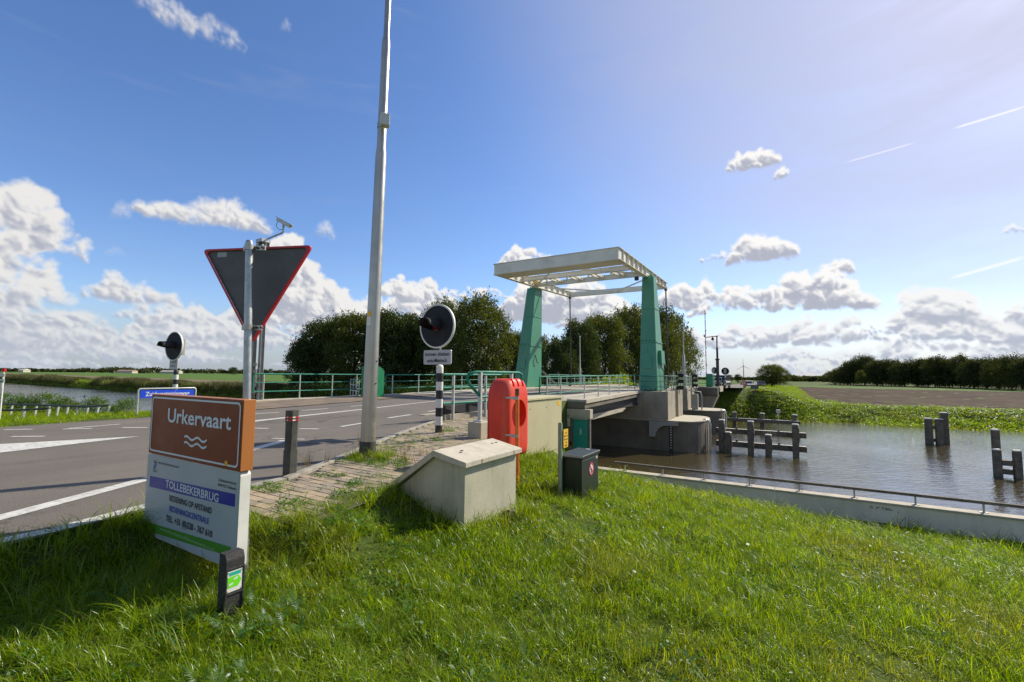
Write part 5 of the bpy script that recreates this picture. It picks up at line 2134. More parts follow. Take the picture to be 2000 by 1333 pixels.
def bake(o, parent, off):
    bpy.context.view_layer.update()
    dg = bpy.context.evaluated_depsgraph_get()
    me = bpy.data.meshes.new_from_object(o.evaluated_get(dg))
    me.transform(Matrix.Translation((-off[0], -off[1], -off[2])))
    o.modifiers.clear()
    o.data = me
    o.parent = parent
    OFF[o.name] = off
    return o


def shell(name, xcut, keep_above):
    """rounded capsule lofted from rounded rectangles, cut by the plane x = xcut"""
    bm = bmesh.new()
    rings = []
    X0, X1, Y0, Y1 = 9.415, 9.785, -28.51, -27.86
    prof = [(.085, .80, .09), (.10, .90, .10), (.135, .965, .11), (.20, 1.0, .11), (.55, 1.0, .11), (.86, .995, .11), (.95, .975, .115), (1.02, .93, .12), (1.075, .855, .12), (1.115, .75, .11), (1.14, .62, .09), (1.150, .50, .07)]
    for z, k, rad in prof:
        cx, cy = (X0 + X1) / 2, (Y0 + Y1) / 2
        hx, hy = (X1 - X0) / 2 * (1 - (1 - k) * .8), (Y1 - Y0) / 2 * k
        ring = []
        rad = min(rad, hx * .9)
        for (sx_, sy_, a0) in ((1, 1, 0), (-1, 1, 90), (-1, -1, 180), (1, -1, 270)):
            for q in range(7):
                an = R(a0 + 15 * q)
                ring.append(bm.verts.new((cx + sx_ * (hx - rad) + rad * math.cos(an), cy + sy_ * (hy - rad) + rad * math.sin(an), z)))
        rings.append(ring)
    n = len(rings[0])
    for A_, B_ in zip(rings[:-1], rings[1:]):
        for k in range(n):
            bm.faces.new((A_[k], A_[(k + 1) % n], B_[(k + 1) % n], B_[k]))
    bm.faces.new(list(reversed(rings[0])))
    bm.faces.new(rings[-1])
    g = bm.verts[:] + bm.edges[:] + bm.faces[:]
    res = bmesh.ops.bisect_plane(bm, geom=g, plane_co=(xcut, 0, 0), plane_no=(1, 0, 0), clear_inner=keep_above, clear_outer=not keep_above)
    eds = [e for e in res['geom_cut'] if isinstance(e, bmesh.types.BMEdge)]
    bmesh.ops.contextual_create(bm, geom=eds)
    bmesh.ops.recalc_face_normals(bm, faces=bm.faces)
    me = bpy.data.meshes.new(name)
    bm.to_mesh(me)
    bm.free()
    me.materials.append(MT['red'])
    o = bpy.data.objects.new(name, me)
    COL.objects.link(o)
    return o


f_ = shell('front_shell', 9.482, True)
cutm = MB()
cutm.tube([(9.68, -28.19, .66), (9.9, -28.19, .66)], .20, 40)
cu_o = bpy.data.objects.new('cut', cutm.mesh('cut', MT['darkred']))
COL.objects.link(cu_o)
cu2 = MB()
for k in range(3):
    yy_ = -28.32 + .13 * k
    cu2.beam((9.62, yy_, 1.20), (9.78, yy_, 1.05), .05, .10, up=(1, 0, .3))
cu2_o = bpy.data.objects.new('cut', cu2.mesh('cut', MT['darkred']))
COL.objects.link(cu2_o)
for c_ in (cu_o, cu2_o):
    md = f_.modifiers.new('bool', 'BOOLEAN')
    md.object = c_
    md.operation = 'DIFFERENCE'
    md.solver = 'EXACT'
bake(f_, lb, (9.6, -28.18, .2))
for c_ in (cu_o, cu2_o):
    bpy.data.objects.remove(c_)
b_ = shell('back_shell', 9.470, False)
bake(b_, lb, (9.6, -28.18, .2))
for o_ in (f_, b_):
    for p in o_.data.polygons:
        p.use_smooth = True
    o_.data.set_sharp_from_angle(angle=R(38))
m = MB()
m.box(9.45, 9.50, -28.44, -27.92, .26, 1.04)
part('lining', m, MT['darkred'], lb)
m = MB()
m.box(9.66, 9.72, -28.22, -28.12, -.5, .25)
part('stand', m, MT['darkred'], lb)
m = MB()
m.tube([(9.93, -28.48, -.25), (9.925, -28.49, .97)], .0265, 14)
hk = solo('boat_hook', m, MT['orange'], 'upright orange painted pole clipped in front of the red lifebuoy box', 'pole', (9.93, -28.48, -.1))
m = MB()
m.tube([(9.925, -28.49, .93), (9.925, -28.49, 1.02)], .029, 14)
part('dark_tip', m, MT['rust'], hk)
for z in (.895, .40):
    m = MB()
    m.box(9.86, 9.965, -28.535, -28.522, z - .02, z + .02)
    m.box(9.76, 9.90, -28.515, -28.505, z - .012, z + .012)
    part('clip', m, MT['galv'], lb, bevel=.003)

# ------------------------------------------------------------------ beige cabinet
bc = thing('electric_cabinet', 'tall plain beige electric cabinet behind the red lifebuoy box', 'electric cabinet', (9.3, -26.8, -.2))
m = MB()
m.box(9.05, 9.47, -27.45, -26.12, -.6, .79)
part('body', m, MT['cabinet'], bc, bevel=.006)
m = MB()
m.box(9.471, 9.490, -27.44, -26.13, -.10, .785)
dd = part('door', m, MT['cabinet'], bc, bevel=.004)
m = MB()
m.box(9.02, 9.51, -27.48, -26.09, .793, .835)
part('lid', m, MT['cabinet'], bc, bevel=.006)
m = MB()
m.box(9.471, 9.486, -27.44, -26.13, -.5, -.108)
part('plinth', m, MT['cabinet'], bc, bevel=.003)
m = MB()
m.box(9.4905, 9.493, -26.32, -26.20, .67, .74)
part('sticker', m, MT['yellow'], dd)
m = MB()
for yy_, zz in ((-26.75, .66), (-27.33, .66), (-27.36, -.02), (-26.8, -.02)):
    m.tube([(9.49, yy_, zz), (9.495, yy_, zz)], .009, 8)
part('screw', m, MT['ink'], dd)

# ------------------------------------------------------------------ dark green cabinet
gc = thing('gas_cabinet', 'small dark green metal cabinet with a round no smoking sticker in the grass', 'utility cabinet', (10.47, -27.65, -.35))
m = MB()
m.box(10.32, 10.62, -27.95, -27.33, -.7, .075)
part('body', m, MT['darkgreen'], gc, bevel=.004)
m = MB()
m.box(10.30, 10.64, -27.97, -27.31, .078, .128)
lid_ = part('lid', m, MT['darkgreen'], gc, bevel=.004)
m = MB()
m.box(10.300, 10.638, -27.9735, -27.971, .100, .1285)
m.box(10.641, 10.6435, -27.97, -27.31, .116, .126)
m.box(10.622, 10.6245, -27.94, -27.34, .052, .062)
part('worn_edge', m, MT['greyp'], lid_)
m = MB()
m.tube([(10.5, -27.42, .1285), (10.5, -27.42, .138)], .03, 12)
part('lock_cap', m, MT['whitegrey'], lid_)


def flat_ring(cx, cy, cz, r0, r1, n=32, off=0.0, slash=False):
    m = MB()
    v = [(cx + off, cy + r1 * math.cos(2 * math.pi * k / n), cz + r1 * math.sin(2 * math.pi * k / n)) for k in range(n)]
    if r0 > 0:
        v += [(cx + off, cy + r0 * math.cos(2 * math.pi * k / n), cz + r0 * math.sin(2 * math.pi * k / n)) for k in range(n)]
        m.add(v, [(k, (k + 1) % n, n + (k + 1) % n, n + k) for k in range(n)])
    else:
        m.add(v, [tuple(range(n))])
    return m


stk = part('no_smoking_sticker', flat_ring(10.6225, -27.60, -.10, 0, .088), MT['whitepaint'], gc)
MT['magenta'] = material('sticker_red', (0.62, 0.03, 0.12), 0.45, var=.03)
mm = flat_ring(10.6245, -27.60, -.10, .066, .088)
mm.beam((10.6250, -27.66, -.045), (10.6250, -27.54, -.155), .016, .001, up=(1, 0, 0))
part('red_ring', mm, MT['magenta'], stk)
m = MB()
m.beam((10.6248, -27.63, -.13), (10.6248, -27.585, -.155), .014, .0008, up=(1, 0, 0))
m.beam((10.6248, -27.64, -.09), (10.6248, -27.60, -.13), .010, .0008, up=(1, 0, 0))
m.beam((10.6248, -27.58, -.06), (10.6248, -27.565, -.04), .006, .0008, up=(1, 0, 0))
part('cigarette_symbol', m, MT['ink'], stk)
m = MB()
m.box(10.622, 10.6240, -27.43, -27.35, .015, .045)
part('label_plate', m, MT['whitegrey'], gc)
# yellow marker
ym = thing('marker_post', 'slim grey green post with a narrow yellow plate beside the dark green cabinet', 'marker post', (10.34, -28.02, -.35))
m = MB()
m.tube([(10.335, -28.02, -.7), (10.335, -28.02, .545), (10.335, -28.02, .56)], [.030, .030, .022], 14)
part('post', m, MT['greypost'], ym)
m = MB()
m.prism([(y - 28.02 + .02, z) for y, z in rrect(0, .15, .215, .465, .012)], 'x', 10.372, 10.378)
yp = part('plate', m, MT['yellow'], ym)
m = MB()
for k, cells in enumerate(((.4, .6), (.05, .25, .55, .9), (.1, .3, .6, .85), (.45, .62), (.35, .5, .7))):
    for c_ in cells:      # small dark marks, too small to read in the photograph
        y_ = -27.99 + .12 * c_
        m.add([(10.380, y_, .405 - .043 * k), (10.380, y_ + .016, .405 - .043 * k), (10.380, y_ + .016, .422 - .043 * k), (10.380, y_, .422 - .043 * k)], [(0, 1, 2, 3)])
part('printed_marks', m, MT['ink'], yp, kind='stuff')

# ------------------------------------------------------------------ quay wall and its rail
qw = thing('quay_wall', 'long low concrete quay wall along the canal at the foot of the grass slope', 'quay wall', (14, -16.2, -3.2))
for k in range(9):
    x0 = 5.6 + 7.0 * k
    m = MB()
    m.box(x0, x0 + 6.985, -16.42, -16.08, -5.6, -2.47)
    part('wall_section', m, MT['quay'], qw, bevel=.012)
    m = MB()
    m.box(x0 - .0, x0 + 6.985, -16.46, -16.04, -2.467, -2.42)
    part('coping', m, MT['concrete_light'], qw, bevel=.008)
m = MB()
rr_ = random.Random(3)
for k in range(7):
    a = 15.05 + .07 * k
    q = [(a + .05 * rr_.random() * math.cos(t * 1.1) + .01 * t, -16.425, -2.60 + .035 * math.sin(t * 1.1 + k) * (1 + .3 * (k == 4))) for t in range(7)]
    if k in (1, 3):
        continue
    m.tube(q, .006, 5)
part('graffiti_scrawl', m, MT['ink'], qw)
qr = thing('quay_rail', 'long low grey rail running on short posts along the top of the quay wall', 'railing', (14, -16.2, -2.42))
for k in range(8):
    x0 = 7.2 + 7.2 * k
    m = MB()
    m.box(x0, x0 + 7.19, -16.27, -16.17, -2.19, -2.11)
    part('rail', m, MT['wood'], qr, bevel=.01)
xq = 7.6
while xq < 62:
    m = MB()
    m.box(xq - .02, xq + .02, -16.24, -16.20, -2.42, -2.19)
    m.box(xq - .09, xq + .09, -16.27, -16.17, -2.42, -2.405)
    part('post', m, MT['greyp'], qr)
    xq += 1.42


# ------------------------------------------------------------------ mooring structures in the water
def pile(m, x, y, zt_, w=.34, h=None, cap=True):
    m.hexa([(x - w / 2, y - w / 2, -6), (x + w / 2, y - w / 2, -6), (x + w / 2, y + w / 2, -6), (x - w / 2, y + w / 2, -6)],
           [(x - w * .46, y - w * .46, zt_), (x + w * .46, y - w * .46, zt_), (x + w * .46, y + w * .46, zt_), (x - w * .46, y + w * .46, zt_)])


def pile_part(t, x, y, zt_, w=.36, notch=False):
    m = MB()
    if notch:
        zz = zt_
        m.prism([(y - w / 2, -6), (y + w / 2, -6), (y + w / 2, zz)] + [(y - w / 2, zz)], 'x', x - w / 2, x + w * .32)
        m.prism([(x + w * .32, -6), (x + w * .52, zz - 1.15), (x + w * .66, zz - .75), (x + w * .55, zz - .22), (x + w * .32, zz)], 'y', y - w * .42, y + w * .42)
    else:
        pile(m, x, y, zt_, w)
    p = part('pile', m, MT['wood'], t, bevel=.03)
    m = MB()
    m.hexa([(x - w * .54, y - w * .54, zt_ + .002), (x + w * .6, y - w * .54, zt_ + .002), (x + w * .6, y + w * .54, zt_ + .002), (x - w * .54, y + w * .54, zt_ + .002)],
           [(x - w * .4, y - w * .4, zt_ + .07), (x + w * .4, y - w * .4, zt_ + .07), (x + w * .4, y + w * .4, zt_ + .07), (x - w * .4, y + w * .4, zt_ + .07)])
    part('cap', m, MT['wood_lit'], p, bevel=.015)  # pale colour stands for sunlight on the pile top


fd = thing('guide_fender', 'nearer timber guide fender with tall and short piles and two beams', 'fender', (11.3, .4, -3.75), 'timber mooring structures')
for x, z in ((9.22, -1.72), (10.95, -1.72), (13.45, -1.76)):
    pile_part(fd, x, .2, z, .36, True)
for x, z in ((9.62, -2.50), (11.95, -2.50)):
    pile_part(fd, x, .05, z, .36, True)
for y, z0, z1 in ((.62, -2.60, -2.28), (.55, -3.46, -3.12)):
    m = MB()
    m.box(8.82, 14.05, y - .13, y + .13, z0, z1)
    b_ = part('beam', m, MT['wood'], fd, bevel=.02)
    m = MB()
    m.box(8.86, 14.0, y - .11, y + .11, z1 + .002, z1 + .02)
    part('sunlit_top', m, MT['wood_lit'], b_)  # sunlit upper side of the beam, put in as a pale sheet
    for x in (10.1, 12.55):
        m = MB()
        m.cyl((x, y), .07, z1 + .022, z1 + .14, 10)
        part('bolt_head', m, MT['wood'], b_)
fb = thing('guide_fender', 'farther timber guide fender with three piles and one long beam near the far bank', 'fender', (11.3, 16.5, -3.75), 'timber mooring structures')
for x in (8.6, 11.0, 13.65):
    pile_part(fb, x, 16.5, -2.28, .40)
m = MB()
m.box(8.0, 14.1, 16.0, 16.28, -3.12, -2.80)
b_ = part('beam', m, MT['wood'], fb, bevel=.02)
m = MB()
m.box(8.2, 14.0, 16.02, 16.26, -2.798, -2.775)
part('sunlit_top', m, MT['wood_lit'], b_)  # beam top lightened by colour, as the sun would
m = MB()
m.tube([(12.35, 16.8, -4.5), (12.35, 16.8, -2.1)], .06, 10)
m.box(12.18, 12.52, 16.65, 16.95, -2.15, -1.84)
part('light_box', m, MT['whitegrey'], fb, bevel=.02)


def dolphin(label, cx, cy, zl, zh, w, sep, tall):
    t = thing('mooring_dolphin', label, 'mooring dolphin', (cx, cy, -3.75), 'timber mooring structures')
    pile_part(t, cx - sep / 2, cy, zl, w)
    pile_part(t, cx + sep / 2, cy + .05, zl, w)
    pile_part(t, cx + tall[0], cy + tall[1], zh, w)
    m = MB()
    m.box(cx - sep / 2 + w / 2, cx + sep / 2 - w / 2, cy - .1, cy + .35, zl - .75, zl - .48)
    part('cross_beam', m, MT['wood'], t, bevel=.02)
    m = MB()
    m.box(cx - sep / 2 + w / 2, cx + sep / 2 - w / 2, cy + .0, cy + .3, -3.62, -3.36)
    part('cross_beam', m, MT['wood'], t, bevel=.02)


dolphin('mooring dolphin of grey timber piles at the right edge of the canal, the nearer one', 22.60, -.55, -2.42, -1.50, .32, .74, (-.06, 1.15))
dolphin('mooring dolphin of grey timber piles standing near the far grassy bank', 22.72, 13.3, -1.88, -1.42, .46, .62, (.72, .5))

# ------------------------------------------------------------------ street name sign and left side
sn = thing('street_name_sign', 'low blue street name sign in a grey frame behind the brown sign', 'street name sign', (-3.1, -27.2, 0))
m = MB()
m.tube([(-3.1, -27.93, -.3), (-3.1, -27.93, .66), (-3.1, -27.89, .70), (-3.1, -26.47, .70), (-3.1, -26.43, .66), (-3.1, -26.43, -.3)], .026, 8)
part('frame', m, MT['whitegrey'], sn)
m = MB()
m.box(-3.11, -3.085, -27.88, -26.48, .43, .655)
sp_ = part('plate', m, MT['streetblue'], sn)
text_part('Zuidwesterringweg', 1.15, .125, (-3.083, -27.76, .485), MT['whitepaint'], sp_, face='+x')

for lab, pts in (('upper low rail on leaning white posts down the left grass slope', [(-36.5, -25.6), (-31.1, -25.15), (-26.2, -24.05), (-19.9, -23.15)]),
                 ('lower low rail on white posts in the left grass slope, nearer the road', [(-27, -27.9), (-22.25, -26.9), (-19.9, -25.6)])):
    t = thing('low_rail', lab, 'railing', (pts[0][0], pts[0][1], gz(*pts[0])))
    P3 = []
    L = 0
    for a, b in zip(pts[:-1], pts[1:]):
        n = max(2, int(math.hypot(b[0] - a[0], b[1] - a[1]) / 1.05))
        for k in range(n):
            u = k / n
            P3.append((a[0] + (b[0] - a[0]) * u, a[1] + (b[1] - a[1]) * u))
    P3.append(pts[-1])
    zs = [gz(*p) for p in P3]
    m = MB()
    m.tube([(p[0], p[1], z + .72) for p, z in zip(P3, zs)], .055, 8)
    part('rail', m, MT['darksteel'], t)
    for p, z in list(zip(P3, zs))[::1]:
        m = MB()
        m.beam((p[0] - .12, p[1] - .05, z - .3), (p[0], p[1], z + .69), .10, .07)
        part('post', m, MT['whitegrey'], t)

fs = thing('finger_post', 'small red, white and green direction plates at the left edge of the picture', 'signpost', (-16.35, -28.0, -1.0))
m = MB()
m.tube([(-16.5, -28, -1.6), (-16.5, -28, 1.15)], .035, 12)
part('pole', m, MT['whitepaint'], fs)
for (y0, y1, z0, z1, mt) in ((-27.97, -27.93, .92, 1.05, 'whitegrey'), (-27.97, -27.93, .68, .82, 'whitegrey'), (-27.97, -27.93, .48, .66, 'whitepaint'), (-27.97, -27.93, .66, .72, 'stickergreen')):
    m = MB()
    m.box(-17.6, -16.05 if mt == 'whitegrey' else -16.25, y0 - .1, y1 - .1, z0, z1)
    part('direction_plate', m, MT[mt], fs)
m = MB()
m.tube([(-16.5, -28, 1.151), (-16.5, -28, 1.27)], .08, 12)
part('red_cap', m, MT['signred'], fs)

# ------------------------------------------------------------------ far side: vehicles, signs, posts
def car(label, loc, rz, col, van=False, L=4.3, Wd=1.75, H=1.45):
    t = thing('van' if van else 'car', label, 'van' if van else 'car', (0, 0, 0))
    hl = L / 2
    if van:
        prof = [(-hl, .35), (-hl, .95), (-hl + .25, 1.1), (-hl + .9, H), (hl - .05, H), (hl, 1.2), (hl, .35)]
        roofz = H
    else:
        prof = [(-hl, .35), (-hl, .72), (-hl + .95, .88), (-hl + 1.65, H), (hl - 1.0, H), (hl - .3, .95), (hl, .9), (hl, .35)]
    m = MB()
    m.prism(prof, 'x', -Wd / 2, Wd / 2)
    part('body', m, MT[col], t, bevel=.08, seg=3)
    m = MB()
    if van:
        m.prism([(-hl + .32, 1.12), (-hl + .88, H - .08), (-hl + 1.5, H - .08), (-hl + 1.5, 1.08)], 'x', -Wd / 2 - .01, Wd / 2 + .01)
        m.hexa([(-Wd / 2 + .15, -hl + .18, 1.10), (Wd / 2 - .15, -hl + .18, 1.10), (Wd / 2 - .15, -hl + .4, 1.10), (-Wd / 2 + .15, -hl + .4, 1.10)], [(-Wd / 2 + .2, -hl + .68, H - .12), (Wd / 2 - .2, -hl + .68, H - .12), (Wd / 2 - .2, -hl + .9, H - .12), (-Wd / 2 + .2, -hl + .9, H - .12)])
    else:
        m.prism([(-hl + 1.12, .92), (-hl + 1.70, H - .07), (hl - 1.05, H - .07), (hl - .5, .96)], 'x', -Wd / 2 - .008, Wd / 2 + .008)
        m.hexa([(-Wd / 2 + .13, -hl + .92, .90), (Wd / 2 - .13, -hl + .92, .90), (Wd / 2 - .13, -hl + 1.2, .90), (-Wd / 2 + .13, -hl + 1.2, .90)], [(-Wd / 2 + .2, -hl + 1.55, H - .06), (Wd / 2 - .2, -hl + 1.55, H - .06), (Wd / 2 - .2, -hl + 1.8, H - .06), (-Wd / 2 + .2, -hl + 1.8, H - .06)])
    part('window', m, MT['glass'], t)
    for sx in (-1, 1):
        for yy_ in (-hl + .85, hl - .85):
            m = MB()
            m.tube([(sx * (Wd / 2 - .2), yy_, .32), (sx * (Wd / 2 + .01), yy_, .32)], .32, 20)
            wl = part('wheel', m, MT['tyre'], t)
            m = MB()
            m.tube([(sx * (Wd / 2 + .012), yy_, .32), (sx * (Wd / 2 + .02), yy_, .32)], .19, 16)
            part('rim', m, MT['galv'], wl)
        m = MB()
        m.box(sx * (Wd / 2 - .32) - .17, sx * (Wd / 2 - .32) + .17, -hl - .012, -hl + .05, .60, .74)
        part('headlight', m, MT['whitegrey'], t, bevel=.02)
    m = MB()
    m.box(-.45, .45, -hl - .015, -hl + .02, .42, .56)
    part('grille', m, MT['black'], t)
    t.location = loc
    t.rotation_euler = (0, 0, rz)
    return t


car('white car with dark windows driving towards the bridge on the far road', (6.3, 76, -1.02), R(-2), 'carwhite')
car('dark car on the far road beside the roadside tree', (7.6, 104, -1.3), R(-4), 'cardark')
v_ = car('dark van with white stripes just beyond the far end of the bridge', (5.35, 35.0, -.30), R(-5), 'cardark', van=True, L=4.8, Wd=1.85, H=1.75)
for sx in (-1, 1):
    m = MB()
    m.box(sx * .94 - .006, sx * .94 + .006, -1.6, 1.9, .75, .98)
    part('white_stripe', m, MT['whitepaint'], v_)
m = MB()
m.box(-.5, .5, -2.42, -2.405, .80, .98)
part('white_stripe', m, MT['whitepaint'], v_)
ws = thing('warning_sign', 'small red bordered triangular warning sign on a thin pole beside the far road', 'road sign', (8.5, 31.1, -.4))
m = MB()
m.tube([(8.5, 31.15, -.7), (8.5, 31.15, .9)], .03, 8)
part('pole', m, MT['galv'], ws)
m = MB()
m.prism([(8.06, .25), (8.94, .25), (8.5, 1.02)], 'y', 31.10, 31.12)
part('red_triangle', m, MT['signred'], ws)
m = MB()
m.prism([(8.24, .36), (8.76, .36), (8.5, .80)], 'y', 31.09, 31.098)
part('white_centre', m, MT['whitepaint'], ws)
m = MB()
m.box(8.46, 8.54, 31.083, 31.089, .42, .64)
part('symbol', m, MT['ink'], ws)
for i, (x, y) in enumerate(((9.2, 29.4), (9.55, 31.9))):
    t = thing('bollard', ('nearer' if i == 0 else 'farther') + ' of two small red banded bollards beside the far road', 'bollard', (x, y, gz(x, y)), 'bollards beside the far road')
    z = gz(x, y)
    m = MB()
    m.tube([(x, y, z - .3), (x, y, z + .62)], .09, 10)
    part('body', m, MT['boll'], t)
    m = MB()
    m.tube([(x, y, z + .40), (x, y, z + .54)], .095, 10)
    part('red_band', m, MT['signred'], t)
P = at(1475, 756, 47)
bs_ = thing('sign_board', 'dark rectangular sign seen from behind on a thin pole in the far bank', 'sign', (P[0], P[1], gz(P[0], P[1])))
m = MB()
m.box(P[0] - .42, P[0] + .30, P[1] - .02, P[1] + .02, P[2] - .22, P[2] + .20)
part('board', m, MT['signgrey'], bs_)
m = MB()
m.tube([(P[0], P[1] - .04, -2.6), (P[0], P[1] - .04, P[2] - .2)], .03, 8)
part('pole', m, MT['darksteel'], bs_)
P = at(1453, 748, 950)
wt = thing('wind_turbine', 'distant white wind turbine on the horizon above the red warning sign', 'wind turbine', (P[0], P[1], -2.3))
m = MB()
m.tube([(P[0], P[1], -2.3), (P[0], P[1], 24)], [1.1, .7], 10)
part('tower', m, MT['turbine'], wt)
m = MB()
m.box(P[0] - .8, P[0] + .8, P[1] - 2, P[1] + 1.5, 23.6, 25.2)
part('nacelle', m, MT['turbine'], wt)
for k in range(3):
    a = R(92 + 120 * k)
    m = MB()
    dx, dz = math.cos(a), math.sin(a)
    m.hexa([(P[0] - dz * .5, P[1] - 2.3, 24.4 + dx * .5), (P[0] + dz * .5, P[1] - 2.3, 24.4 - dx * .5), (P[0] + dz * .5, P[1] - 2.1, 24.4 - dx * .5), (P[0] - dz * .5, P[1] - 2.1, 24.4 + dx * .5)],
           [(P[0] + dx * 15 - dz * .15, P[1] - 2.3, 24.4 + dz * 15 + dx * .15), (P[0] + dx * 15 + dz * .15, P[1] - 2.3, 24.4 + dz * 15 - dx * .15), (P[0] + dx * 15 + dz * .15, P[1] - 2.2, 24.4 + dz * 15 - dx * .15), (P[0] + dx * 15 - dz * .15, P[1] - 2.2, 24.4 + dz * 15 + dx * .15)])
    part('blade', m, MT['turbine'], wt)
# fields
def field(name, pts, z, mat):
    m = MB()
    m.add([(x, y, z) for x, y in pts], [tuple(range(len(pts)))])
    return part(name, m, mat, kind='structure')


field('ploughed_field', [(19.5, 42), (22.5, 38.8), (39, 40), (120, 50), (500, 100), (500, 190), (80, 150), (30, 160), (16.5, 175), (15.5, 67)], -2.27, MT['soil'])
field('grass_field', [(16.5, 176), (30, 161), (80, 151), (500, 191), (500, 260), (85, 175), (30, 200), (17, 215)], -2.26, MT['fgreen'])
field('stubble_field', [(-3000, 75), (-60, 24), (-60, 60), (-3000, 330)], -2.24, MT['ftan'])
field('crop_field', [(-3000, 335), (-60, 61), (-60, 330), (-3000, 1500)], -2.24, MT['fgreen'])
field('stubble_field', [(-3000, 1510), (-60, 332), (-60, 460), (-3000, 2000)], -2.24, MT['fdark'])
field('crop_field', [(-59, 60), (-22, 45), (-14, 120), (-14, 600), (-59, 900)], -2.24, MT['fgreen'])
# sheds on the horizon
for i, (px, w, hh, lab) in enumerate(((243, 30, 4.5, 'low farm building with reddish roof on the horizon at far left'), (330, 34, 4.0, 'long low pale shed on the left horizon'), (40, 10, 4.5, 'small white house on the horizon at far left'), (1628, 18, 6.0, 'small pale building between the far trees beyond the ploughed field'))):
    dist = 900 if px < 1000 else 420
    P = at(px, 725, dist)
    w = w * dist / 889 * (1.0 if px < 1000 else .5)
    t = thing('shed', lab, 'building', (P[0], P[1], -2.4))
    c, s = math.cos(YAW), math.sin(YAW)
    ax_ = np.array([c, s])
    ay_ = np.array([-s, c])
    def Q(a, b, z):
        q = np.array([P[0], P[1]]) + ax_ * a + ay_ * b
        return (q[0], q[1], z)
    m = MB()
    m.hexa([Q(-w / 2, 0, -2.4), Q(w / 2, 0, -2.4), Q(w / 2, 14, -2.4), Q(-w / 2, 14, -2.4)], [Q(-w / 2, 0, hh * .4), Q(w / 2, 0, hh * .4), Q(w / 2, 14, hh * .4), Q(-w / 2, 14, hh * .4)])
    part('wall', m, MT['barnwall'], t)
    m = MB()
    m.hexa([Q(-w / 2 - .5, -.5, hh * .4 + .01), Q(w / 2 + .5, -.5, hh * .4 + .01), Q(w / 2 + .5, 14.5, hh * .4 + .01), Q(-w / 2 - .5, 14.5, hh * .4 + .01)], [Q(-w / 2, 6, hh), Q(w / 2, 6, hh), Q(w / 2, 8, hh), Q(-w / 2, 8, hh)])
    part('roof', m, MT['barnroof'] if i == 0 else MT['barnwall'], t)
# duck
P = at(165, 773, 88)
m = MB()
m.tube([(P[0] - .22, P[1], -3.70), (P[0] - .1, P[1], -3.68), (P[0] + .1, P[1], -3.66), (P[0] + .3, P[1], -3.62)], [.04, .13, .14, .03], 10)
m.tube([(P[0] - .15, P[1], -3.65), (P[0] - .18, P[1], -3.5)], [.05, .045], 8)
m.tube([(P[0] - .14, P[1], -3.49), (P[0] - .27, P[1], -3.47)], [.06, .02], 8)
solo('duck', m, MT['blackmatt'], 'small dark duck swimming alone on the wide canal at the left', 'duck', (P[0], P[1], -3.7))


# ------------------------------------------------------------------ vegetation
def atz(px, py, z):
    d = ray(px, py)
    t = (z - CAMP[2]) / d[2]
    return CAMP + d * t


def project(P):
    d = np.asarray(P, float) - CAMP
    z = d @ CF
    return 1000 + FPX * (d @ CR) / z, 666.5 - FPX * (d @ CU) / z, z


def leaf_quads(C, size, r, up_bias=0.25):
    """rhombic leaves at points C with random orientation; size per leaf"""
    n = len(C)
    N_ = r.normal(size=(n, 3)) + np.array([0, 0, up_bias])
    N_ /= np.linalg.norm(N_, axis=1)[:, None]
    A = np.cross(N_, r.normal(size=(n, 3)))
    A /= np.linalg.norm(A, axis=1)[:, None]
    B = np.cross(N_, A)
    s = size[:, None]
    w = (0.45 + 0.25 * r.random(n))[:, None]
    V = np.stack([C - A * s * .5, C + B * s * w * .5 + N_ * s * .06, C + A * s * .5, C - B * s * w * .5 + N_ * s * .06], 1).reshape(-1, 3)
    F = np.arange(4 * n).reshape(-1, 4)
    return V, F


def crown_mesh(name, seed, mat, nleaf, height=10.0, width=8.0, base=0.3, lobes=26, leaf=.24, shape=1.0, spray=14, rag=.28):
    r = np.random.default_rng(seed)
    H = height - base
    L = []
    for i in range(lobes):
        u = (i + .5) / lobes
        a = 2.4 * i + r.random() * .8
        zz = u ** .85
        prof = max(.6 if zz < .4 else 0, math.sin(math.pi * (zz * .74 + .16)) ** .55)
        rad = width / 2 * prof * (0.35 + .5 * math.sqrt(r.random()))
        lr = width * (.15 + .11 * r.random()) * (1.0 if zz < .85 else .75)
        L.append((rad * math.cos(a), rad * math.sin(a), base + H * (0.03 + .87 * zz), lr))
    L.append((0, 0, base + H * .5, width * .28))
    L.append((0, 0, base + H * .8, width * .2))
    wts = np.array([l[3] ** 2 for l in L])
    wts /= wts.sum()
    ns = nleaf // spray
    li = r.choice(len(L), ns, p=wts)
    Ls = np.array(L)[li]
    D = r.normal(size=(ns, 3))
    D /= np.linalg.norm(D, axis=1)[:, None]
    D[:, 2] = np.where(D[:, 2] < -.3, -D[:, 2] * .6, D[:, 2])
    rr = (.62 + .45 * r.random(ns) ** .7) + (r.random(ns) < .12) * rag * r.random(ns)
    S = Ls[:, :3] + D * (Ls[:, 3] * rr)[:, None] * np.array([1, 1, .8])
    C = np.repeat(S, spray, 0) + r.normal(size=(ns * spray, 3)) * (leaf * 1.15)
    C = C[C[:, 2] > .15]
    sz = leaf * (0.6 + .8 * r.random(len(C)))
    V, F = leaf_quads(C, sz, r)
    tone = np.repeat(r.random(ns), spray)[:len(C)] if len(C) == ns * spray else r.random(len(C))
    rnd = np.clip(tone * .55 + .45 * r.random(len(C)), 0, 1)
    me = np_mesh(name, V, F, mat, rnd=np.repeat(rnd, 4))
    return me, L


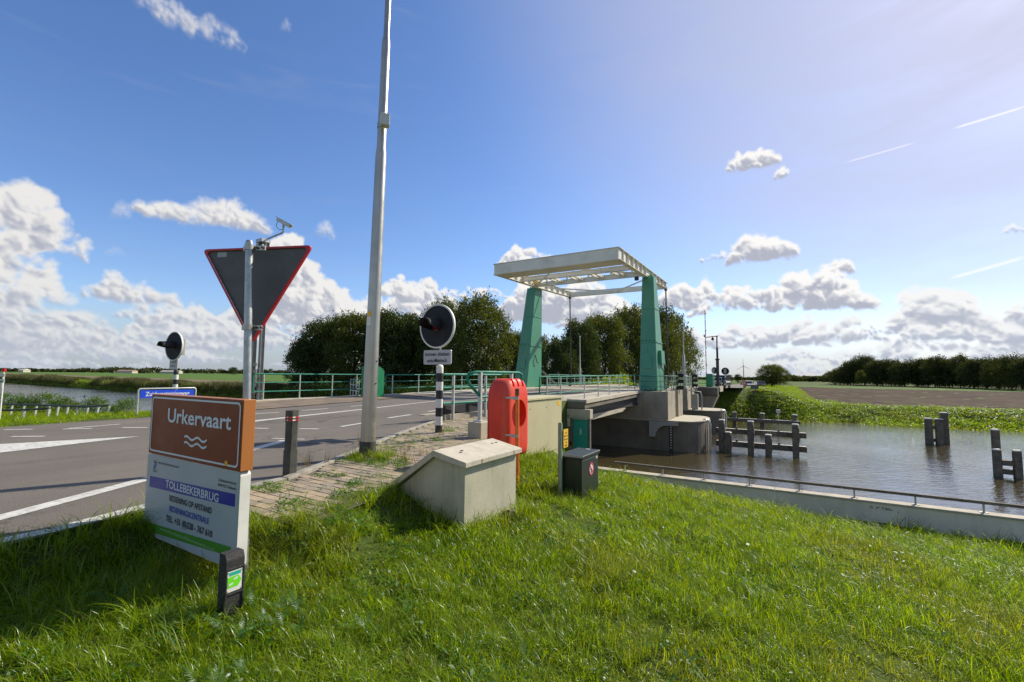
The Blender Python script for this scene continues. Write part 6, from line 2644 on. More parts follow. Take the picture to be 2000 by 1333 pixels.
def trunk_mb(L, seed, height, r0=.22):
    r = random.Random(seed)
    m = MB()
    top = height * .78
    pts = [(0, 0, -.6), (0.02, 0, 0), (r.uniform(-.1, .1), r.uniform(-.1, .1), top * .35), (r.uniform(-.2, .2), r.uniform(-.2, .2), top * .7), (0, 0, top)]
    m.tube(pts, [r0 * 1.4, r0 * 1.15, r0 * .85, r0 * .5, r0 * .12], 8)
    for (x, y, z, lr) in r.sample(L, min(9, len(L))):
        z0 = max(.8, z * .45)
        m.tube([(0, 0, z0), (x * .45, y * .45, z0 + (z - z0) * .55), (x * .9, y * .9, z)], [r0 * .5, r0 * .3, r0 * .06], 6)
    return m


CROWNS = {}
for i, (k, mat, nl, w, sh, leaf, lobes) in enumerate((('a', 'leaf_a', 30000, 8.5, 1.0, .25, 34), ('b', 'leaf_b', 32000, 9.5, .9, .24, 38), ('c', 'leaf_a', 26000, 7.5, 1.1, .25, 28), ('d', 'leaf_b', 28000, 8.0, .95, .24, 32),
                                                      ('e', 'leaf_far', 11000, 9.5, .85, .36, 28), ('f', 'leaf_far', 11000, 8.5, 1.0, .36, 26), ('g', 'leaf_b', 6000, 9.0, .95, .34, 22), ('p', 'leaf_far', 2500, 3.4, 1.2, .36, 14))):
    me, L = crown_mesh('crown', 100 + i, MT[mat], nl, width=w, shape=sh, leaf=leaf, lobes=lobes)
    tm = trunk_mb(L, i, 10.0, .20).mesh('trunk', MT['bark'])
    CROWNS[k] = (me, tm, w)


def tree(kind, px, topy, dist, wpx, label, group, name='tree', zbase=None, rz=None):
    P = at(px, 735, dist)
    gx, gy = P[0], P[1]
    gzv = gz(gx, gy) if zbase is None else zbase
    top = at(px, topy, dist)[2]
    me, tm, w = CROWNS[kind]
    sz = (top - gzv) / 10.3
    sw = wpx * dist / 889 / w
    t = thing(name, label, 'tree', (gx, gy, gzv - .1), group)
    t.scale = (sw, sw, sz)
    t.rotation_euler = (0, 0, rz if rz is not None else random.uniform(0, 6.28))
    for nm, mesh in (('crown', me), ('trunk', tm)):
        o = bpy.data.objects.new(nm, mesh)
        COL.objects.link(o)
        o.parent = t
    return t


G1 = 'trees of the dark clump beyond the canal'
for a in ((('c'), 598, 655, 88, 70, 'low spreading tree at the far left end of the dark clump, ragged against the sky'),
          (('a'), 632, 616, 86, 105, 'ragged tree second from the left in the clump behind the green railing'),
          (('d'), 690, 600, 82, 110, 'dark tree of the clump just left of the lamp post'),
          (('a'), 765, 598, 80, 120, 'broad dark tree of the clump just right of the lamp post'),
          (('c'), 805, 606, 84, 90, 'slimmer tree behind the round bridge signal, on its left'),
          (('b'), 862, 578, 80, 95, 'tall tree directly behind the round bridge signal'),
          (('b'), 930, 568, 74, 125, 'tallest rounded tree of the clump, right of the round bridge signal'),
          (('d'), 1000, 640, 84, 80, 'lower tree filling the gap left of the left green tower'),
          (('c'), 1046, 650, 92, 80, 'lower tree directly behind the left green tower')):
    tree(a[0], a[1], a[2], a[3], a[4], a[5], G1)
G2 = 'roadside trees behind the portal'
for a in (('c', 1095, 650, 63, 62, 'small bushy tree just right of the left green tower'),
          ('a', 1132, 615, 67, 78, 'bushy tree behind the left hanger rod of the bridge'),
          ('d', 1182, 604, 76, 92, 'middle tree seen through the portal'),
          ('b', 1232, 590, 86, 96, 'tall yellowish green tree just left of the right green tower'),
          ('b', 1285, 590, 96, 88, 'tall tree directly behind the right green tower'),
          ('g', 1318, 608, 110, 70, 'thin leaved tree right of the right green tower'),
          ('g', 1344, 655, 124, 52, 'last and lowest tree of the row, right of the thin grey mast')):
    tree(a[0], a[1], a[2], a[3], a[4], a[5], G2)
tree('b', 1507, 710, 140, 54, 'single round dark tree standing alone beside the far road', None, rz=1.0)
for px, ty, w, lab in ((1386, 729, 12, 'slim poplar left of the far camera mast'), (1404, 731, 12, 'slim poplar between the far mast and the signal disc'), (1424, 730, 13, 'small tree with a reddish top right of the far signal disc'), (1441, 729, 13, 'dark slim poplar left of the wind turbine')):
    tree('p', px, ty, 260, w, lab, 'slim poplars beyond the bridge')
lineY = lambda px: float(np.interp(px, [1640, 2000, 2150], [236, 150, 130]))
G3 = 'trees of the dark wood edge beyond the ploughed field'
ORD = ['first', 'second', 'third', 'fourth', 'fifth', 'sixth', 'seventh', 'eighth', 'ninth', 'tenth', 'eleventh', 'twelfth', 'thirteenth', 'fourteenth', 'fifteenth', 'sixteenth', 'seventeenth', 'eighteenth', 'nineteenth', 'twentieth']
PR = [(1640, 722), (1660, 702), (1688, 693), (1712, 704), (1740, 701), (1766, 706), (1790, 700), (1812, 700), (1830, 695), (1853, 698), (1875, 694), (1900, 700), (1925, 697), (1950, 701), (1975, 694), (2000, 695), (2030, 697), (2065, 693), (2100, 696)]
for i, (px, ty) in enumerate(PR):
    ty += random.uniform(-3.5, 2.5)
    ex = {0: ', the lowest', 2: ', tallest', 8: ', domed'}.get(i, '')
    tree('ef'[i % 2], px, ty, lineY(px) + random.uniform(-4, 4), 34 + random.uniform(-3, 8) + (px - 1640) * .03, ORD[i] + ' tree from the left in the front wood edge beyond the ploughed field' + ex, G3)
tree('g', 1681, 722, lineY(1681) - 14, 18, 'small yellowish tree in front of the dark wood edge', G3)
for i in range(13):     # second row behind, seen through the gaps
    px = 1655 + 34 * i
    tree('fe'[i % 2], px, float(np.interp(px, [p[0] for p in PR], [p[1] for p in PR])) + 5, lineY(px) + 16, 44, ORD[i] + ' dark tree from the left in the second row of the wood edge', 'second row of the wood edge')


def wood(name, pxs, tops, dists, seed, label, hbase=-2.4, step=None, leaf=1.3, per=60, depth=25):
    r = np.random.default_rng(seed)
    C, S = [], []
    px = pxs[0]
    while px < pxs[-1]:
        d = float(np.interp(px, pxs, dists)) + r.uniform(-depth, depth)
        ty = float(np.interp(px, pxs, tops)) + r.normal() * 1.0
        P = at(px, ty, d)
        h = P[2] - hbase
        wdt = h * r.uniform(.5, .9)
        n = per
        q = r.normal(size=(n, 3))
        q /= np.linalg.norm(q, axis=1)[:, None]
        q *= (r.random(n) ** .4)[:, None]
        C.append(np.array([P[0], P[1], hbase + h * .5]) + q * np.array([wdt, wdt, h * .5]))
        px += (wdt * 1.1) * 889 / d * (step or 1)
    C = np.concatenate(C)
    V, F = leaf_quads(C, leaf * (0.7 + .9 * r.random(len(C))), r)
    me = np_mesh(name, V, F, MT['leaf_far'], rnd=np.repeat(r.random(len(C)), 4))
    o = mobj(name, me)
    return setp(o, label, 'wood', None, 'stuff')


wood('far_wood', [-120, 120, 180, 235, 260, 300, 330, 380, 480, 560], [719.5, 721, 720.5, 716.5, 720, 717.5, 720, 722, 722.5, 723], [1100, 1150, 1150, 900, 1000, 900, 1100, 1200, 1250, 1250], 5, 'dark band of far trees on the flat horizon at the left', leaf=4.2, per=70, depth=60, step=.7)
wood('far_wood', [1350, 1460, 1490, 1540, 1560, 1600, 1625, 1660], [739, 738, 737.5, 733, 735, 736, 731, 738], [600, 560, 480, 430, 430, 420, 400, 420], 6, 'distant belt of trees across the horizon beyond the far road', leaf=2.2, per=90, depth=20, step=.6)
for i, (px, ty, lab) in enumerate(((455, 717, 'lone small tree on the left horizon beside the sign post'), (1622, 727, 'taller far tree near the pale building on the horizon'))):
    tree('e', px, ty, 700 if px < 900 else 400, 14, lab, None)


# ---- instanced stuff
SRC = {}


def source_collection(name, meshes):
    c = bpy.data.collections.new(name)
    for i, me in enumerate(meshes):
        o = bpy.data.objects.new('%s_%02d' % (name, i), me)
        c.objects.link(o)
    return c


def scatter(name, P, rot, sc, coll, nsrc, label, cat, seed=0):
    P = np.asarray(P, np.float32)
    n = len(P)
    r = np.random.default_rng(seed)
    me = bpy.data.meshes.new(name)
    me.vertices.add(n)
    me.vertices.foreach_set('co', P.ravel())
    a = me.attributes.new('rot', 'FLOAT_VECTOR', 'POINT')
    a.data.foreach_set('vector', np.asarray(rot, np.float32).ravel())
    a = me.attributes.new('scl', 'FLOAT_VECTOR', 'POINT')
    a.data.foreach_set('vector', np.asarray(sc, np.float32).ravel())
    a = me.attributes.new('idx', 'INT', 'POINT')
    a.data.foreach_set('value', r.integers(0, nsrc, n).astype(np.int32))
    me.update()
    o = bpy.data.objects.new(name, me)
    COL.objects.link(o)
    ng = bpy.data.node_groups.new(name + '_nodes', 'GeometryNodeTree')
    ng.interface.new_socket('Geometry', in_out='INPUT', socket_type='NodeSocketGeometry')
    ng.interface.new_socket('Geometry', in_out='OUTPUT', socket_type='NodeSocketGeometry')
    gi = ng.nodes.new('NodeGroupInput')
    go = ng.nodes.new('NodeGroupOutput')
    ci = ng.nodes.new('GeometryNodeCollectionInfo')
    ci.inputs['Collection'].default_value = coll
    ci.inputs['Separate Children'].default_value = True
    ci.inputs['Reset Children'].default_value = True
    iop = ng.nodes.new('GeometryNodeInstanceOnPoints')
    iop.inputs['Pick Instance'].default_value = True

    def attr(nm, typ):
        q = ng.nodes.new('GeometryNodeInputNamedAttribute')
        q.data_type = typ
        q.inputs['Name'].default_value = nm
        return q.outputs['Attribute']
    e2r = ng.nodes.new('FunctionNodeEulerToRotation')
    L = ng.links
    L.new(attr('rot', 'FLOAT_VECTOR'), e2r.inputs[0])
    L.new(gi.outputs[0], iop.inputs['Points'])
    L.new(ci.outputs[0], iop.inputs['Instance'])
    L.new(attr('idx', 'INT'), iop.inputs['Instance Index'])
    L.new(e2r.outputs[0], iop.inputs['Rotation'])
    L.new(attr('scl', 'FLOAT_VECTOR'), iop.inputs['Scale'])
    L.new(iop.outputs[0], go.inputs[0])
    md = o.modifiers.new('scatter', 'NODES')
    md.node_group = ng
    return setp(o, label, cat, None, 'stuff')


def tuft(seed, n, h0, h1, w, spread, lean=.5, curl=1.0, mat='grassnear', segs=3, dirb=None):
    r = np.random.default_rng(seed)
    V, F3, rnd = [], [], []
    vi = 0
    for i in range(n):
        a = r.random() * 2 * math.pi
        rad = spread * math.sqrt(r.random())
        b = np.array([rad * math.cos(a), rad * math.sin(a), -.01])
        az_ = r.random() * 2 * math.pi if dirb is None else dirb + r.normal() * .9
        dx = np.array([math.cos(az_), math.sin(az_), 0])
        h = h0 + (h1 - h0) * r.random() ** 1.2
        th = abs(r.normal()) * lean
        cv = curl * (0.4 + r.random())
        side = np.array([-dx[1], dx[0], 0])
        tw = r.normal() * .5
        side = side * math.cos(tw) + np.array([0, 0, 1]) * math.sin(tw) * .5
        p = b.copy()
        ww = w * (.7 + .6 * r.random())
        pts = []
        for k in range(segs + 1):
            u = k / segs
            pts.append((p.copy(), ww * (1 - u ** 1.6) * .5))
            ang = th + cv * u * 1.1
            p = p + (dx * math.sin(ang) + np.array([0, 0, math.cos(ang)])) * h / segs
        t_ = r.random()
        for k, (q, hw) in enumerate(pts[:-1]):
            V += [q - side * hw, q + side * hw]
            rnd += [t_, t_]
        V.append(pts[-1][0])
        rnd.append(t_)
        for k in range(segs - 1):
            a0 = vi + 2 * k
            F3 += [(a0, a0 + 1, a0 + 3), (a0, a0 + 3, a0 + 2)]
        a0 = vi + 2 * (segs - 1)
        F3.append((a0, a0 + 1, a0 + 2))
        vi += 2 * segs + 1
    return np_mesh('grass_tuft', V, F3, MT[mat], rnd=rnd, smooth=True)


def herb(seed, n, size, height, mat='herb', broad=.5):
    r = np.random.default_rng(seed)
    C = r.normal(size=(n, 3)) * np.array([size, size, height * .35]) + np.array([0, 0, height * .5])
    C[:, 2] = np.abs(C[:, 2])
    V, F = leaf_quads(C, size * (.35 + .4 * r.random(n)) * 1.0, r, .8)
    return np_mesh('herb_clump', V, F, MT[mat], rnd=np.repeat(r.random(n), 4))


def frond(seed, mat='herb'):
    """feathery yarrow leaf rosette"""
    r = np.random.default_rng(seed)
    V, F, vi = [], [], 0
    for i in range(6):
        a = r.random() * 6.28
        L = .12 + .10 * r.random()
        d = np.array([math.cos(a), math.sin(a), 0])
        s = np.array([-d[1], d[0], 0])
        th = .3 + r.random() * .6
        p = np.zeros(3)
        K = 14
        for k in range(K):
            u = k / K
            ang = th + u * .9
            dirv = d * math.sin(ang) + np.array([0, 0, math.cos(ang)])
            q = p + dirv * L / K
            wl = .028 * math.sin(math.pi * min(1, u * .9 + .12))
            for sg in (-1, 1):
                tip = p + s * sg * wl + dirv * wl * .5 + r.normal(size=3) * .002
                V += [p - dirv * .0012, p + dirv * .0045, tip]
                F.append((vi, vi + 1, vi + 2))
                vi += 3
            V += [p - s * .0012, p + s * .0012, q]
            F.append((vi, vi + 1, vi + 2))
            vi += 3
            p = q
    return np_mesh('frond', V, F, MT[mat], rnd=r.random(len(V)))


lawn_src = source_collection('lawn_src', [tuft(i, 46, .04, .135, .0042, .075, .85, 1.7) for i in range(7)] + [tuft(50, 30, .07, .20, .0055, .07, .45, 1.5, dirb=2.6), tuft(51, 30, .07, .22, .0055, .08, .5, 1.7, dirb=3.6)])
long_src = source_collection('long_src', [tuft(20 + i, 30, .12, .34, .0065, .07, .35, 1.25, 'grasslong', 4) for i in range(5)] + [tuft(28, 22, .2, .42, .007, .06, .3, 1.6, 'grasslong', 5)])
NL, NG = 9, 6


def near_mask(P, margin=420):
    px, py, z = project(P)
    return (z > .15) & (px > -margin) & (px < 2000 + margin) & (py < 1333 + 600)


def vnoise(x, y, s, seed=0):
    r = np.random.default_rng(seed)
    T = r.random((64, 64))
    xi, yi = x * s, y * s
    x0, y0 = np.floor(xi).astype(int), np.floor(yi).astype(int)
    fx, fy = xi - x0, yi - y0
    fx, fy = fx * fx * (3 - 2 * fx), fy * fy * (3 - 2 * fy)
    g = lambda a, b: T[a % 64, b % 64]
    return (g(x0, y0) * (1 - fx) + g(x0 + 1, y0) * fx) * (1 - fy) + (g(x0, y0 + 1) * (1 - fx) + g(x0 + 1, y0 + 1) * fx) * fy


def blocked(x, y):
    """footprints of things standing in the turf"""
    b = (x > 9.40) & (x < 10.36) & (y > -30.22) & (y < -29.07)
    b |= (x > 9.02) & (x < 9.50) & (y > -27.46) & (y < -26.1)
    b |= (x > 10.31) & (x < 10.63) & (y > -27.96) & (y < -27.32)
    b |= (x > 9.96) & (x < 10.07) & (y > -32.21) & (y < -32.03)
    return b


def sample_area(x0, x1, y0, y1, dens, seed):
    r = np.random.default_rng(seed)
    n = int((x1 - x0) * (y1 - y0) * dens)
    return x0 + (x1 - x0) * r.random(n), y0 + (y1 - y0) * r.random(n), r


def grass_near():
    PP, RR, SS = [], [], []
    LP, LR, LS = [], [], []
    for (d0, d1, dens, k) in ((0, 4.2, 330, .95), (4.2, 8, 190, 1.15), (8, 14, 80, 1.6), (14, 40, 16, 2.8)):
        x, y, r = sample_area(7.9, 46 if d1 > 14 else 27, -37, -16.7, dens, int(d1 * 10))
        d = np.hypot(x - CAMP[0], y - CAMP[1])
        xe = ip(y, XE)
        ok = (d >= d0) & (d < d1) & (x > xe + .02 - .12 * r.random(len(x)))
        ok &= ~blocked(x, y)
        x, y = x[ok], y[ok]
        z = ground_z(x, y)
        P = np.stack([x, y, z], 1)
        P = P[near_mask(P)]
        n = len(P)
        hn = vnoise(P[:, 0], P[:, 1], 1.1, 3)
        hn2 = vnoise(P[:, 0], P[:, 1], 3.2, 4)
        bare = vnoise(P[:, 0] + 11, P[:, 1], .9, 8)
        keep = ~((bare > .86) & (r.random(n) < .75))
        s = k ** .8 * (.50 + .62 * hn + .45 * hn2)
        # taller along the slope crest, round things and next to the sign
        nearsign = np.exp(-(((P[:, 0] - 9.0) / .9) ** 2 + ((P[:, 1] + 31.9) / .9) ** 2))
        s = s * (1 + .1 * nearsign)
        az_ = r.normal(size=n) * 1.9
        rot = np.stack([r.normal(size=n) * .12, r.normal(size=n) * .12, az_], 1)
        scl = np.stack([k * (.9 + .3 * r.random(n)), k * (.9 + .3 * r.random(n)), s], 1)
        # long grass share
        pl_ = .06 + .5 * nearsign + .25 * (hn > .68) + .35 * (np.abs(P[:, 0] - ip(P[:, 1], XE)) < .3) * (P[:, 1] < -31.3)
        edge = ((P[:, 0] > 9.3) & (P[:, 0] < 10.7) & (P[:, 1] > -30.6) & (P[:, 1] < -25.8))
        pl_ = pl_ + .22 * edge
        pl_ = pl_ * np.where(d1 > 14, .4, 1)
        long_ = (r.random(n) < pl_ * .62) & keep
        sh = keep & ~long_
        PP.append(P[sh]); RR.append(rot[sh]); SS.append(scl[sh])
        LP.append(P[long_]); LR.append(rot[long_]); LS.append(np.stack([scl[long_, 0] * .9, scl[long_, 1] * .9, (.45 + .5 * r.random(long_.sum())) * k ** .8 * (1 - .12 * nearsign[long_])], 1))
    P = np.concatenate(PP); Rr = np.concatenate(RR); S = np.concatenate(SS)
    scatter('lawn_grass', P, Rr, S, lawn_src, NL, 'bright green lawn grass covering the slope down to the canal wall', 'grass', 1)
    P2 = np.concatenate(LP)
    scatter('long_grass', P2, np.concatenate(LR), np.concatenate(LS), long_src, NG, 'longer floppy grass blades around the signs and cabinets', 'grass', 2)
    return len(P), len(P2)


print('grass tufts', grass_near())


def left_verge():
    x, y, r = sample_area(-45, -1.1, -37, -15.5, 11, 77)
    d = np.hypot(x - CAMP[0], y - CAMP[1])
    xl = ip(y, XL)
    keep = (x < xl - .12) & ~((y > -24.5) & (x > -5.9)) & (r.random(len(x)) < np.where(xl - x < 4, 1, .55))
    x, y, xl = x[keep], y[keep], xl[keep]
    P = np.stack([x, y, ground_z(x, y)], 1)
    k = near_mask(P)
    P = P[k]
    n = len(P)
    s = np.where((ip(P[:, 1], XL) - P[:, 0]) < 3, 1.5, 2.0) * (.6 + .7 * vnoise(P[:, 0], P[:, 1], .5, 6))
    w = np.where((ip(P[:, 1], XL) - P[:, 0]) < 3, 2.4, 3.6)
    scatter('verge_grass', P, np.stack([r.normal(size=n) * .1, r.normal(size=n) * .1, r.random(n) * 6.3], 1), np.stack([w, w, s], 1), lawn_src, NL, 'green grass on the far verge and slope left of the road', 'grass', 4)


left_verge()
herb_src = source_collection('herb_src', [herb(i, 60, .16, .30, 'bankplants') for i in range(5)])
reed_src = source_collection('reed_src', [tuft(70 + i, 26, 1.0, 2.1, .05, .5, .14, .35, 'reed', 3) for i in range(4)])
weed_src = source_collection('weed_src', [herb(40 + i, 34, .045, .07, 'herb') for i in range(3)] + [tuft(60 + i, 26, .03, .10, .004, .05, .7, 1.0, 'grassnear') for i in range(3)])
frond_src = source_collection('frond_src', [frond(i) for i in range(4)])
dry_src = source_collection('dry_src', [tuft(80 + i, 9, .10, .30, .003, .02, .35, .3, 'dry') for i in range(3)])


def far_bank():
    # right: rank green growth on the bank and the road embankment
    x, y, r = sample_area(4.5, 75, 24, 64, 9, 91)
    yw = ip(x, [(-4000, 60), (-400, 24), (-280, 20.5), (-70, 14.3), (-45, 15), (-22, 18.5), (-8, 21), (6, 25), (9, 28), (34, 28.9), (400, 40), (4000, 100)])
    yfield = ip(x, [(16, 60), (19.5, 42), (22.5, 38.8), (39, 40), (120, 50)])
    zz_ = ground_z(x, y)
    keep = (y > yw - .1) & ((y < yfield) | (x < 19)) & (x > ip(y, XR) + .5) & ~((y < 27.5) & (x < 7.2) & (zz_ > -.7)) & ~((x > 15.5) & (y > 48))
    keep &= (r.random(len(x)) < np.where(y - yw < 4, 1, .7))
    x, y, yw = x[keep], y[keep], yw[keep]
    P = np.stack([x, y, ground_z(x, y)], 1)
    n = len(P)
    hn = vnoise(x, y, .42, 9)
    hn2 = vnoise(x, y, 1.3, 19)
    s = (1.1 + 1.9 * hn * np.exp(-np.clip(y - yw - 3, 0, 30) / 9) + .7 * hn2)
    s = s * (.30 + .70 * sstep((x - ip(y, XR) - 1.0) / 7.0)) * np.interp(y - yw, [0, 3, 8], [1, .85, .6])
    sc = np.stack([1.7 + .6 * r.random(n)] * 2 + [s * .62], 1)
    scatter('bank_vegetation', P, np.stack([r.normal(size=n) * .15, r.normal(size=n) * .15, r.random(n) * 6.3], 1), sc, herb_src, 5, 'rank bright green growth covering the far canal bank', 'bank plants', 5)
    x, y, r = sample_area(4.4, 10.5, 23.2, 30, 12, 92)
    z = ground_z(x, y)
    keep = (z > -4.0) & (z < -.25) & ~((x < 4.7) & (y < 25.2))
    x, y, z = x[keep], y[keep], z[keep]
    n = len(x)
    scatter('bank_vegetation', np.stack([x, y, z], 1), np.stack([r.normal(size=n) * .15, r.normal(size=n) * .15, r.random(n) * 6.3], 1), np.stack([1.5 + .5 * r.random(n)] * 2 + [.7 + .6 * r.random(n)], 1), herb_src, 5, 'green growth on the steep bank beside the far bridge abutment', 'bank plants', 55)
    # verge grass on the embankment farther away
    x, y, r = sample_area(4, 17, 45, 190, 3.0, 93)
    keep = x > ip(y, XR) + .4
    x, y = x[keep], y[keep]
    P = np.stack([x, y, ground_z(x, y)], 1)
    n = len(P)
    scatter('verge_grass', P, np.stack([np.zeros(n), np.zeros(n), r.random(n) * 6.3], 1), np.stack([4 + 2 * r.random(n)] * 2 + [1.6 + 1.2 * r.random(n)], 1), lawn_src, NL, 'green grass on the verge running away beside the far road', 'grass', 6)
    # left: reeds
    xs = -330 + 318 * rng.random(9000) ** .62
    yw = ip(xs, [(-400, 24), (-280, 20.5), (-70, 14.3), (-45, 15), (-22, 18.5), (-8, 21)])
    ys = yw + .15 + 3.8 * rng.random(9000)
    keep = (vnoise(xs, ys, .16, 12) > .22)
    xs, ys, yw = xs[keep], ys[keep], yw[keep]
    P = np.stack([xs, ys, ground_z(xs, ys)], 1)
    n = len(P)
    hn = vnoise(xs, ys, .09, 14)
    scatter('reeds', P, np.stack([rng.normal(size=n) * .06, rng.normal(size=n) * .06, rng.random(n) * 6.3], 1), np.stack([1.3 + .8 * rng.random(n)] * 2 + [.55 + .75 * hn], 1), reed_src, 4, 'brown and green reeds along the far left bank of the canal', 'reeds', 7)
    xs = -330 + 325 * rng.random(4200) ** .6
    yw = ip(xs, [(-400, 24), (-280, 20.5), (-70, 14.3), (-45, 15), (-22, 18.5), (-8, 21)])
    ys = yw - .2 + 1.6 * rng.random(4200)
    P = np.stack([xs, ys, np.maximum(ground_z(xs, ys), -3.8)], 1)
    n = len(P)
    scatter('bank_vegetation', P, np.stack([np.zeros(n), np.zeros(n), rng.random(n) * 6.3], 1), np.stack([2.2 + rng.random(n)] * 2 + [1.6 + 1.6 * rng.random(n)], 1), herb_src, 5, 'low green plants at the foot of the reeds on the left bank', 'bank plants', 8)
    # embankment left of the bridge, below the trees
    x, y, r = sample_area(-60, -6.5, 15, 34, 3.0, 95)
    yw = ip(x, [(-70, 14.3), (-45, 15), (-22, 18.5), (-8, 21)])
    keep = y > yw - .1
    x, y = x[keep], y[keep]
    P = np.stack([x, y, ground_z(x, y)], 1)
    n = len(P)
    scatter('undergrowth', P, np.stack([np.zeros(n), np.zeros(n), r.random(n) * 6.3], 1), np.stack([2.4 + r.random(n)] * 2 + [2 + 3 * r.random(n)], 1), herb_src, 5, 'undergrowth below the dark clump of trees beyond the canal', 'undergrowth', 9)


far_bank()


# stones along the left water line
def stones():
    m = MB()
    r = random.Random(5)
    for k in range(260):
        x = -250 + 236 * r.random() ** .55
        y = float(ip(x, [(-400, 24), (-280, 20.5), (-70, 14.3), (-45, 15), (-22, 18.5), (-8, 21)])) - .55 + .5 * r.random()
        s = .12 + .25 * r.random()
        z = -3.74
        q = [(x + s * math.cos(a + r.random() * .5), y + s * .7 * math.sin(a)) for a in (0, 1.25, 2.5, 3.75, 5.0)]
        t = [(x + (a - x) * .55, y + (b - y) * .55) for a, b in q]
        n = 5
        m.add([(a, b, z - .2) for a, b in q] + [(a, b, z + s * .5) for a, b in t], [(k2, (k2 + 1) % n, n + (k2 + 1) % n, n + k2) for k2 in range(n)] + [tuple(range(n, 2 * n))])
    o = part('bank_stones', m, MT['stone'], None)
    return setp(o, 'pale stones scattered along the left waterline below the reeds', 'stones', None, 'stuff')


stones()


# weeds growing in and around the brick pavement
def weeds():
    r = np.random.default_rng(21)
    spots = [(742, 905, .34, 150), (700, 900, .22, 90), (775, 912, .2, 50), (682, 948, .13, 60), (610, 985, .10, 20), (585, 982, .12, 26), (655, 968, .16, 40), (690, 967, .08, 18), (560, 985, .12, 18),
             (870, 843, .18, 50), (835, 856, .3, 45), (880, 838, .2, 24), (800, 868, .35, 60), (760, 876, .3, 40), (700, 880, .25, 30), (720, 870, .3, 30), (850, 862, .3, 30), (905, 842, .2, 16), (590, 1000, .25, 50),
             (640, 1000, .25, 30), (660, 1010, .2, 30), (640, 930, .12, 20), (520, 945, .25, 60), (505, 950, .2, 40), (760, 845, .2, 14), (930, 850, .2, 20), (720, 935, .35, 14), (800, 845, .2, 14), (545, 960, .15, 24), (780, 858, .35, 24)]
    P = []
    for px, py, rad, n in [(a, b, c_, int(d_ * .5)) for a, b, c_, d_ in spots]:
        c = atz(px, py, .02)
        P.append(np.stack([c[0] + r.normal(size=n) * rad * .8, c[1] + r.normal(size=n) * rad * .45, np.full(n, .022)], 1))
    # joints of the paving and the foot of the kerb
    y = -31.3 + 8.4 * r.random(200)
    x = ip(y, XR) + .15 + (ip(y, XE) - ip(y, XR)) * r.random(200) ** .8
    y = np.round((y + 31.5) / BH) * BH - 31.5 + .0
    P.append(np.stack([x, y, np.full(200, .015)], 1)[vnoise(x, y, 1.2, 31) > .5])
    P = np.concatenate(P)
    P = P[(P[:, 0] > ip(P[:, 1], XR) + .05) & ~blocked(P[:, 0], P[:, 1])]
    n = len(P)
    s = .35 + .6 * r.random(n)
    scatter('pavement_weeds', P, np.stack([r.normal(size=n) * .2, r.normal(size=n) * .2, r.random(n) * 6.3], 1), np.stack([s, s, s * (.6 + .5 * r.random(n))], 1), weed_src, 6, 'small weeds and grass growing between the paving bricks', 'weeds', 3)
    # leafy tuft at the foot of the lamp post
    c = (lx, ly)
    n = 46
    P = np.stack([c[0] + r.normal(size=n) * .20 + .16, c[1] + r.normal(size=n) * .16 - .02, np.full(n, .02)], 1)
    scatter('lamp_foot_weeds', P, np.stack([r.normal(size=n) * .2, r.normal(size=n) * .2, r.random(n) * 6.3], 1), np.stack([.7 + .3 * r.random(n)] * 2 + [.40 + .35 * r.random(n)], 1), long_src, NG, 'grassy tuft round the black foot of the lamp post', 'weeds', 12)
    # dry stems
    pts = [(728, 905), (600, 915), (640, 905), (805, 905), (790, 900), (820, 890), (800, 880), (770, 890), (702, 870), (860, 850), (925, 850), (602, 905)]
    P = np.array([atz(a, b, .02) for a, b in pts for _ in range(4)]) + r.normal(size=(4 * len(pts), 3)) * np.array([.05, .05, 0])
    n = len(P)
    scatter('dry_weeds', P, np.stack([r.normal(size=n) * .15, r.normal(size=n) * .15, r.random(n) * 6.3], 1), np.stack([.8 + .5 * r.random(n)] * 3, 1), dry_src, 3, 'thin dry weed stems standing in the pavement', 'weeds', 13)
    # feathery leaves in the foreground grass
    P = []
    for px, py, n, sp in ((330, 1230, 16, .18), (480, 1200, 14, .14), (430, 1290, 22, .2), (560, 1250, 16, .18), (610, 1215, 8, .12), (230, 1300, 10, .2), (700, 1290, 8, .25), (360, 1180, 10, .15), (500, 1300, 12, .2), (1080, 1200, 6, .4)):
        c = atz(px, py, -.38)
        for _ in range(max(2, n // 3)):
            x, y = c[0] + r.normal() * sp, c[1] + r.normal() * sp
            P.append((x, y, gz(x, y) + .05))
    n = len(P)
    scatter('feathery_leaves', np.array(P), np.stack([r.normal(size=n) * .25, r.normal(size=n) * .25, r.random(n) * 6.3], 1), np.stack([.55 + .4 * r.random(n)] * 3, 1), frond_src, 4, 'feathery yarrow leaves among the foreground grass', 'wild plants', 14)


weeds()


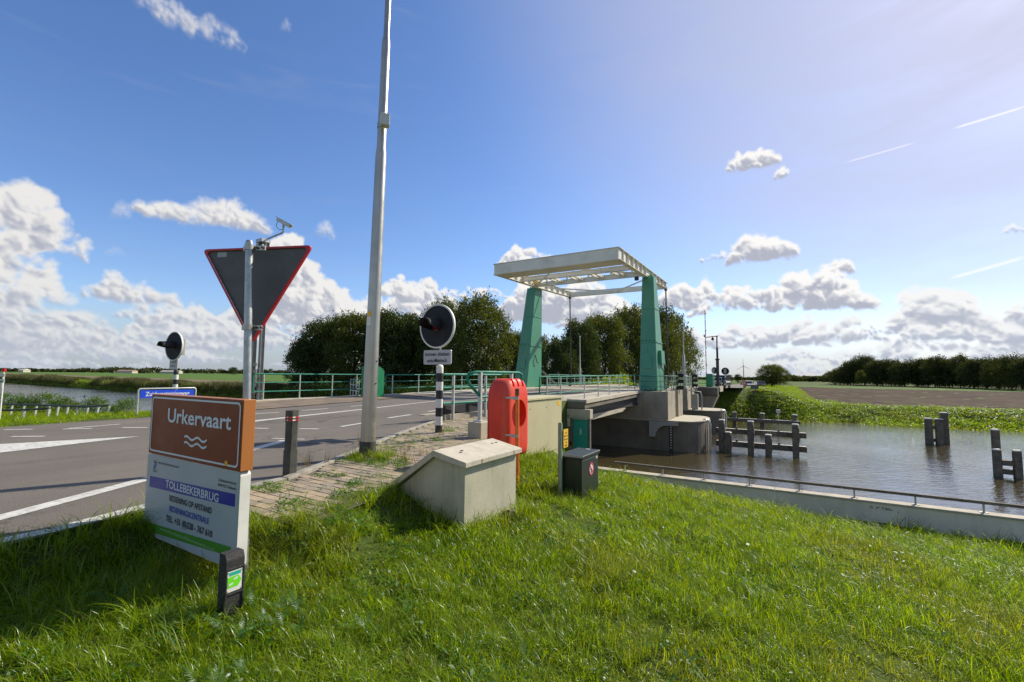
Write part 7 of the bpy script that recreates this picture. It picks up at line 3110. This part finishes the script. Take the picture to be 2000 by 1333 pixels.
def turf_variety():
    x, y, r = sample_area(8.3, 24, -36, -20, 11, 501)
    n0 = vnoise(x, y, .8, 55)
    k = (x > ip(y, XE) + .15) & ~blocked(x, y) & (n0 > .52)
    x, y = x[k], y[k]
    P = np.stack([x, y, ground_z(x, y) + .015], 1)
    P = P[near_mask(P)]
    n = len(P)
    s = .30 + .35 * r.random(n)
    scatter('clover_and_dock', P, np.stack([r.normal(size=n) * .2, r.normal(size=n) * .2, r.random(n) * 6.3], 1), np.stack([s, s, s * .5], 1), leafy_src, 3, 'broad leaved weeds scattered through the lawn grass', 'wild plants', 51)
    x, y, r = sample_area(8.3, 24, -36, -20, 7, 502)
    n0 = vnoise(x, y, .7, 56)
    k = (x > ip(y, XE) + .1) & ~blocked(x, y) & (n0 > .60)
    x, y = x[k], y[k]
    P = np.stack([x, y, ground_z(x, y)], 1)
    P = P[near_mask(P)]
    n = len(P)
    scatter('dead_stalks', P, np.stack([r.normal(size=n) * .35, r.normal(size=n) * .35, r.random(n) * 6.3], 1), np.stack([1 + .6 * r.random(n)] * 2 + [.5 + .4 * r.random(n)], 1), dry_src, 3, 'dead straw coloured stalks among the lawn grass', 'dead grass', 52)


leafy_src = source_collection('leafy_src', [herb(140 + i, 46, .13, .16, 'herb') for i in range(3)])
turf_variety()

# shrubs on the left slope, seen against the water
sh_me, sh_L = crown_mesh('foliage', 300, MT['shrub'], 2600, height=1.0, width=1.3, base=.02, lobes=14, leaf=.06, spray=8, rag=.7)
sh2_me, _ = crown_mesh('foliage', 301, MT['shrub'], 2200, height=1.0, width=1.0, base=.02, lobes=10, leaf=.06, spray=8, rag=.9)
sm = MB()
for k in range(5):
    sm.tube([(0, 0, -.1), (.15 * math.cos(k * 1.3), .15 * math.sin(k * 1.3), .3), (.35 * math.cos(k * 1.3), .35 * math.sin(k * 1.3), .8)], [.012, .009, .003], 5)
st_me = sm.mesh('stem', MT['bark'])
for i, (px, ty, by_, d, w, lab) in enumerate(((10, 776, 800, 33, 34, 'leafy shrub on the left slope at the very edge of the picture'), (50, 782, 800, 33, 30, 'low shrub on the left slope, second from the edge of the picture'), (84, 776, 800, 33, 34, 'pointed shrub on the left slope above the end of the lower rail'),
                                              (118, 782, 802, 32, 34, 'wide shrub on the left slope in front of the water, left of centre'), (145, 790, 803, 31, 22, 'smallest shrub on the left slope before the gap of open water'),
                                              (190, 783, 808, 28, 38, 'roundest bright shrub on the left slope, right of the gap of open water'), (246, 786, 808, 26, 28, 'bright shrub nearest to the blue street name sign'), (218, 796, 808, 27, 24, 'low shrub between the two bright shrubs near the street sign'))):
    P = at(px, by_, d)
    x, y = P[0], P[1]
    zb = gz(x, y)
    topz = at(px, ty, d)[2]
    t = thing('shrub', lab, 'shrub', (x, y, zb), 'shrubs on the left slope')
    sz = max(.5, topz - zb) * 1.25
    sw = w * d / 889 / .85
    t.scale = (sw, sw, sz)
    t.rotation_euler = (0, 0, i * 1.3)
    for nm, me in (('foliage', sh_me if i % 2 == 0 else sh2_me), ('stem', st_me)):
        o = bpy.data.objects.new(nm, me)
        COL.objects.link(o)
        o.parent = t
print('objects', len(bpy.data.objects))
